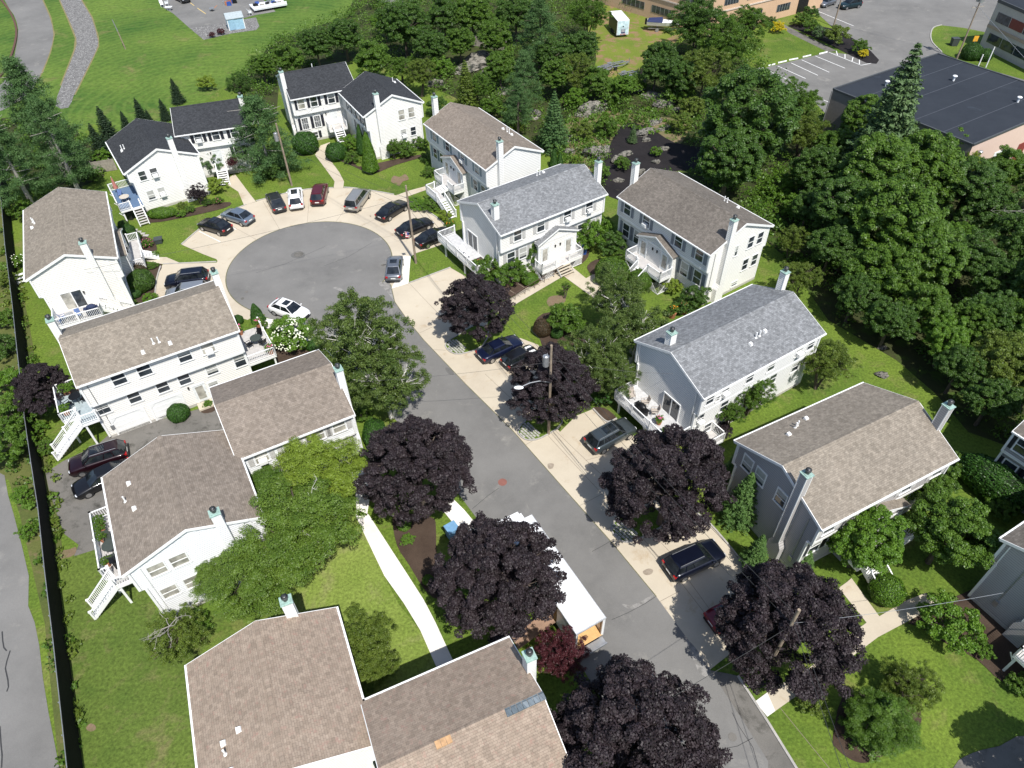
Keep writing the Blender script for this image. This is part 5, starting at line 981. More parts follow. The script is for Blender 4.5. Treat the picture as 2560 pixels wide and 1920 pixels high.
car('cross',(621,550),(567,532),bsilver,'blue silver hatchback beside the small black crossover on the parking arc')
car('suv',(521,692),(414,705),navy,'dark navy sport utility with silver roof rails above the silver car',rails=True)
car('suv',(523,726),(413,741),silver,'silver car half hidden behind the mottled brown roof')
car('sedan',(702,528),(677,480),dgrey,'dark grey sedan left of the white sport utility')
car('suv',(742,526),(737,467),whitep,'white sport utility parked between the dark grey sedan and the maroon one',rails=True,sun=True)
car('suv',(793,508),(804,463),maroon,'maroon sport utility on the parking arc')
car('van',(878,522),(911,476),gsilver,'silver minivan with roof rails on the parking arc',rails=True)
car('sedan',(952,543),(1010,506),black,'black sedan with silver wheels left of the utility pole')
car('sedan',(1000,583),(1073,552),black,'upper of the two black sedans behind the utility pole')
car('sedan',(1047,608),(1120,575),black,'lower of the two black sedans behind the utility pole, nose under the deck')
car('cross',(983,700),(989,640),lgrey,'grey crossover with sunroof parked in the turning circle by the new concrete',sun=True)
car('cross',(684,762),(763,790),whitep,'white crossover in the turning circle near the white flowering bush',sun=True)
car('sedan',(1201,893),(1297,848),bluep,'dark blue older sedan on the concrete apron')
car('mini',(1262,912),(1338,872),black,'small black hatchback with white bonnet stripes',stripes=True)
car('suv',(1484,1112),(1568,1066),ggrey,'green grey estate car with sunroof beside the furnished deck',rails=True,sun=True)
car('suv',(1674,1428),(1795,1372),navy,'dark navy sport utility alone on the lower concrete bay',rails=True)
car('sedan',(1792,1552),(1895,1500),redp,'red car mostly hidden under the lowest purple maple')
car('suv',(309,1128),(182,1168),burg,'burgundy sport utility on the asphalt drive by the white stairs',rails=True,sun=True)
car('sedan',(312,1170),(200,1222),black,'black sedan on the asphalt drive partly under the brown roof')
car('suv',(440,-12),(470,3),black,'black car cut by the top edge near the blue shed',group='cars behind the wood')
car('cross',(2085,0),(2050,12),lgrey,'silver car by the office entrance at the top edge',group='cars behind the wood')
car('suv',(2150,8),(2100,16),plain('teal_paint',(.008,.022,.028),.3),'dark teal car in the shade at the top edge',group='cars behind the wood')
# pickup bed at the top edge
p=g(958,8); r=empty('pickup_truck',(p[0],p[1],0),R_(-62),'silver pickup truck with open slatted bed at the top edge','truck')
m=MB(); m.box(-1.6,1.6,-.95,-.85,.6,1.15); m.box(-1.6,1.6,.85,.95,.6,1.15); m.box(1.5,1.6,-.85,.85,.6,1.1); m.build('side_panel',silver,r)
m=MB(); m.box(-1.6,1.5,-.85,.85,.55,.65); [m.box(-1.5+i*.3,-1.4+i*.3,-.8,.8,.65,.72) for i in range(10)]; m.build('load_bed',plain('grey_bed',(.2,.2,.2),.7),r)
m=MB(); m.box(-3.4,-1.62,-.93,.93,.55,1.25); m.hexa([(-3.1,-.85,1.25),(-1.65,-.85,1.25),(-3.1,.85,1.25),(-1.65,.85,1.25),(-2.8,-.7,1.85),(-1.75,-.7,1.85),(-2.8,.7,1.85),(-1.75,.7,1.85)]); m.build('cab',silver,r)
for x in (-2.7,.7):
    for s in (-1,1): m=MB(); m.tube((x,s*.75,.38),(x,s*.97,.38),.38,n=14); m.build('wheel',rubber,r)
# moving truck
p0=Vector((5.95,22.85,0)); dv=(Vector((1.24,31.3,0))-p0).normalized(); a=math.atan2(dv.y,dv.x); L=9.6; ctr=p0+dv*L/2+Vector((dv.y,-dv.x,0))*-1.18
r=empty('moving_truck',(ctr.x,ctr.y,.03),a,'white box moving truck with open rear and plywood floor between the purple maples','truck')
x0,x1=-L/2,L/2; hh=3.35; fl=1.05
m=MB(); m.box(x0,x1,-1.18,1.18,hh,hh+.06); m.build('box_roof',steelw,r); m=MB(); [m.box(x0+i*1.2-.02,x0+i*1.2+.02,-1.16,1.16,hh+.06,hh+.067) for i in range(1,8)]; m.box(x0,x1,-1.2,-1.14,hh-.06,hh+.075); m.box(x0,x1,1.14,1.2,hh-.06,hh+.075); m.box(x0-.03,x0+.05,-1.2,1.2,hh-.08,hh+.08); m.build('roof_trim',plain('dull_aluminium',(.55,.56,.57),.5,.3),r)
m=MB(); m.box(x0,x1,-1.18,-1.13,fl-.1,hh); m.box(x1-.05,x1,-1.13,1.13,fl-.1,hh); m.box(x0+.02,x0+.1,-1.13,-1.0,fl,hh); m.box(x0+.02,x0+.1,1.0,1.13,fl,hh); m.box(x0+.02,x0+.1,-1.0,1.0,hh-.2,hh); m.box(x0,x0+2.3,1.13,1.18,fl-.1,hh); m.box(x0+3.5,x1,1.13,1.18,fl-.1,hh); m.build('box_wall',steelw,r)
m=MB(); m.box(x0,x1-.06,-1.12,1.12,fl-.08,fl); m.build('load_floor',ply,r)
m=MB(); [m.box(x0+.3+i*.6,x0+.35+i*.6,-1.125,-1.08,fl+.01,hh-.05) for i in range(12)]; m.build('slat',ply,r)
m=MB(); m.box(x0-.55,x0-.02,-1.1,1.1,fl-.35,fl-.25); m.box(x0-.6,x0-.5,-1.15,1.15,fl-.42,fl-.22); m.build('rear_step',galv,r)
m=MB(); m.bar((x0+2.9,1.2,fl),(x0+2.9,4.2,.1),.95,.05); m.bar((x0+2.42,1.2,fl+.03),(x0+2.42,4.2,.13),.05,.12); m.bar((x0+3.38,1.2,fl+.03),(x0+3.38,4.2,.13),.05,.12); m.build('side_ramp',plain('ramp_brown',(.30,.19,.13),.8),r)
m=MB(); m.box(x1+.1,x1+2.0,-1.1,1.1,.6,1.4); m.hexa([(x1+.1,-1.05,1.4),(x1+1.7,-1.05,1.4),(x1+.1,1.05,1.4),(x1+1.7,1.05,1.4),(x1+.1,-.95,2.3),(x1+1.2,-.95,2.3),(x1+.1,.95,2.3),(x1+1.2,.95,2.3)]); m.build('cab',steelw,r)
m=MB(); m.box(x0,x1+1.7,-.45,.45,.55,.75); m.build('chassis',blackm,r)
for x in (x0+1.6,x0+2.6,x1+1.0):
    for s in (-1,1): m=MB(); m.tube((x,s*.75,.48),(x,s*1.1,.48),.5,n=16); m.build('wheel',rubber,r)
m=MB(); m.box(x1-3.2,x1-2.6,-1.19,-1.185,hh-.5,hh-.05); m.build('painted_mark',plain('mark_blue',(.05,.30,.55),.5),r)
m=MB(); m.tube((x0+1.2,-.45,fl),(x0+1.2,-.45,fl+.85),.33,.36,16); o=m.build('plastic_barrel',bluetarp); o.matrix_world=r.matrix_world
o.location=r.location; o.rotation_euler=(0,0,a); tag(o,'blue plastic barrel standing on the plywood floor of the truck','barrel')
# ------------------------------------------------ poles and wires
def pole(base,h,label,lean=(0,0),r0=.145,arms=(),trans=0,tdir=0,name='utility_pole'):
    r=empty(name,(base[0],base[1],0),0,label,'utility pole','wooden utility poles'); m=MB(); t=(lean[0],lean[1],h); m.tube((0,0,-.3),t,r0,r0*.68,12); m.build('pole',polewood,r)
    for z,l,an in arms:
        c,s=math.cos(an),math.sin(an); m=MB(); m.bar((-c*l/2+lean[0],-s*l/2+lean[1],z),(c*l/2+lean[0],s*l/2+lean[1],z),.1,.12)
        for q in (-.45,-.2,.2,.45): m.tube((c*l*q+lean[0],s*l*q+lean[1],z+.05),(c*l*q+lean[0],s*l*q+lean[1],z+.25),.04,n=6)
        m.build('crossarm',oldwood,r)
    for i in range(trans):
        an=tdir+i*PI*2/3; m=MB(); x,y=math.cos(an)*.42+lean[0]*.85,math.sin(an)*.42+lean[1]*.85; m.tube((x,y,h-2.3),(x,y,h-1.3),.27,n=14); m.tube((x,y,h-1.3),(x,y,h-1.22),.2,.1,n=14); m.tube((x+.1,y,h-1.22),(x+.1,y,h-1.0),.04,n=6); m.tube((x,y,h-1.9),(lean[0]*.8,lean[1]*.8,h-1.9),.04,n=6); m.build('transformer',galv,r)
    m=MB(); m.tube((0,.2,h*.2),(lean[0],lean[1]+.12,h*.9),.02,n=5); m.build('ground_wire',galv,r); return r
P1=g(1040,658); P2=g(729.7,464); P3=(3.19,42.3); P4=(16.0,19.5); P5=g(2391.6,147.6); P6=g(2083.5,66.5)
pole(P1,10.0,'wooden utility pole at the grass corner by the two black sedans')
pole(P2,8.7,'grey utility pole with one transformer beside the white sport utility',trans=1,tdir=PI)
pole(P3,10.6,'utility pole with a street lamp arm rising from the second purple maple',trans=1,tdir=PI*.9)
pole(P4,10.4,'utility pole rising out of the lowest purple maple at the bottom right',lean=(.0,0))
pole(P5,11.5,'tall utility pole with three transformers by the office lawn',arms=((8.4,2.6,.3),),trans=3,tdir=.2)
pole(P6,9,'bare grey utility pole beside the planting bed at the top')
r=empty('street_lamp',(P3[0],P3[1],0),0,'white street lamp on a curved arm fixed to the second utility pole','street lamp')
m=MB(); Q=[Vector((-.1,-.1,6.6)),Vector((-.9,-.35,7.0)),Vector((-1.7,-.6,7.05)),Vector((-2.3,-.8,6.9))]; m.path(Q,.05,.045,8); m.build('arm',galv,r); m=MB(); m.ell((-2.65,-.92,6.85),(.42,.2,.13),12,8); m.build('lamp_head',steelw,r,smooth=True)
def wire(A,B,sag,label,rad=.016,name='overhead_wire',group='overhead wires',mt=None):
    A=Vector(A);B=Vector(B); m=MB(); n=10; P=[A+(B-A)*(i/n)-Vector((0,0,sag*4*(i/n)*(1-i/n))) for i in range(n+1)]
    for i in range(n): m.tube(P[i],P[i+1],rad,n=4,cap=False)
    tag(m.build(name,mt or seam),label,'wire',group)
v3=lambda p,z,dx=0,dy=0:(p[0]+dx,p[1]+dy,z)
for k,(z,dx) in enumerate(((9.8,0),(8.6,.12),(7.6,-.1))):
    n_=('top','middle','lowest')[k]
    wire(v3(P1,z-.2,dx),v3(P3,z+.2,dx),.5,n_+' wire between the pole by the black sedans and the lamp pole')
    wire(v3(P3,z+.2,dx),v3(P4,z,dx),.5,n_+' wire between the lamp pole and the pole in the lowest maple')
    wire(v3(P1,z-.2,dx),v3(P2,z-1.4,dx),.5,n_+' wire between the pole by the black sedans and the transformer pole')
e4=Vector(P4)+Vector((2.8,-22)) if False else None
for k,dx in enumerate((-.35,.35)): wire(v3(P4,9.4,dx*.3),(17.2+dx,2,8.5),.5,('left','right')[k]+' of the two wires running down over the corner lawn')
wire(v3(P3,8.8),(-13.6,42.8,6.5),.3,'service wire from the lamp pole to the L shaped house',.014)
wire(v3(P4,8.5),(2.2,13,6.7),.3,'service wire from the lowest pole across the road',.014)
wire(v3(P4,8.8),(31,22.5,6.3),.3,'service wire from the lowest pole to the house at the right edge',.013,mt=galv)
wire(v3(P3,9),(13.5,43,6.5),.3,'service wire from the lamp pole to the grey roofed house',.014)
wire(v3(P2,7.6),(-26,101,6.2),.3,'service wire from the transformer pole to the white L shaped house',.014)
wire(v3(P1,8.6),(-43,60,6.4),.4,'service wire crossing the turning circle to the tan roofed house',.014)
wire(v3(P5,9.8),v3(P6,8.6),.8,'long black wire over the office car park',.04)
wire(v3(P5,8.5),(84,104,2.0),.1,'guy wire from the tall pole down to the office lawn',.03,mt=galv)
# flag
r=empty('flag',v3(P1,4.3,-.2,-.25),0,'small striped flag hanging from the utility pole','flag'); m=MB(); m.tube((0,0,0),(-1.0,-.5,.6),.02,n=6); m.build('staff',white,r)
r.scale=(.55,.55,.55)
for i in range(7):
    m=MB(); A=Vector((-.25,-.12,.12-i*.16)); B=Vector((-.9,-.45,.5-i*.2)); m.face([A,B,B+Vector((0,0,-.2)),A+Vector((0,0,-.16))]); m.build('stripe',plain('flag_red',(.5,.03,.05),.8) if i%2==0 else plain('flag_white',(.75,.75,.75),.8),r)
m=MB(); A=Vector((-.24,-.13,.13)); B=Vector((-.55,-.3,.31)); m.face([A,B,B+Vector((0,-.01,-.72)),A+Vector((0,-.01,-.62))]); m.build('canton',plain('flag_blue',(.02,.04,.2),.8),r)
# old mast in the field
p=g(*T(0,0,1085,425)); r=empty('wooden_post',(p[0],p[1],0),0,'thin weathered post standing alone in the mown field','post'); m=MB(); m.tube((0,0,0),(-.2,0,3.2),.11,.10,8); m.build('lower_post',polewood,r); m=MB(); m.tube((-.2,0,3.2),(-.4,0,5.2),.10,.08,8); m.build('upper_post',galv,r)
# ------------------------------------------------ fences
FB=[(-72,96),(-64.41,81.81),(-58.7,71.26),(-52.51,60.26),(-48.3,52.6),(-43.2,43.4),(-40.2,38.2),(-37.5,33.6),(-34.6,28.3),(-31.3,22.4),(-28.0,16.4),(-24.5,10)]
r=empty('screened_fence',(0,0,0),0,'long tall fence hung with black privacy screen along the left side','fence'); m=MB(); H=2.35
for a_,b_ in zip(FB,FB[1:]): m.hexa([(a_[0]-.02,a_[1],0),(b_[0]-.02,b_[1],0),(a_[0]+.02,a_[1],0),(b_[0]+.02,b_[1],0),(a_[0]-.02,a_[1],H),(b_[0]-.02,b_[1],H),(a_[0]+.02,a_[1],H),(b_[0]+.02,b_[1],H)])
m.build('privacy_screen',surf('black_screen',(.008,.008,.008),(.014,.014,.013),.5,2,6,bs=.5),r)
m=MB()
for a_,b_ in zip(FB,FB[1:]): m.tube((a_[0],a_[1],H+.03),(b_[0],b_[1],H+.03),.03,n=6)
m.build('top_rail',galv,r)
for a_,b_ in zip(FB,FB[1:]):
    L=math.dist(a_,b_); n=max(1,round(L/2.6))
    for k in range(n): x=a_[0]+(b_[0]-a_[0])*k/n-.06; y=a_[1]+(b_[1]-a_[1])*k/n; m=MB(); m.tube((x,y,0),(x,y,H+.1),.035,n=6); m.build('post',galv,r)
def boardfence(A,B,label,h=1.7,posts=True):
    A=Vector(A);B=Vector(B); r=empty('board_fence',(A.x,A.y,0),math.atan2(B.y-A.y,B.x-A.x),label,'fence'); L=(B-A).length; m=MB(); x=0; rr=random.Random(3)
    while x<L: m.box(x,x+.14,-.02,.02,.05,h+rr.uniform(-.04,.02)); x+=.15
    m.build('boards',oldwood,r); m=MB(); m.box(0,L,.02,.07,.4,.5); m.box(0,L,.02,.07,h-.3,h-.2); m.build('rail',oldwood,r)
    for k in range(int(L/2.4)+1): m=MB(); m.box(k*2.4-.06,k*2.4+.06,.07,.17,0,h+.1); m.build('post',oldwood,r)
q=g(*T(0,0,820,1500)); q2=g(*T(0,0,1010,1470)); boardfence(q,q2,'grey board fence behind the pines at the white L house')
boardfence(g(*T(1,0,1870,395)),g(*T(1,0,2160,440),),'weathered board fence above the pale rock face',2.0)
boardfence(g(*T(2,0,1085,800)),g(*T(2,0,1150,775)),'short weathered board fence by the flat rock slabs',1.8)
# ------------------------------------------------ large buildings
def flatbox(name,label,A,B,C,h,wall,roof,par=.25):
    A,B,C=[Vector(q[:2]) for q in (A,B,C)]; D=B+C-A; r=empty(name,(A.x,A.y,0),0,label,'building'); P=[Vector((0,0)),B-A,D-A,C-A]; m=MB()
    for i in range(4): a_,b_=P[i],P[(i+1)%4]; m.face([(a_.x,a_.y,0),(b_.x,b_.y,0),(b_.x,b_.y,h),(a_.x,a_.y,h)])
    m.build('wall',wall,r); m=MB(); m.face([(q.x,q.y,h+.02) for q in P]); m.build('roof',roof,r)
    m=MB(); c=sum(P,Vector((0,0)))/4
    for i in range(4): a_,b_=P[i],P[(i+1)%4]; m.bar((a_.x,a_.y,h),(b_.x,b_.y,h),.22,par)
    m.build('parapet',plain('dark_flashing',(.06,.065,.07),.6),r); return r,P
membrane=surf('roof_membrane',(.022,.026,.034),(.030,.035,.044),.15,.6,3,c3=(.045,.055,.07),c3lo=.62,c3hi=.7,rough=.75,bs=.1,finevar=.06)
pinkw=surf('pink_render',(.62,.46,.38),(.66,.50,.42),.2,1,10,finevar=.05,bs=.1); blockw=surf('painted_block',(.21,.19,.175),(.26,.235,.215),.3,1.4,4,finevar=.1)
A_,B_,C_=(46.3,100.3),(66.5,112.6),(57.7,82.7)
r,P=flatbox('warehouse','low warehouse with dark blue grey flat roof and pink end wall','' or A_,B_,C_,6.5,blockw,membrane)
Av=Vector(A_); B2=P[1]; C2=P[3]; m=MB()
m.face([(C2.x+(P[2]-C2).normalized().y*.03*1,C2.y-.03,0),(P[2].x,P[2].y-.03,0),(P[2].x,P[2].y-.03,6.3),(C2.x,C2.y-.03,6.3)]); m.build('painted_wall',pinkw,r)
e=(P[2]-C2).normalized(); nrm=Vector((e.y,-e.x))
def onw(s,z0,z1,wd,mt,name,out=.05):
    a_=C2+e*s+nrm*.03; b_=C2+e*(s+wd)+nrm*.03; a2=a_+nrm*out; b2=b_+nrm*out; m=MB(); m.hexa([(a_.x,a_.y,z0),(b_.x,b_.y,z0),(a2.x,a2.y,z0),(b2.x,b2.y,z0),(a_.x,a_.y,z1),(b_.x,b_.y,z1),(a2.x,a2.y,z1),(b2.x,b2.y,z1)]); return m.build(name,mt,r)
onw(6.6,0,3.6,2.6,white,'roller_door'); onw(3.9,2.2,3.3,1.3,glassb,'window'); onw(2.6,.1,2.2,1.0,sh_grey,'door'); onw(12.5,0,3.2,2.0,plain('red_door',(.22,.04,.035),.6),'roller_door')
m=MB(); q=C2+e*1.6+nrm*.5; m.tube((q.x,q.y,3.5),(q.x,q.y,5.2),.16,n=10); m.ell((q.x,q.y,5.35),(.3,.3,.2)); m.tube((q.x,q.y,3.9),(q.x-nrm.x*.5,q.y-nrm.y*.5,3.9),.1,n=8); m.build('exhaust_duct',galv,r)
for i in range(1,5):
    m=MB(); a_=P[0]+(C2-P[0])*(i/5); b_=a_+P[1]-P[0]; m.bar((a_.x,a_.y,6.525),(b_.x,b_.y,6.525),.12,.02); m.build('roof_seam',plain('seam_grey',(.05,.056,.068),.7),r)
for px in (T(3,0,1600,700),T(3,0,1018,745),T(3,0,2155,885)):
    q=g(*px,6.5); q=(q[0]-A_[0],q[1]-A_[1]); m=MB(); m.tube((q[0],q[1],6.5),(q[0],q[1],7.1),.14,n=10); m.ell((q[0],q[1],7.2),(.33,.33,.14)); m.build('roof_vent',steelw,r)
m=MB(); m.tube((-.15,-.1,0),(-.15,-.1,6.3),.07,n=8); m.build('drain_pipe',galv,r)
# peach office at top
peach=surf('peach_render',(.55,.37,.24),(.60,.41,.27),.2,1,8,finevar=.04,bs=.1)
C0=Vector((38.3,141.2)); Lv=Vector((22.5,159.5))-C0; Rv=Vector((63.4,155.8))-C0
r,P=flatbox('office_building','peach rendered two storey office building at the top edge',C0,C0+Lv*1.5,C0+Rv*1.05,8.5,peach,membrane)
for V,offs in ((Lv,((.08,.30),(.36,.58),(.66,.9))),(Rv,((.10,.22),(.30,.46),(.60,.72)))):
    n_=Vector((V.y,-V.x)).normalized(); n_= n_ if n_.y<0 else -n_
    for z0 in (1.3,4.9):
        for a0,a1 in offs:
            a_=V*a0;b_=V*a1; m=MB(); m.hexa([(a_.x,a_.y,z0),(b_.x,b_.y,z0),(a_.x+n_.x*.05,a_.y+n_.y*.05,z0),(b_.x+n_.x*.05,b_.y+n_.y*.05,z0),(a_.x,a_.y,z0+1.3),(b_.x,b_.y,z0+1.3),(a_.x+n_.x*.05,a_.y+n_.y*.05,z0+1.3),(b_.x+n_.x*.05,b_.y+n_.y*.05,z0+1.3)]); o=m.build('window',glass,r)
            m=MB()
            for k in range(6): q=a_+(b_-a_)*k/5; m.box(q.x-.04,q.x+.04,q.y+n_.y*.09-.03,q.y+n_.y*.09+.03,z0,z0+1.3)
            m.build('mullion',galv,o)
    m=MB(); a_=V*.02; b_=V*.98; m.bar((a_.x+n_.x*.08,a_.y+n_.y*.08,4.0),(b_.x+n_.x*.08,b_.y+n_.y*.08,4.0),.1,.25); m.build('band',plain('peach_band',(.6,.5,.42),.8),r)
n_=Vector((Rv.y,-Rv.x)).normalized(); a_=Rv*.80;b_=Rv*.90; m=MB(); m.hexa([(a_.x,a_.y,.2),(b_.x,b_.y,.2),(a_.x+n_.x*.1,a_.y+n_.y*.1,.2),(b_.x+n_.x*.1,b_.y+n_.y*.1,.2),(a_.x,a_.y,3),(b_.x,b_.y,3),(a_.x+n_.x*.1,a_.y+n_.y*.1,3),(b_.x+n_.x*.1,b_.y+n_.y*.1,3)]); m.build('door',blackm,r)
# block office top right
A_=Vector((85.8,133.5)); d1=Vector((.21,-.97)); d2=Vector((.97,.21)); blk=surf('pale_block',(.40,.37,.33),(.47,.44,.40),.3,2,5,finevar=.12)
r,P=flatbox('office_block','grey block office with dark ribbon windows at the top right corner',A_,A_+d2*30,A_+d1*22,7.6,blk,membrane,.5)
for z0 in (1.2,4.6):
    for k in range(6):
        a_=d1*(1.2+k*3.3);b_=d1*(1.2+k*3.3+3.1); m=MB(); m.hexa([(a_.x-.06,a_.y,z0),(b_.x-.06,b_.y,z0),(a_.x,a_.y,z0),(b_.x,b_.y,z0),(a_.x-.06,a_.y,z0+1.5),(b_.x-.06,b_.y,z0+1.5),(a_.x,a_.y,z0+1.5),(b_.x,b_.y,z0+1.5)]); m.build('window',plain('red_blind',(.16,.03,.025),.4) if (z0>3 and k==1) else glass,r)
m=MB(); m.bar((-.05,0,3.6),(d1.x*21.9-.05,d1.y*21.9,3.6),.08,.5); m.build('band',plain('tan_band',(.38,.29,.22),.8),r)
for i in range(3):
    for j in range(2): q=d2*(4+j*2.2)+d1*(3+i*2.5); m=MB(); m.bar((q.x,q.y,8.1),(q.x+1.8,q.y+.4,7.9),.9,.06); m.build('roof_panel',plain('panel_blue',(.25,.33,.45),.2),r)
# ------------------------------------------------ shed, trailer, boat and yard things
p=g(*T(0,0,2045,240)); r=empty('garden_shed',(p[0],p[1],0),.42,'pale blue garden shed with white trim by the rear car park','shed')
m=MB(); W_,D_,H_=3.2,2.4,2.1; m.box(-W_/2,W_/2,-D_/2,D_/2,0,H_); m.build('wall',plain('shed_blue',(.30,.48,.60),.6),r); m=MB()
for sg in (-1,1): m.hexa([(-W_/2-.1,sg*(D_/2+.15),H_-.05),(W_/2+.1,sg*(D_/2+.15),H_-.05),(-W_/2-.1,0,H_+.75),(W_/2+.1,0,H_+.75),(-W_/2-.1,sg*(D_/2+.15),H_+.03),(W_/2+.1,sg*(D_/2+.15),H_+.03),(-W_/2-.1,0,H_+.83),(W_/2+.1,0,H_+.83)])
m.build('roof',plain('shed_roof',(.33,.38,.40),.7),r); m=MB(); [m.box(x-.07,x+.07,-D_/2-.03,-D_/2,0,H_) for x in (-W_/2+.07,W_/2-.07)]; m.box(-W_/2,W_/2,-D_/2-.035,-D_/2,H_-.12,H_); m.face([(-W_/2-.02,-D_/2,H_),(-W_/2-.02,D_/2,H_),(-W_/2-.02,0,H_+.7)]); m.build('trim',white,r)
m=MB(); m.box(-W_/2+.3,-W_/2+1.4,-D_/2-.05,-D_/2-.02,.1,1.9); m.build('door',plain('shed_door',(.27,.44,.56),.6),r)
p=g(*T(2,0,915,325)); r=empty('cargo_trailer',(p[0]+.4,p[1]+2.6,0),.16,'tall white cargo trailer with printed blue rear doors on the dry grass','trailer')
m=MB(); m.box(-1.15,1.15,-2.6,3.0,.45,2.95); m.build('body',plain('trailer_dark',(.05,.07,.05),.4) if False else steelw,r); m=MB(); m.box(-1.165,-1.15,-2.55,2.95,.5,2.9); m.build('side_panel',plain('trailer_dark',(.02,.03,.025),.4),r); m=MB(); m.box(-1.18,1.18,-2.62,3.02,2.95,3.02); m.build('roof',steelw,r)
m=MB(); m.box(-1.05,1.05,-2.64,-2.6,.5,2.9); o=m.build('rear_door',plain('pale_blue_print',(.55,.70,.76),.4,var=.3,scale=1.6),r)
m=MB(); m.box(-.35,.45,-2.66,-2.64,.75,1.5); m.build('printed_panel',plain('print_navy',(.03,.04,.12),.4),o); m=MB(); m.box(-.1,.12,-2.66,-2.64,1.85,2.05); m.build('emblem',blackm,o)
def text(body,size,loc,rot,mat,parent,name='lettering'):
    cu=bpy.data.curves.new(name,'FONT'); cu.body=body; cu.size=size; cu.align_x='CENTER'; cu.extrude=.004; o=bpy.data.objects.new(name,cu); COL.objects.link(o); bpy.context.view_layer.update()
    me=bpy.data.meshes.new_from_object(o); bpy.data.objects.remove(o); me.materials.clear(); me.materials.append(mat); o=bpy.data.objects.new(name,me); COL.objects.link(o); o.parent=parent; o.location=loc; o.rotation_euler=rot; return o
for x in (-.4,-.1,.25,.5): m=MB(); m.box(x-.12,x+.08,-2.66,-2.642,.55,.66); m.build('printed_strip',plain('print_red',(.6,.04,.05),.4),o)
m=MB(); [m.box(-.28,.38,-2.672,-2.662,1.0+i*.13,1.05+i*.13) for i in range(4)]; m.build('printed_lines',steelw,o)
m=MB(); [m.tube((s*1.15,y,.36),(s*1.3,y,.36),.36,n=12) for s in (-1,1) for y in (-.2,.7)]; m.build('wheel',rubber,r); m=MB(); m.bar((0,3.0,.5),(0,4.4,.5),.12); m.build('drawbar',blackm,r)
# boat on trailer
def hull(m,L,W,z0,dz,xs):
    R=[]
    for t,wf,kz in xs: R.append([((t-.5)*L,-W/2*wf,z0+dz),((t-.5)*L,-W/2*wf*.75,z0+dz*.35+kz),((t-.5)*L,0,z0+kz),((t-.5)*L,W/2*wf*.75,z0+dz*.35+kz),((t-.5)*L,W/2*wf,z0+dz)])
    for a_,b_ in zip(R,R[1:]):
        for k in range(4): m.face([a_[k],b_[k],b_[k+1],a_[k+1]])
    m.face(R[0])
p=g(*T(2,0,1300,265)); r=empty('motor_boat',(p[0],p[1],0),R_(-14),'white motor boat with navy cover on a trailer by the office','boat'); XS=((0,.95,0),(.3,1,0),(.6,.92,.05),(.85,.55,.22),(1,.03,.55))
m=MB(); hull(m,6.2,2.2,.7,1.0,XS); m.build('hull',steelw,r,smooth=False)
m=MB(); m.hexa([(-3.0,-1.0,1.72),(-.2,-1.05,1.72),(-3.0,1.0,1.72),(-.2,1.05,1.72),(-2.8,-.8,1.95),(-.3,-.8,2.2),(-2.8,.8,1.95),(-.3,.8,2.2)]); m.build('cover',plain('navy_cover',(.02,.03,.10),.8),r)
m=MB(); m.hexa([(-.2,-1.0,1.7),(3.0,-.08,1.72),(-.2,1.0,1.7),(3.0,.08,1.72),(-.1,-.9,1.8),(2.9,-.05,1.78),(-.1,.9,1.8),(2.9,.05,1.78)]); m.build('foredeck',steelw,r)
m=MB(); m.box(-3.5,-3.1,-.25,.25,1.0,2.0); m.build('outboard_motor',blackm,r)
m=MB(); m.bar((-2.8,-.7,.5),(3.6,0,.5),.1); m.bar((-2.8,.7,.5),(3.6,0,.5),.1); [m.tube((-1,s*.9,.33),(-1,s*1.1,.33),.33,n=12) for s in (-1,1)]; m.build('boat_trailer',galv,r)
def btrailer(px,ang,label,L=5.5):
    p=g(*px); r=empty('boat_trailer',(p[0],p[1],0),ang,label,'trailer','empty boat trailers'); m=MB()
    for s in (-1,1): m.bar((-L/2,s*.8,.55),(L*.15,s*.8,.55),.14); m.bar((L*.15,s*.8,.55),(L/2,0,.55),.14)
    for x in (-L*.45,-L*.2,0): m.bar((x,-.8,.55),(x,.8,.55),.11)
    m.bar((-L/2,-.35,.8),(L*.3,-.3,.8),.16,.08); m.bar((-L/2,.35,.8),(L*.3,.3,.8),.16,.08); m.tube((L/2,0,.2),(L/2,0,1.2),.06,n=6); m.build('frame',galv,r)
    for s in (-1,1): m=MB(); m.tube((-L*.15,s*.9,.33),(-L*.15,s*1.1,.33),.33,n=12); m.build('wheel',rubber,r); m=MB(); m.box(-L*.15-.45,-L*.15+.45,s*.85,s*1.15,.68,.73); m.build('mudguard',galv,r)
btrailer(T(2,0,900,585),R_(28),'larger empty galvanised boat trailer on the dry grass')
btrailer(T(2,0,800,620),R_(38),'smaller boat trailer partly under bushes',4)
btrailer(T(2,0,1010,665),R_(25),'lowest empty boat trailer at the edge of the dry grass',3.5)
btrailer(T(2,0,550,440),R_(22),'upper left empty trailer frame among shrubs',5)
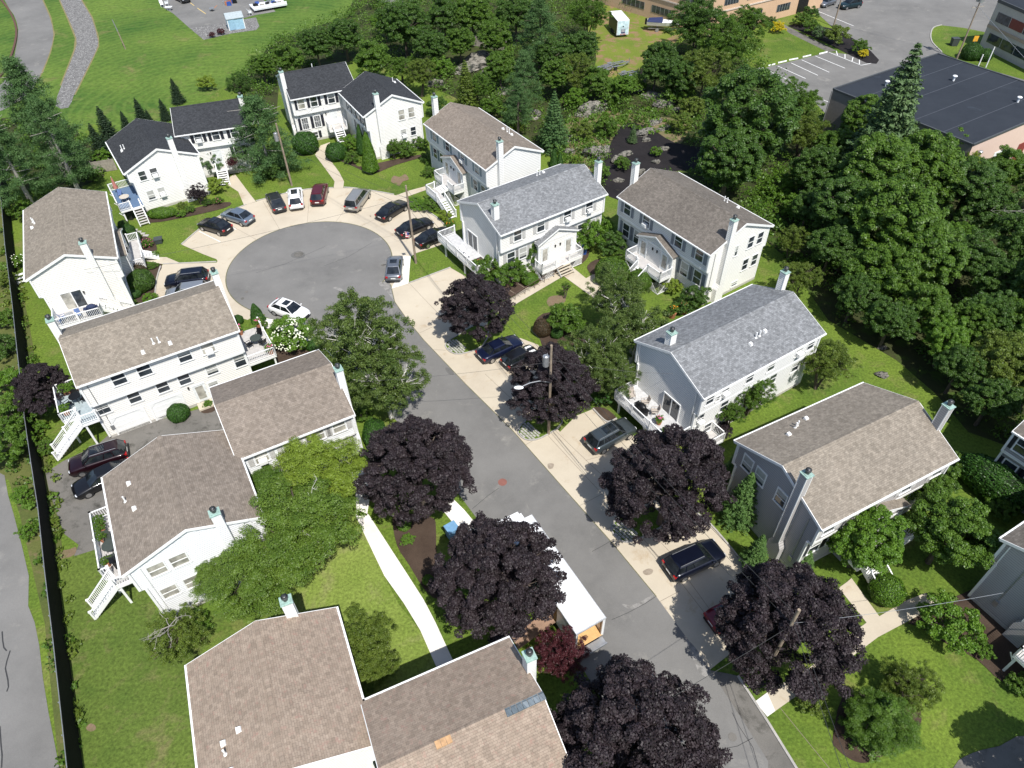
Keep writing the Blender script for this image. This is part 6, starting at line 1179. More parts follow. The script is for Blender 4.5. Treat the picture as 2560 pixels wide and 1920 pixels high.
# white plastic chairs near the rear car park
def chair(p,ang,label,mt,cat='chair',name='garden_chair',z=0,group='garden chairs',s=1):
    r=empty(name,(p[0],p[1],z),ang,label,cat,group); r.scale=(s,s,s)
    m=MB(); m.box(-.25,.25,-.25,.25,.40,.44); m.build('seat',mt,r); m=MB(); m.hexa([(-.25,.23,.44),(.25,.23,.44),(-.25,.27,.44),(.25,.27,.44),(-.24,.38,.95),(.24,.38,.95),(-.24,.42,.95),(.24,.42,.95)]); m.build('backrest',mt,r)
    for x in (-.23,.23):
        for y in (-.23,.23): m=MB(); m.tube((x,y,0),(x,y,.42),.02,n=5); m.build('leg',mt,r)
        m=MB(); m.bar((x,-.23,.64),(x,.3,.66),.05,.03); m.tube((x,-.23,.42),(x,-.23,.64),.018,n=5); m.build('arm',mt,r)
    return r
def table(p,label,rad,mt,z=0,h=.72,sq=None,group='garden tables',name='garden_table'):
    r=empty(name,(p[0],p[1],z),0,label,'table',group); m=MB()
    m.tube((0,0,h-.03),(0,0,h),rad,n=24) if sq is None else m.box(-sq[0]/2,sq[0]/2,-sq[1]/2,sq[1]/2,h-.04,h)
    m.build('tabletop',mt,r)
    for k in range(4): a_=PI/4+k*PI/2; rr=rad*.7; m=MB(); m.tube((math.cos(a_)*rr,math.sin(a_)*rr,0),(math.cos(a_)*rr*.8,math.sin(a_)*rr*.8,h-.03),.02,n=6); m.build('leg',mt,r)
    return r
chair(g(*T(0,0,1405,60)),.5,'white plastic chair left of the white table at the rear car park',steelw,s=1.3); chair(g(*T(0,0,1445,50)),-1.2,'white plastic chair right of the white table at the rear car park',steelw,s=1.3)
table(g(*T(0,0,1465,90)),'white plastic table at the edge of the rear car park',.5,steelw,sq=(1.4,.9))
chair(g(*T(0,0,2165,130)),2.2,'white plastic chair right of the blue shed',steelw,s=1.3)
p=g(*T(1,0,30,100)); r=empty('rubbish_trailer',(p[0]+1,p[1]+2,0),.5,'white flat trailer loaded with junk right of the blue shed','trailer'); m=MB(); m.box(-3,4,-2,2,.5,.75); m.box(-3,4,-2.05,-2,.7,1.3); m.build('bed',steelw,r); rr=random.Random(9)
for i in range(9): m=MB(); x,y=rr.uniform(-2.5,3),rr.uniform(-1.5,1.5); m.hexa([(x,y,.75),(x+.8,y+.2,.75),(x-.1,y+.7,.75),(x+.7,y+.9,.75),(x,y,1.2),(x+.7,y+.2,1.3),(x,y+.6,1.2),(x+.7,y+.7,1.1)]); m.build('load',[blackm,bluetarp,plastic,oldwood,galv][i%5],r)
m=MB(); p=g(*T(0,0,1985,40)); r=empty('junk_pile',(p[0],p[1],0),0,'heap of dark and coloured junk above the blue shed','junk')
for i in range(8): m=MB(); x,y=rr.uniform(-1.6,1.6),rr.uniform(-1.2,1.2); m.hexa([(x,y,0),(x+.9,y+.2,0),(x-.1,y+.7,0),(x+.7,y+.9,0),(x,y,.7),(x+.7,y+.2,.9),(x,y+.6,.8),(x+.7,y+.7,.6)]); m.build('load',[blackm,bluetarp,terra,galv][i%4],r)
p=g(*T(0,0,1835,95)); r=empty('hand_cart',(p[0],p[1],0),.4,'small grey and orange cart left of the blue shed','cart'); m=MB(); m.box(-.5,.5,-.3,.3,.35,.6); m.build('tray',galv,r); m=MB(); m.bar((.5,0,.5),(1.2,0,.9),.06); m.build('handle',plain('cart_orange',(.6,.2,.04),.6),r); m=MB(); [m.tube((0,s*.32,.2),(0,s*.4,.2),.2,n=10) for s in (-1,1)]; m.build('wheel',rubber,r)
# bins, utility boxes
def bin_(px,mt,label,z=0,w_=.55,d_=.6,h_=1.0,ang=0,name='wheelie_bin',cat='bin'):
    p=g(*px,z) if len(px)==2 else px; r=empty(name,(p[0],p[1],z),ang,label,cat); m=MB(); m.hexa([(-w_*.42,-d_*.42,.05),(w_*.42,-d_*.42,.05),(-w_*.42,d_*.42,.05),(w_*.42,d_*.42,.05),(-w_/2,-d_/2,h_),(w_/2,-d_/2,h_),(-w_/2,d_/2,h_),(w_/2,d_/2,h_)]); m.build('body',mt,r)
    m=MB(); m.box(-w_/2-.03,w_/2+.03,-d_/2-.03,d_/2+.05,h_,h_+.06); m.build('lid',mt,r); m=MB(); [m.tube((s*w_*.45,d_*.4,.1),(s*w_*.52,d_*.4,.1),.1,n=8) for s in (-1,1)]; m.build('wheel',rubber,r)
bin_(T(2,1,622,535),bluetarp,'blue bin beside the grey roofed porch'); bin_(T(0,1,1140,235),plastic,'black bin under the deck of the left white L house')
bin_(T(0,1,1378,440),plain('box_green',(.05,.06,.06),.6),'dark green utility cabinet alone on the left lawn',w_=.9,d_=.8,h_=.6,ang=.3,name='utility_cabinet',cat='utility box')
bin_(T(3,0,1600,395),plain('box_green',(.05,.06,.06),.6),'dark utility cabinet on the office lawn by the tall pole',w_=1.2,d_=1.0,h_=1.3,name='utility_cabinet',cat='utility box')
bin_(T(1,2,1700,1320),plain('mailbox_blue',(.16,.32,.50),.5),'pale blue box beside the new pavement under the maple',w_=.9,d_=.8,h_=1.3,ang=.6,name='storage_box',cat='box')
bin_(T(1,0,1075,1240),galv,'grey meter cabinet at the chimney foot of the white L house',w_=.4,d_=.3,h_=1.0,name='utility_cabinet',cat='utility box') if False else None
def hl(w,x,y,z): q=w.M@Vector((x,y,z)); return (q.x+w.root.location.x,q.y+w.root.location.y,z)
bluec=plain('blue_sling',(.10,.16,.33),.7); beige=plain('beige_sling',(.42,.37,.32),.7); ironm=plain('iron_mesh',(.05,.06,.05),.5)
for x,y,a_,l in ((-8.9,2.6,.3,'blue deck chair nearest the house wall, tan roofed house'),(-9.2,1.2,-1.5,'blue deck chair right of the small table, tan roofed house'),(-9.4,2.9,2.4,'blue deck chair in the left corner of the deck, tan roofed house')): chair(hl(B3,x,y,2.1)[:2],B3.a+a_,l,bluec,z=2.1)
table(hl(B3,-9.1,2.0,2.1)[:2],'small round glass table between blue deck chairs',.4,galv,z=2.1)
def grill(w,x,y,z,label,mt=blackm,a_=0):
    q=hl(w,x,y,z); r=empty('barbecue_grill',(q[0],q[1],z),w.a+a_,label,'grill'); m=MB(); m.box(-.6,.6,-.28,.28,.1,.85); m.build('cart',mt,r); m=MB(); m.ell((0,0,.95),(.5,.32,.3),14,8); m.build('hood',mt,r,smooth=True); m=MB(); [m.box(s*.62-.15,s*.62+.15,-.25,.25,.85,.89) for s in (-1,1)]; m.build('side_shelf',mt,r)
grill(B3,-9.2,-.2,2.1,'covered dark blue grill beside the sliding door of the tan roofed house',plain('navy_cover2',(.015,.025,.07),.8),1.5)
grill(B10,-9.1,.5,1.8,'black covered grill on the furnished deck',a_=1.57)
for x,y,a_,l in ((-8.6,2.4,1.2,'beige bench chair in the upper corner of the furnished deck'),(-8.2,1.1,-.4,'beige sling chair in the middle of the furnished deck'),(-8.2,-.2,-.6,'beige sling chair beside the sliding door of the furnished deck')): chair(hl(B10,x,y,1.8)[:2],B10.a-1.57+a_,l,beige,z=1.8,s=1.1)
def pot(q,label,z=0,fl=None,s=1.,leafm=None,name='flower_pot'):
    r=empty(name,(q[0],q[1],z),0,label,'plant pot'); m=MB(); m.tube((0,0,0),(0,0,.3*s),.14*s,.2*s,12); m.build('pot',terra,r); R,me=proto('bushy1'); o=bpy.data.objects.new('foliage',me); COL.objects.link(o); o.parent=r; o.location=(0,0,.45*s); o.scale=(.16*s,)*3; o.material_slots[0].link='OBJECT'; o.material_slots[0].material=leafm or L_br
    if fl:
        m=MB(); rr=random.Random(int(q[0]*10))
        for i in range(14): a_=rr.uniform(0,6.3); m.ell((math.cos(a_)*.2*s*rr.random()**.5,math.sin(a_)*.2*s*rr.random()**.5,.6*s+rr.uniform(0,.15)),(.06,.06,.05),6,4)
        m.build('flowers',fl,r)
pot(hl(B10,-8.6,-1.3,0),'pot of pink flowers on the furnished deck',1.8,pinkf,1.3); pot(hl(B10,-8.9,-2.4,0),'leafy green pot near the rail of the furnished deck',1.8)
# fire pit table deck
q=hl(B8,-8.2,-1.2,1.75); r=empty('fire_pit_table',(q[0],q[1],1.75),B8.a,'dark square table with orange ring beside wooden bench on the white deck','table'); m=MB(); m.box(-.6,.6,-.6,.6,.35,.45); m.box(-.5,.5,-.5,.5,0,.35); m.build('tabletop',plain('burnt_wood',(.06,.045,.035),.7),r); m=MB(); [m.tube((math.cos(k*PI/8)*.2,math.sin(k*PI/8)*.2,.48),(math.cos((k+1)*PI/8)*.2,math.sin((k+1)*PI/8)*.2,.48),.05,n=6) for k in range(16)]; m.build('ring',plain('ring_orange',(.65,.15,.05),.6),r)
q=hl(B8,-8.5,-2.1,1.75); r=empty('wooden_bench',(q[0],q[1],1.75),B8.a,'slatted wooden bench at the corner of the white deck','bench'); m=MB(); [m.box(-.7,.7,-.25+k*.11,-.16+k*.11,.42,.45) for k in range(5)]; m.build('seat',oldwood,r)
for x in (-.6,.6): m=MB(); m.box(x-.03,x+.03,-.22,.24,0,.42); m.build('leg',oldwood,r)
chair(hl(B8,-8.6,1.6,0)[:2],B8.a,'white metal chair nearest the corner of the white deck',steelw,z=1.75); chair(hl(B8,-8.7,.6,0)[:2],B8.a-1.4,'white metal chair beside the fire pit table',steelw,z=1.75)
# garage house decks
for i,(x,y,l) in enumerate(((-8.6,.6,'leafy pot in the upper left corner of the blue deck'),(-7.6,.7,'leafy pot by the wall on the blue deck'),(-8.9,-2.2,'leafy pot near the stairs on the blue deck'),(-8.1,.3,'small leafy pot in the middle of the blue deck'))): pot(hl(B4,x,y,0),l,3.0,s=1.6)
table(hl(B4,-7.9,-1.0,0)[:2],'dark round table on the blue deck',.5,blackm,z=3.0)
for a_,l in ((0,'dark chair above the round table, blue deck'),(2.1,'dark chair left of the round table, blue deck'),(4.2,'dark chair right of the round table, blue deck')): chair(hl(B4,-7.9+.75*math.sin(a_),-1.0+.75*math.cos(a_),0)[:2],B4.a-a_,l,blackm,z=3.0)
for i,(x,y,l) in enumerate(((9.1,1.3,'pink flower pot at the top of the right deck'),(8.9,-3.2,'pink flower pot at the lower corner of the right deck'),(7.2,1.2,'pink flower pot by the wall of the right deck'))): pot(hl(B4,x,y,0),l,2.4,pinkf,1.6)
table(hl(B4,8.2,-1.0,0)[:2],'dark round table on the right deck of the garage house',.55,ironm,z=2.4)
for a_,l in ((.6,'dark chair above the table on the right deck'),(2.6,'dark chair below the table on the right deck'),(4.4,'dark chair left of the table on the right deck')): chair(hl(B4,8.2+.8*math.sin(a_),-1.0+.8*math.cos(a_),0)[:2],B4.a-a_,l,blackm,z=2.4)
# long narrow deck
table(hl(B5,1.4,6.0,0)[:2],'round wire mesh table on the narrow deck',.55,ironm,z=2.55)
for a_,l in ((0,'wire mesh chair at the far side of the narrow deck table'),(PI,'wire mesh chair at the near side of the narrow deck table')): chair(hl(B5,1.4+.9*math.cos(a_),6.1,0)[:2],B5.a+a_+PI/2*3,l,ironm,z=2.55)
for x,l,s in ((4.2,'large leafy pot at the upper end of the narrow deck',1.5),(3.4,'second large leafy pot on the narrow deck',1.6),(2.6,'third leafy pot on the narrow deck',1.4),(.2,'trailing leafy pot near the covered grill',1.3)): pot(hl(B5,x,6.45,0),l,2.55,s=s,leafm=L_mid)
grill(B5,-.25,5.4,2.55,'black covered grill at the end of the narrow deck',a_=1.57)
# red umbrella on blue deck, mosaic table
q=hl(DK2,-1.6,6.0,1.9); r=empty('patio_umbrella',(q[0],q[1],1.9),0,'folded faded red umbrella on the blue deck of the left L house','umbrella'); m=MB(); m.tube((0,0,0),(0,0,2.3),.03,n=6); m.build('pole',white,r); m=MB(); m.tube((0,0,.7),(0,0,2.2),.3,.05,10); m.build('canopy',plain('faded_red',(.42,.16,.13),.8,var=.3,scale=8),r)
q=hl(DK2,-4.5,5.6,1.9); table(q[:2],'pale table on the blue deck of the left L house',.6,plain('stone_top',(.5,.45,.38),.7),z=1.9)
chair(hl(DK2,-3.0,5.9,0)[:2],.3,'dark blue chair on the blue deck of the left L house',bluec,z=1.9)
# white step stool behind the tan roofed house
q=g(*T(0,1,205,790)); r=empty('step_stool',(q[0],q[1],0),.6,'small white steps by the tan roofed house near the fence','steps'); m=MB(); [m.box(-.5,.5,k*.35,k*.35+.33,.25*k+.2,.25*k+.25) for k in range(3)]; m.build('tread',white,r); m=MB(); [m.bar((x,-.1,.1),(x,1.1,.8),.06) for x in (-.5,.5)]; m.build('side',white,r)
# handrails along the stepped path
m=MB(); A=Vector((*g(*T(2,1,440,690))[:2],0)); Bq=Vector((*g(*T(2,1,-60,985))[:2],0)); r=empty('handrail',(A.x,A.y,0),0,'brown metal handrail along the stepped concrete path','handrail'); n=7
for k in range(n):
    q=(Bq-A)*(k/(n-1)); mm=MB(); mm.tube((q.x,q.y,0),(q.x,q.y,.95),.03,n=6); mm.build('post',plain('brown_iron',(.08,.05,.04),.6),r)
mm=MB(); q=Bq-A; mm.tube((0,0,.95),(q.x,q.y,.95),.035,n=6); mm.tube((0,0,.5),(q.x,q.y,.5),.025,n=6); mm.build('rail',plain('brown_iron',(.08,.05,.04),.6),r)
mm=MB()
for k in range(6):
    q=A+(Bq-A)*((k+.5)/6); d=(Bq-A).normalized(); nn=Vector((-d.y,d.x,0)); ribbon(mm,[(q+nn*.15)[:2],(q-nn*1.6)[:2]] if False else [(q+nn*.05)[:2],(q-nn*1.9)[:2]],.07,.046)
tag(mm.build('step_edge',joint),kind='structure')
# sign on the hedge by the office
r=empty('orange_sign',(*g(*T(3,0,1740,470))[:2],0),0,'small orange sign above the hedge by the block office','sign'); m=MB(); m.tube((0,0,0),(0,0,2.6),.04,n=6); m.build('post',galv,r); m=MB(); m.box(-.4,.4,-.03,.03,2.2,3.1); m.build('board',plain('sign_orange',(.75,.38,.03),.6),r)
for px,l in ((T(3,0,1880,585),'taller white post behind the warehouse roof'),(T(3,0,1815,575),'shorter white post behind the warehouse roof')): q=g(*px); m=MB(); m.tube((q[0],q[1],0),(q[0],q[1],3.4 if 'taller' in l else 2),.09,n=8); tag(m.build('white_post',white),l,'post','white posts')
# ------------------------------------------------ trees
def tr(*a,**k): return tree(*a,**k)
NPUR=[]
GM='purple leaved maples along the street'
for v,px,py,r_,l,kw in ((1,1192,768,86,'round purple maple below the white deck with the fire pit',{}),(2,1385,960,104,'purple maple around the utility pole with the lamp',{}),(3,1672,1205,150,'broad purple maple beside the green grey estate car',{}),
 (2,1042,1163,142,'purple maple left of the road above the bare soil bed',{}),(1,1247,1440,160,'large purple maple covering the left side of the moving truck',{}),(3,1965,1562,172,'purple maple around the lowest utility pole, over the red car',{}),(1,1578,1862,212,'largest purple maple cut by the bottom edge',{}),(3,108,968,66,'small purple tree next to the black fence and the blue deck',{})):
    tr('purple%d'%(NPUR.append(1) or min(len(NPUR),7)),L_pur,px,py,r_*.955,l,'purple_maple','tree',GM,**kw)
tr('loose1',L_red,1400,1635,66,'reddish purple plum tree between the chimney and the truck','red_plum_tree','tree')
BI='white stemmed birches'
def birch(px,py,r_,l,v=1,z0=1.6,hz=.85):
    o=tr('loose%d'%v,L_birch,px,py,r_,l,'birch_tree','tree',BI,barkm=birchbark,z0=z0,hz=hz); return o
birch(905,850,118,'tall birch hanging over the road beside the white flowering bush',1,2.0,1.0); birch(965,955,100,'lower birch touching the first left purple maple',2)
birch(1545,745,78,'birch in front of the porch steps of the brown roofed house',2); birch(1585,825,80,'birch at the corner of the grey roof, centre',3); birch(1485,885,78,'birch left of the chimney on the centre grey roof',1); birch(1520,930,70,'lowest birch beside the second purple maple',3)
deadtwigs(tr('locust1',L_yg,800,1190,118,'bright yellow green tree in front of the dark red door','locust_tree','tree',z0=2.5),3,7,4,greybark,3)
tr('locust2',L_mid,665,1215,60,'small feathery tree at the inner corner of the L shaped house','locust_tree','tree')
o=tr('locust2',L_loc,752,1318,150,'broad olive green tree in front of the L shaped white house','locust_tree','tree',z0=2.5); deadtwigs(o,4.,10,3,birchbark,5)
tr('locust3',L_loc,640,1440,125,'lower left part crown of small leaved tree over the bluish gable','locust_tree','tree',z0=2.2); tr('locust1',L_loc,545,1425,70,'small outlying tree touching the gable windows','locust_tree','tree',z0=2)
tr('bushy1',L_mid,478,1565,48,'green bush under the half bare tree','bush','shrub',hz=.6); o=tr('loose1',L_olive,442,1590,74,'half bare tree with pale dead branches by the pinkish roof','bare_tree','tree',z0=.4,hz=.7); deadtwigs(o,2.0,5.4,9,greybark,8)
tr('loose2',L_olive,915,1600,74,'loose dark green shrub tree in the angle of the pinkish roof','shrub_tree','tree',z0=.3,trunk=False)
tr('loose3',L_olive,935,1665,58,'lower loose shrub in the angle of the pinkish roof','shrub_tree','tree',z0=.2,trunk=False)
# right side trees of the lane
tr('maple1',L_br,2160,1345,92,'bright green maple in front of the taupe house','maple_tree','tree',z0=1.5); tr('maple2',L_mid,2375,1330,105,'green maple right of the bright one, before the taupe house','maple_tree','tree',z0=1.5); tr('maple3',L_mid,2330,1210,62,'smaller green tree behind the two maples at the right','maple_tree','tree')
tr('bushy2',L_br,2370,1560,76,'large leafy bush at the bend of the corner path','bush','shrub'); tr('bushy1',L_br,2455,1625,28,'small bush beside the deck at the right edge','bush','shrub')
tr('trim1',L_hedgeb,2217,1475,42,'round clipped bush between the path and the stairs at the right','clipped_bush','shrub'); 
tr('trim2',L_hedge,2492,1205,62,'large clipped hedge mound below the grey sided house','clipped_hedge','shrub',sx=1.5,sy=.8,rot=-.9); tr('bushy1',L_mid,2400,1165,40,'leafy shrub between the taupe house and the clipped mound','bush','shrub'); tr('bushy3',L_mid,2500,1270,38,'loose shrub below the large clipped mound','bush','shrub')
tr('spruce1',L_conif,1862,1240,56,'soft green conifer left of the taupe chimney','conifer','tree',rot=0); tr('spruce2',L_conif,1838,1160,34,'slender pale green conifer near the purple maple','conifer','tree'); tr('spruce1',L_conif,1895,1375,40,'bushy conifer at the foot of the taupe chimney','conifer','tree'); tr('spruce2',L_conif,2015,1390,32,'low conifer before the taupe gable','conifer','tree',hz=1.2)
tr('fir1',L_mid,2205,1790,82,'dark pinnate leaved tree in the mulch bed at the bottom right','sumac_tree','tree',hz=1.0,z0=.3); tr('locust3',L_mid,2195,1795,88,'leafy sumac crown in the mulch bed at the bottom right','sumac_tree','tree',z0=.6,hz=.8)
tr('loose1',L_olive,2275,1715,66,'olive tree behind the bed at the bottom right','shrub_tree','tree',z0=.4); tr('bushy2',L_olive,2030,1755,40,'yellowish shrub at the left of the corner lawn bed','bush','shrub')
tr('bushy3',L_mid,2550,1715,34,'shrub at the right edge below the railed deck','bush','shrub')
tr('maple2',L_dk,2690,1915,110,'dark tree outside the bottom right corner shading the drive','maple_tree','tree')
# front gardens
tr('trim1',L_hedgeb,1400,815,38,'rounded clipped shrub in the triangular lawn','clipped_bush','shrub') if False else None
tr('bushy1',L_mid,1412,800,50,'large rounded shrub in the triangular lawn bed','bush','shrub'); tr('trim2',L_brown,1356,820,23,'brown clipped shrub beside the large one','clipped_bush','shrub',hz=1.0); tr('bushy2',L_mid,1440,815,30,'green shrub right of the large one in the bed','bush','shrub'); tr('trim1',L_hedge,1392,832,16,'small green ball at the foot of the large shrub','clipped_bush','shrub')
tr('trim2',L_hedgeb,1325,698,22,'low clipped shrub by the porch lattice','clipped_bush','shrub',hz=.6); tr('bushy3',L_mid,1320,630,40,'upright shrub tree left of the grey gabled porch','bush','shrub',hz=1.3); tr('bushy1',L_mid,1275,680,46,'leafy shrub at the corner of the white deck','bush','shrub'); tr('bushy2',L_mid,1228,675,50,'leafy shrub under the corner of the white deck','bush','shrub'); tr('bushy1',L_mid,1300,655,32,'middle leafy shrub before the grey roofed house','bush','shrub')
tr('bushy2',L_br,1470,590,44,'bright leafy shrub right of the grey gabled porch','bush','shrub',hz=1.1); tr('bushy3',L_br,1500,570,36,'bright shrub between the two houses','bush','shrub',hz=1.1); tr('bushy1',L_dk,1530,610,40,'dark leafy shrub before the brown roofed house','bush','shrub'); tr('bushy3',L_mid,1555,640,20,'small shrub at the porch of the brown roofed house','bush','shrub')
tr('trim1',L_mid,1530,680,42,'large round clipped shrub left of the porch stairs','clipped_bush','shrub'); tr('trim2',L_mid,1600,700,30,'round shrub behind the birches','clipped_bush','shrub'); tr('bushy2',L_yg,1683,718,24,'yellow green shrub right of the porch stairs','bush','shrub'); tr('bushy1',L_dk,1735,750,38,'blue green shrub at the corner of the brown roofed house','bush','shrub',hz=1.0); tr('bushy3',L_dk,1705,770,26,'dark shrub below the blue green one','bush','shrub')
q=g(*T(2,1,1380,1082)); pot((q[0],q[1]),'orange flowers in the bed behind the birches',0,orangef,2.2,L_mid,'flower_clump'); q=g(*T(2,1,1480,1045)); pot((q[0],q[1]),'red flowers in the bed behind the birches',0,terra,2.2,L_mid,'flower_clump')
tr('bushy1',L_hedge,1508,990,32,'upright shrub beside the furnished deck','bush','shrub',hz=1.1)
tr('bushy2',L_olive,1560,960,26,'small shrub above the furnished deck','bush','shrub')
r=tr('sparse2',L_mid,1415,715,14,'young thin staked tree in the triangular lawn','young_tree','tree',z0=1.2)
# cul-de-sac gardens
tr('cone1',L_hedge,640,782,19,'dark clipped cone beside the turning circle','arborvitae','shrub',hz=1.5); o=tr('bushy2',L_br,727,838,56,'white flowering hydrangea by the turning circle','hydrangea_bush','shrub')
def blooms(o,r,z,n,mt,s=.13,seed=1,name='flowers'):
    rr=random.Random(seed); m=MB()
    for i in range(n):
        a_=rr.uniform(0,6.28); b_=math.asin(rr.uniform(-.1,1)); m.ell((math.cos(a_)*math.cos(b_)*r,math.sin(a_)*math.cos(b_)*r,z+math.sin(b_)*r*.85),(s,s,s*.8),6,4)
    m.build(name,mt,o)
blooms(o,1.95,1.25,330,whitef,.09)
tr('trim2',L_hedge,789,862,22,'low dark shrub at the corner of the mottled roof, right of the hydrangea','clipped_bush','shrub',hz=.6); tr('trim1',L_hedge,594,800,14,'small round shrub by the pavement, left of the cone','clipped_bush','shrub'); tr('bushy3',L_mid,655,815,16,'small leafy shrub by the deck flowers','bush','shrub')
tr('trim1',L_hedge,445,1032,26,'dark clipped dome in front of the garage house door','clipped_bush','shrub'); tr('bushy1',L_br,520,1010,12,'small bright plant by the garage house entrance','bush','shrub')
tr('trim2',L_dk,352,702,32,'large round green shrub by the tan roofed house','clipped_bush','shrub'); tr('trim1',L_hedge,333,732,20,'low clipped shrub at the gable of the tan roofed house','clipped_bush','shrub',hz=.6); tr('trim2',L_brown,345,675,20,'brownish round shrub behind the large green one','clipped_bush','shrub'); tr('bushy2',L_br,375,745,20,'bright perennials next to the concrete bay','bush','shrub',hz=.4); tr('bushy1',L_mid,320,758,18,'loose shrub at the chimney foot of the tan roofed house','bush','shrub'); tr('bushy3',L_mid,382,665,14,'small perennials beside the beige path','bush','shrub',hz=.5)
tr('trim1',L_hedge,318,577,18,'clipped shrub below the left porch, upper','clipped_bush','shrub'); tr('trim2',L_dk,335,592,16,'clipped shrub below the left porch, lower','clipped_bush','shrub'); tr('trim1',L_dk,308,562,13,'dark ball by the left porch roof','clipped_bush','shrub')
o=tr('bushy1',L_mid,367,610,18,'flower border beside the left porch','flower_border','shrub',hz=.5); blooms(o,.75,.35,22,pinkf,.05); o=tr('bushy2',L_br,385,635,12,'bright green perennials beside the left porch','bush','shrub',hz=.5)
tr('trim1',L_hedgeb,405,532,24,'long low clipped hedge below the white gable','clipped_hedge','shrub',sx=1.5,sy=.7,rot=.15,hz=.55); tr('bushy2',L_yg,541,466,24,'yellow green rounded bush beside the entry path','bush','shrub'); tr('trim2',L_brown,562,438,11,'small brown ball near the entry steps','clipped_bush','shrub')
tr('loose2',L_pur,493,485,24,'small purple tree against the white gable','purple_shrub','shrub',z0=.5); tr('bushy1',L_spr,531,405,34,'blue green shrub at the inner corner of the left L house','bush','shrub',hz=1.1); tr('loose1',L_red,580,405,14,'dark red shrub by the entry stairs','bush','shrub',trunk=False)
for i,(x,y,m_,l) in enumerate(((T(0,1,1570,120)+(L_olive,'olive ball at the end of the hedge')),(T(0,1,1640,150)+(L_mid,'green perennials in the gable bed')),(T(0,1,1790,90)+(L_dk,'dark perennials in the gable bed')),(T(0,1,1880,75)+(L_mid,'perennials with purple flowers in the gable bed')),(T(0,1,1560,190)+(L_br,'bright perennials left in the gable bed')))): o=tr('bushy%d'%(1+i%3),m_,x,y,14,l,'bush','shrub',hz=.6); (blooms(o,.5,.3,14,pinkf,.05) if 'purple' in l else None)
tr('trim2',L_hedge,763,358,32,'round dark shrub left of the path to the white L house','clipped_bush','shrub'); tr('trim1',L_hedge,840,380,26,'round dark shrub right of the path to the white L house','clipped_bush','shrub'); tr('bushy3',L_br,870,360,26,'bright leafy shrub at the white stairs','bush','shrub'); tr('bushy1',L_mid,880,395,20,'leafy shrub before the tall arborvitae','bush','shrub')
tr('cone1',L_hedgeb,921,382,22,'tall bright green arborvitae before the white chimney','arborvitae','shrub',hz=2.4); tr('cone2',L_hedge,901,350,14,'narrower dark arborvitae behind the tall one','arborvitae','shrub',hz=2.8)
tr('loose3',L_mid,985,370,22,'thin young tree against the white gable','young_tree','tree',z0=.5); tr('bushy2',L_mid,1015,375,26,'leafy shrub at the right of the white gable','bush','shrub'); tr('bushy3',L_mid,1050,360,22,'shrub at the corner of the white gable','bush','shrub'); tr('bushy1',L_dk,1065,395,16,'dark shrub between the houses','bush','shrub')
tr('bushy1',L_mid,1085,400,22,'shrub left of the porch of the brown roofed duplex','bush','shrub'); tr('bushy2',L_mid,1072,430,18,'flowering shrub by the white steps','bush','shrub'); o=tr('bushy3',L_br,1045,510,24,'bright ground plants below the long white stairs','bush','shrub',hz=.35,sx=1.5); tr('bushy1',L_mid,1075,515,26,'green plants beside the long white stairs','bush','shrub',hz=.5); o=tr('bushy2',L_yg,1112,540,18,'pale yellow shrub at the foot of the long stairs','bush','shrub'); o=tr('bushy3',L_mid,1125,560,16,'flower clump before the white deck corner','bush','shrub',hz=.6); blooms(o,.5,.4,18,orangef,.06)
tr('cone2',L_dk,1330,-999,1,'') if False else None
# left verge and pine group
tr('pine1',L_pine,85,275,84,'large white pine at the upper left','pine_tree','tree','white pines by the field path',barkm=greybark,hz=1.45,z0=3); tr('pine2',L_pine,135,350,66,'leaning white pine with pale trunk','pine_tree','tree','white pines by the field path',barkm=greybark,hz=1.5,z0=3); tr('pine3',L_pine,15,390,72,'white pine cut by the left edge','pine_tree','tree','white pines by the field path',barkm=greybark,hz=1.5,z0=2)
tr('pine2',L_pine,652,338,88,'full white pine beside the pole with one transformer','pine_tree','tree',barkm=greybark,hz=1.05,z0=.3); tr('bushy2',L_dk,675,430,26,'dark low bush under the white pine','bush','shrub')
for px,py,r_,l in ((437,225,14,'tallest dark fir behind the charcoal roof'),(407,272,12,'dark fir left of the tallest one'),(345,270,12,'dark fir at the ridge of the left L house'),(310,300,11,'small dark fir above the left roof'),(262,312,22,'broad dark fir at the left of the row'),(240,350,20,'lowest dark fir of the row by the board fence'),(370,290,8,'smallest dark fir of the row')):
    tr('fir1',L_fir,px,py,r_*1.45,l,'fir_tree','tree','row of dark firs behind the left L house',hz=1.5)
for px,py,r_,m_,l in ((515,210,24,L_yg,'bright yellow green young tree behind the charcoal roof'),(230,440,26,L_mid,'shrub with bare stem beside the tan roof'),(100,478,26,L_mid,'leafy bush at the top left corner of the tan roof'),(45,520,36,L_mid,'round bush beside the fence, left of the tan roof'),(255,392,24,L_br,'bright bush by the board fence'),(46,655,22,L_br,'white flowering shrub by the fence')):
    o=tr('bushy%d'%(1+px%3),m_,px,py,r_,l,'bush','shrub'); (blooms(o,.9,.8,30,whitef,.07) if 'white flow' in l else None)
for i,(px,py,r_,m_,l) in enumerate(((35,1040,62,L_mid,'large bush left of the fence beside the purple tree'),(20,1120,60,L_mid,'bush left of the fence above the lane'),(30,960,50,L_br,'bright bush left of the fence'),(96,1070,22,L_br,'upright bright shrub right of the fence by the stairs'),(112,1120,24,L_mid,'shrub right of the fence below the upright one'),(52,1240,26,L_br,'shrub between fence and lane, upper'),(70,1330,24,L_br,'shrub between fence and lane, middle'),(5,870,40,L_dk,'dark bush at the left edge'),(10,800,30,L_mid,'bush at the left edge below the long grass'),(20,700,26,L_olive,'olive bush at the left edge'))):
    tr('bushy%d'%(1+i%3),m_,px,py,r_,l,'bush','shrub')
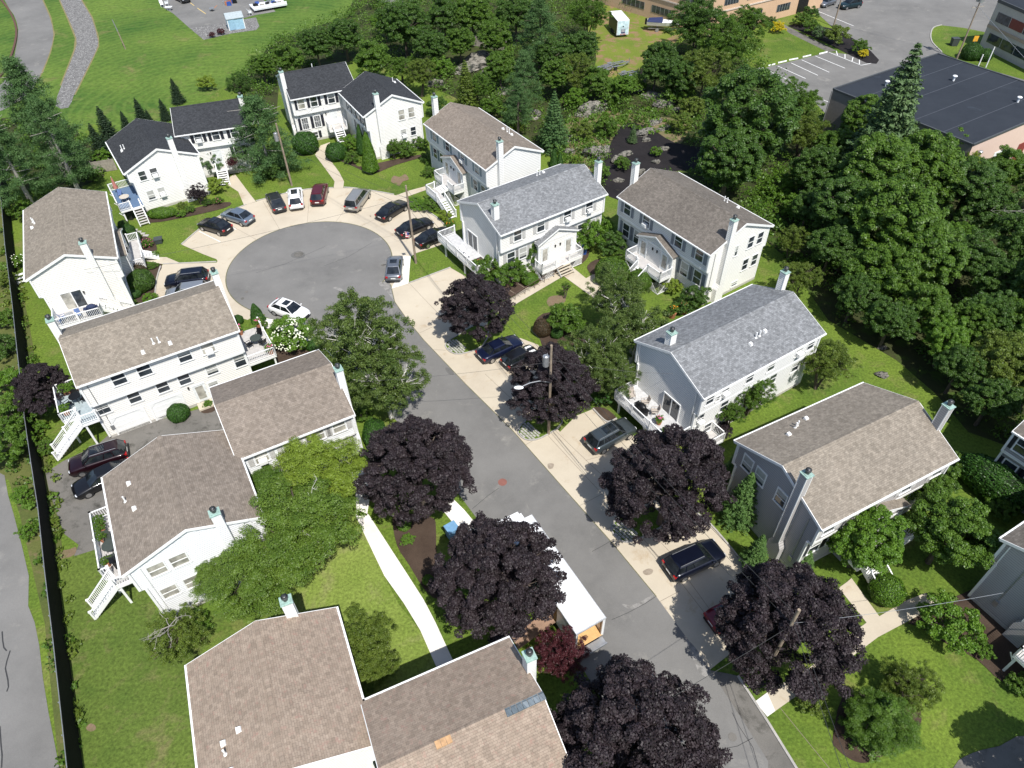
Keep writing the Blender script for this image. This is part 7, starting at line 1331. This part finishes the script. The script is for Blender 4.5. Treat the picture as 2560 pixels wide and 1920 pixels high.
# hedges beside the first left purple maple
tr('trim1',L_hedge,937,1085,34,'large clipped hedge block left of the first left purple maple','clipped_hedge','shrub',sx=.9,sy=1.3,rot=.2,hz=.9); tr('trim2',L_hedge,885,1150,34,'lower clipped hedge along the L shaped house','clipped_hedge','shrub',sx=1.25,sy=.8,rot=.4,hz=.7); tr('bushy2',L_mid,910,1040,22,'feathery shrub at the corner of the bluish house','bush','shrub')
tr('trim2',L_hedgeb,1010,1312,18,'clipped oval shrub in the bare soil bed','clipped_bush','shrub',hz=.6); tr('bushy1',L_br,1020,1350,18,'bright leafy shrub in the bare soil bed','bush','shrub'); tr('trim1',L_hedgeb,1070,1450,14,'small ball below the big maple in the soil bed','clipped_bush','shrub')
# back wood: crowns one by one
WG='trees of the wood behind the houses'
def wood(lst,grp):
    for i,(kind,m_,px,py,r_,l) in enumerate(lst): tr(kind,m_,px,py,r_,l,{'pi':'pine_tree','sp':'spruce_tree','fi':'fir_tree','bu':'bush','wi':'bush'}.get(kind[:2],'broadleaf_tree'),'tree' if kind[:2] not in('bu','wi') else 'shrub',grp,**({'z0':1.5} if kind[:2] in('ma','li','lo') else {}))
wood([('maple1',L_dk,1010,70,66,'dark round tree at the top centre, left of the wood'),('maple2',L_mid,930,150,50,'green tree right behind the charcoal ridge'),('maple3',L_dk,860,90,48,'dark tree left of the top centre'),('maple1',L_dk,790,115,44,'dark tree above the charcoal roof'),('maple2',L_mid,720,150,40,'green tree behind the left end of the charcoal roof'),('maple3',L_mid,655,165,34,'green tree above the entry pine'),('loose1',L_dk,600,215,34,'dark tree behind the white chimney'),('maple1',L_dk,1080,120,44,'dark tree above the pale rock face, left'),('maple2',L_dk,1110,45,50,'dark tree at the top edge, centre'),('maple3',L_mid,1180,40,55,'green tree at the top edge over the rock face'),('maple1',L_mid,1235,95,46,'light green tree above the board fence'),('maple2',L_dk,1290,40,52,'dark tree at the top edge left of the big pine'),('maple1',L_mid,1150,110,40,'mid green tree before the board fence'),('maple2',L_dk,1380,140,44,'dark tree right of the big blue green pine'),('maple3',L_mid,1250,170,44,'green tree right of the pale rock face'),('maple1',L_br,960,60,30,'light green tree at the top edge, left part of the wood'),('loose1',L_mid,1200,220,36,'airy tree below the pale rock face'),('maple2',L_br,1560,215,30,'bright low tree at the bottom of the trailer clearing'),('maple3',L_dk,1700,190,48,'dark tree left of the huge linden'),('loose2',L_olive,1050,185,40,'olive tree behind the brown roofed duplex'),('loose3',L_mid,1000,170,34,'loose green tree right of the charcoal ridge'),
('pine1',L_pine,1350,70,58,'blue green pine left of the cargo trailer'),('pine3',L_pine,1310,190,46,'pale green pine above the grey roof'),('pine2',L_pine,1295,250,40,'lower pale green pine above the grey roof'),('spruce1',L_pine,1385,300,44,'upright spruce beside the flower slope'),('spruce2',L_olive,1165,215,38,'olive conifer beside the pale rock face'),
('maple3',L_dk,1450,120,44,'dark tree left of the trailer clearing'),('loose1',L_mid,1470,40,50,'airy tree at the top edge above the trailer'),('maple1',L_mid,1390,190,42,'green tree below the ladder trailer'),('loose2',L_olive,1440,180,48,'olive airy tree below the trailer clearing'),('maple2',L_mid,1490,205,40,'green tree below the empty trailers'),('maple3',L_dk,1650,140,40,'dark pine like tree right of the clearing'),('maple1',L_dk,1640,180,38,'dark tree below the boat'),('loose3',L_dk,1740,60,74,'tall airy tree in front of the peach office'),('loose1',L_mid,1810,110,70,'tall airy tree right of the boat'),('loose2',L_olive,1760,180,60,'airy olive tree with grey branches'),('loose3',L_mid,1870,60,50,'light airy tree before the office lawn'),('loose2',L_mid,1990,265,62,'airy light green tree between the linden and the warehouse'),('loose1',L_olive,2010,330,56,'olive airy tree before the warehouse corner'),
('linden1',L_dk,1870,300,118,'huge dark linden with dense round tufts'),('linden2',L_dk,1825,400,78,'lower dark skirt of the linden beside the black slope'),('spruce1',L_spr,2228,300,112,'tall blue green spruce before the dark flat roof')],WG)
WR='trees of the dense wood at the right'
wood([('linden2',L_mid,2190,440,100,'broad dense tree left in the right wood'),('linden1',L_mid,2300,430,95,'dense tree below the warehouse roof'),('maple1',L_br,2380,380,56,'bright climbing tree at the warehouse corner'),('linden2',L_dk,2110,520,80,'dark dense tree right of the brown roofed house'),('linden1',L_mid,2230,560,110,'large central crown of the right wood'),('maple2',L_dk,2080,620,60,'dark tree behind the centre grey roof'),('maple3',L_mid,2200,680,84,'green crown in the lower middle of the right wood'),('linden2',L_mid,2310,640,90,'dense crown right of the middle'),('maple1',L_br,2390,600,48,'vine covered bright tree in the right wood'),('maple2',L_mid,2310,770,70,'green crown above the sunlit back lawn'),('maple3',L_br,2370,850,60,'bright crown at the end of the back lawn'),('maple1',L_mid,2440,800,60,'green crown at the lower right of the wood'),('loose1',L_olive,1985,600,40,'olive small tree behind the chimney of the centre grey roof'),('loose3',L_olive,2000,690,48,'lower olive tree behind the centre grey roof'),('maple2',L_mid,2510,430,64,'crown below the pink warehouse wall'),('maple3',L_dk,2470,530,70,'dark crown near the right edge, upper'),('maple1',L_dk,2560,610,80,'dark crown at the right edge, middle'),('maple2',L_dk,2490,700,66,'dark crown near the right edge, lower'),('maple3',L_mid,2560,800,70,'crown cut by the right edge above the lawn'),('maple1',L_olive,2500,900,76,'olive crown over the shaded lawn at the right'),('maple2',L_olive,2590,960,70,'olive crown cut by the right edge'),('loose2',L_mid,1880,985,52,'airy tree beside the grey roofed house wall'),('loose1',L_olive,2065,905,64,'airy olive tree on the back lawn corner'),('loose3',L_mid,1830,1030,34,'small airy shrub tree before the white wall'),('maple3',L_dk,2120,610,58,'dark filler crown between the linden and the central crown'),('linden1',L_mid,2160,300,58,'rounded crown at the foot of the warehouse wall'),('maple1',L_dk,2040,430,66,'dark crown between the linden and the warehouse'),('maple2',L_mid,2090,370,54,'green crown before the grey warehouse wall'),('maple3',L_mid,2250,360,64,'crown just below the tall spruce'),('linden2',L_dk,2420,470,74,'dark dense crown below the pink wall'),('maple2',L_dk,2420,640,70,'shaded crown deep in the right wood'),('maple1',L_dk,2140,740,56,'low dark crown at the edge of the back lawn'),('maple3',L_dk,2230,800,60,'low dark crown above the sunlit lawn strip'),('maple1',L_dk,2480,790,66,'shaded crown over the dark lawn corner'),('maple2',L_dk,2020,520,48,'dark crown behind the brown roofed house corner'),('loose1',L_yg,2420,420,44,'yellow green climbing crown beside the warehouse corner'),('maple1',L_dk,2400,920,56,'low dark crown at the end of the lawn strip'),('maple3',L_dk,2480,1000,60,'dark crown above the clipped mound'),('maple1',L_mid,2640,480,80,'crown beyond the right edge'),('linden1',L_dk,2640,720,100,'large dark crown beyond the right edge')],WR)
tr('bushy3',L_pur,1810,1075,24,'small dark purple shrub at the white wall','purple_shrub','shrub')
tr('bushy1',L_br,1895,1140,20,'bright shrub between the taupe and the white house','bush','shrub')
wood([('bushy1',L_br,1440,250,34,'bright shrub above the dark boulder'),('bushy2',L_mid,1520,240,38,'shrub left of the flat slabs'),('bushy3',L_mid,1580,215,32,'shrub above the flat slabs'),('bushy1',L_mid,1700,230,40,'shrub right of the flat slabs'),('bushy2',L_olive,1730,270,34,'yellowish shrub by the leaning post'),('bushy3',L_olive,1700,310,32,'round olive shrub above the black slope'),('bushy1',L_mid,1515,320,34,'shrub in the middle of the dry slope'),('bushy2',L_olive,1455,330,30,'grey green shrub on the dry slope'),('bushy3',L_mid,1500,430,24,'leaning shrub at the grey roof chimney'),('bushy1',L_mid,1555,410,22,'shrub on the lower black slope'),('bushy2',L_br,1640,380,16,'bright plant alone on the black slope'),('fir1',L_spr,1583,332,14,'tiny conifer on the black slope'),('bushy1',L_br,1100,170,34,'bright shrub left of the pale rock face'),('bushy2',L_mid,1130,320,30,'shrub at the roof edge of the duplex, lower'),('bushy3',L_dk,1095,270,30,'dark shrub behind the white L house gable'),('bushy1',L_mid,1230,270,34,'shrub behind the brown duplex ridge'),('bushy2',L_mid,1280,300,26,'shrub right of the brown duplex ridge'),('cone1',L_hedge,1385,395,12,'first small dark cone behind the grey roof'),('cone2',L_hedge,1400,400,10,'second small dark cone behind the grey roof'),('bushy3',L_yg,1290,320,20,'yellowish shrub above the white gable'),('bushy1',L_br,1950,470,40,'bright shrub in the meadow behind the brown roof'),('bushy2',L_br,1985,520,36,'bright shrub lower in the meadow'),('bushy3',L_yg,1440,-999+1400,16,'pale shrub at the foot of the boulder'),('bushy2',L_yg,1420,165,22,'yellow green vine shrub below the ladder trailer'),('bushy1',L_gold,1945,70,18,'golden bush by the office door'),('bushy2',L_mid,2005,50,22,'dark green bush by the office steps'),('bushy3',L_mid,2030,70,22,'green bush second in the office bed'),('bushy1',L_dk,2025,35,22,'tallest dark bush in the office bed'),('bushy2',L_spr,2050,85,20,'blue green bush in the office bed'),('bushy3',L_olive,2090,90,32,'large pale feathery bush in the office bed'),('bushy1',L_mid,2150,118,22,'dark grass like bush in the office bed'),('bushy2',L_gold,2158,135,13,'low golden bush at the tip of the office bed'),('trim1',L_hedge,2430,130,24,'first clipped dome beside the block office'),('trim2',L_hedge,2462,138,18,'second clipped dome beside the block office'),('bushy3',L_dk,1925,55,16,'dark bush left of the golden bush'),('bushy1',L_red,530,88,9,'left dark red clump below the blue shed'),('bushy2',L_red,552,80,10,'right dark red clump below the blue shed')],'shrubs')
q=g(*T(3,1,2080,600)); r=empty('dead_tree',(q[0]+2,q[1]-3,0),0,'bare grey dead limbs at the right edge of the dark wood','tree'); deadtwigs(r,9,12,7,greybark,44)
# undergrowth
TCL=[T(2,0,700,60),T(2,0,880,60),T(2,0,1290,180),T(2,0,1500,250),T(2,0,1300,480),T(2,0,1130,640),T(2,0,900,680),T(2,0,740,600),T(2,0,720,430),T(2,0,640,280)]
ROCKH=[T(1,0,1500,430),T(1,0,2060,430),T(1,0,2060,700),T(1,0,1650,600)]
cover('undergrowth','mixed green undergrowth filling the wood behind the houses',[p for p in W_back],L_mid,.95,.15,3.4,3,1.6,holes=(TCL,clearing,ROCKH,[(2060,1150),(2080,790),(2250,880),(2420,1080),(2600,1180),(2300,1250)]))
cover('undergrowth','bright weeds and brambles on the rocky slope',[T(2,0,420,980),T(2,0,800,880),T(2,0,1400,980),T(2,0,1550,1050),T(2,0,1300,1180),T(2,0,900,1100),T(2,0,700,1500),T(2,0,400,1420)],L_br,.35,.14,.8,5,.8)
cover('undergrowth','flowering meadow weeds behind the brown roofed house',[(1860,500),(1900,420),(2010,420),(2040,560),(2000,700),(1960,650)],L_br,.6,.14,1.0,6,.9)
cover('verge_weeds','rough weeds between the fence and the lane',[q for q in W_left if q[0]>-190],L_mid,.35,.13,.7,7,.8,cat='weeds',holes=([(0,720),(60,860),(90,1000),(40,960),(0,860)],))
cover('verge_weeds','yellowish weeds along the black fence',[(0,560),(60,700),(90,880),(120,1060),(165,1300),(205,1700),(215,1920),(190,1920),(150,1500),(110,1200),(40,960),(0,860)],L_olive,.4,.12,.5,8,.6,cat='weeds')
cover('undergrowth','low bushes under the white pines',W_pine,L_mid,.35,.16,1.0,9,1.0)
# ------------------------------------------------ rocks
def rockm(seed,n=4):
    import bmesh
    bm=bmesh.new(); bmesh.ops.create_icosphere(bm,subdivisions=n,radius=1); rr=np.random.default_rng(seed); D=rr.normal(size=(9,3)); D/=np.linalg.norm(D,axis=1,keepdims=True); c=rr.uniform(.55,.9,9)
    from mathutils import noise as mn
    for v in bm.verts:
        p=np.array(v.co)
        for d,k in zip(D,c):
            t=p@d
            if t>k: p=p-d*(t-k)*.85
        q=Vector(p); q*=1+.22*mn.noise(q*2.3+Vector((seed,0,0)))+.12*mn.noise(q*6)+.05*mn.noise(q*13); v.co=q
    me=bpy.data.meshes.new('rock'); bm.to_mesh(me); bm.free(); me.materials.append(rock); return me
RM=[rockm(i+1) for i in range(5)]
def rk(px,py,sx,sy,sz,l,i=0,rot=0,name='boulder',cat='rock'):
    p=g(px,py,sz*.3); o=bpy.data.objects.new(name,RM[i%5]); COL.objects.link(o); o.location=(p[0],p[1],sz*.25); o.scale=(sx,sy,sz); o.rotation_euler=(0,0,rot); tag(o,l,cat,'rock outcrops')
for a_ in ((1205,150,3.96,2.45,1.56,'large pale rock face below the board fence',0,.2),(1165,170,2.88,1.87,1.20,'pale rock shoulder left of the rock face',1,.5),(1225,185,2.16,1.44,0.96,'grey rock at the foot of the pale rock face',2,1),(1090,210,1.44,1.01,0.96,'reddish upright rock behind the duplex',3,0),(1250,230,1.44,1.08,0.72,'small rock right of the olive conifer',4,1),
 (1470,275,2.45,1.58,1.56,'dark craggy boulder above the dry slope',1,.3),(1505,265,1.73,1.15,1.08,'right part of the craggy boulder',2,1.1),(1632,240,1.87,1.44,0.54,'upper flat pale slab',3,-.4),(1655,258,2.16,1.30,0.54,'lower flat pale slab',0,.3),(1330,290,1.58,1.01,0.90,'rock between the pines and the dry slope',4,.4),
 (1485,385,1.73,1.30,1.20,'dark boulder behind the grey roof, left',2,.2),(1510,380,1.44,1.01,0.84,'dark boulder behind the grey roof, right',3,1),(1540,400,1.15,0.72,0.72,'rock at the left of the black slope',0,.5),(1560,385,1.30,0.65,0.48,'pointed slab on the black slope',1,.4),(1605,335,1.30,0.86,0.60,'cluster rock in the middle of the black slope, left',2,.9),(1622,328,1.01,0.72,0.54,'cluster rock in the middle of the black slope, right',4,.1),(1615,350,0.72,0.58,0.36,'small rock below the middle cluster',3,.2),(1635,305,1.73,0.86,0.42,'flat rock at the upper rim of the black slope',0,.8),(1660,320,1.44,0.79,0.36,'flat rock right of the upper rim',1,.3),(1640,405,0.72,0.50,0.30,'small rock low on the black slope',2,.3),(1600,430,0.94,0.58,0.42,'rock above the brown roof chimney',3,.6),(1660,372,0.86,0.36,0.36,'thin rock ridge on the black slope',4,0),(1545,450,0.86,0.58,0.30,'low rock by the lower black slope',0,0),(1430,345,1.15,0.86,0.66,'rock at the edge of the dry slope',1,.6),(1690,275,0.86,0.58,0.36,'pale rock beside the leaning post',2,.3),(1420,380,1.01,0.72,0.54,'rock above the small cones',3,.3),(2205,868,0.50,0.36,0.18,'small grey stone in the back lawn, upper',1,0),(2205+0,938,0.72,0.50,0.21,'grey stone in the back lawn, lower',2,0)): rk(*a_)
print('tris approx',sum(len(o.data.polygons) for o in bpy.data.objects if o.type=='MESH'))
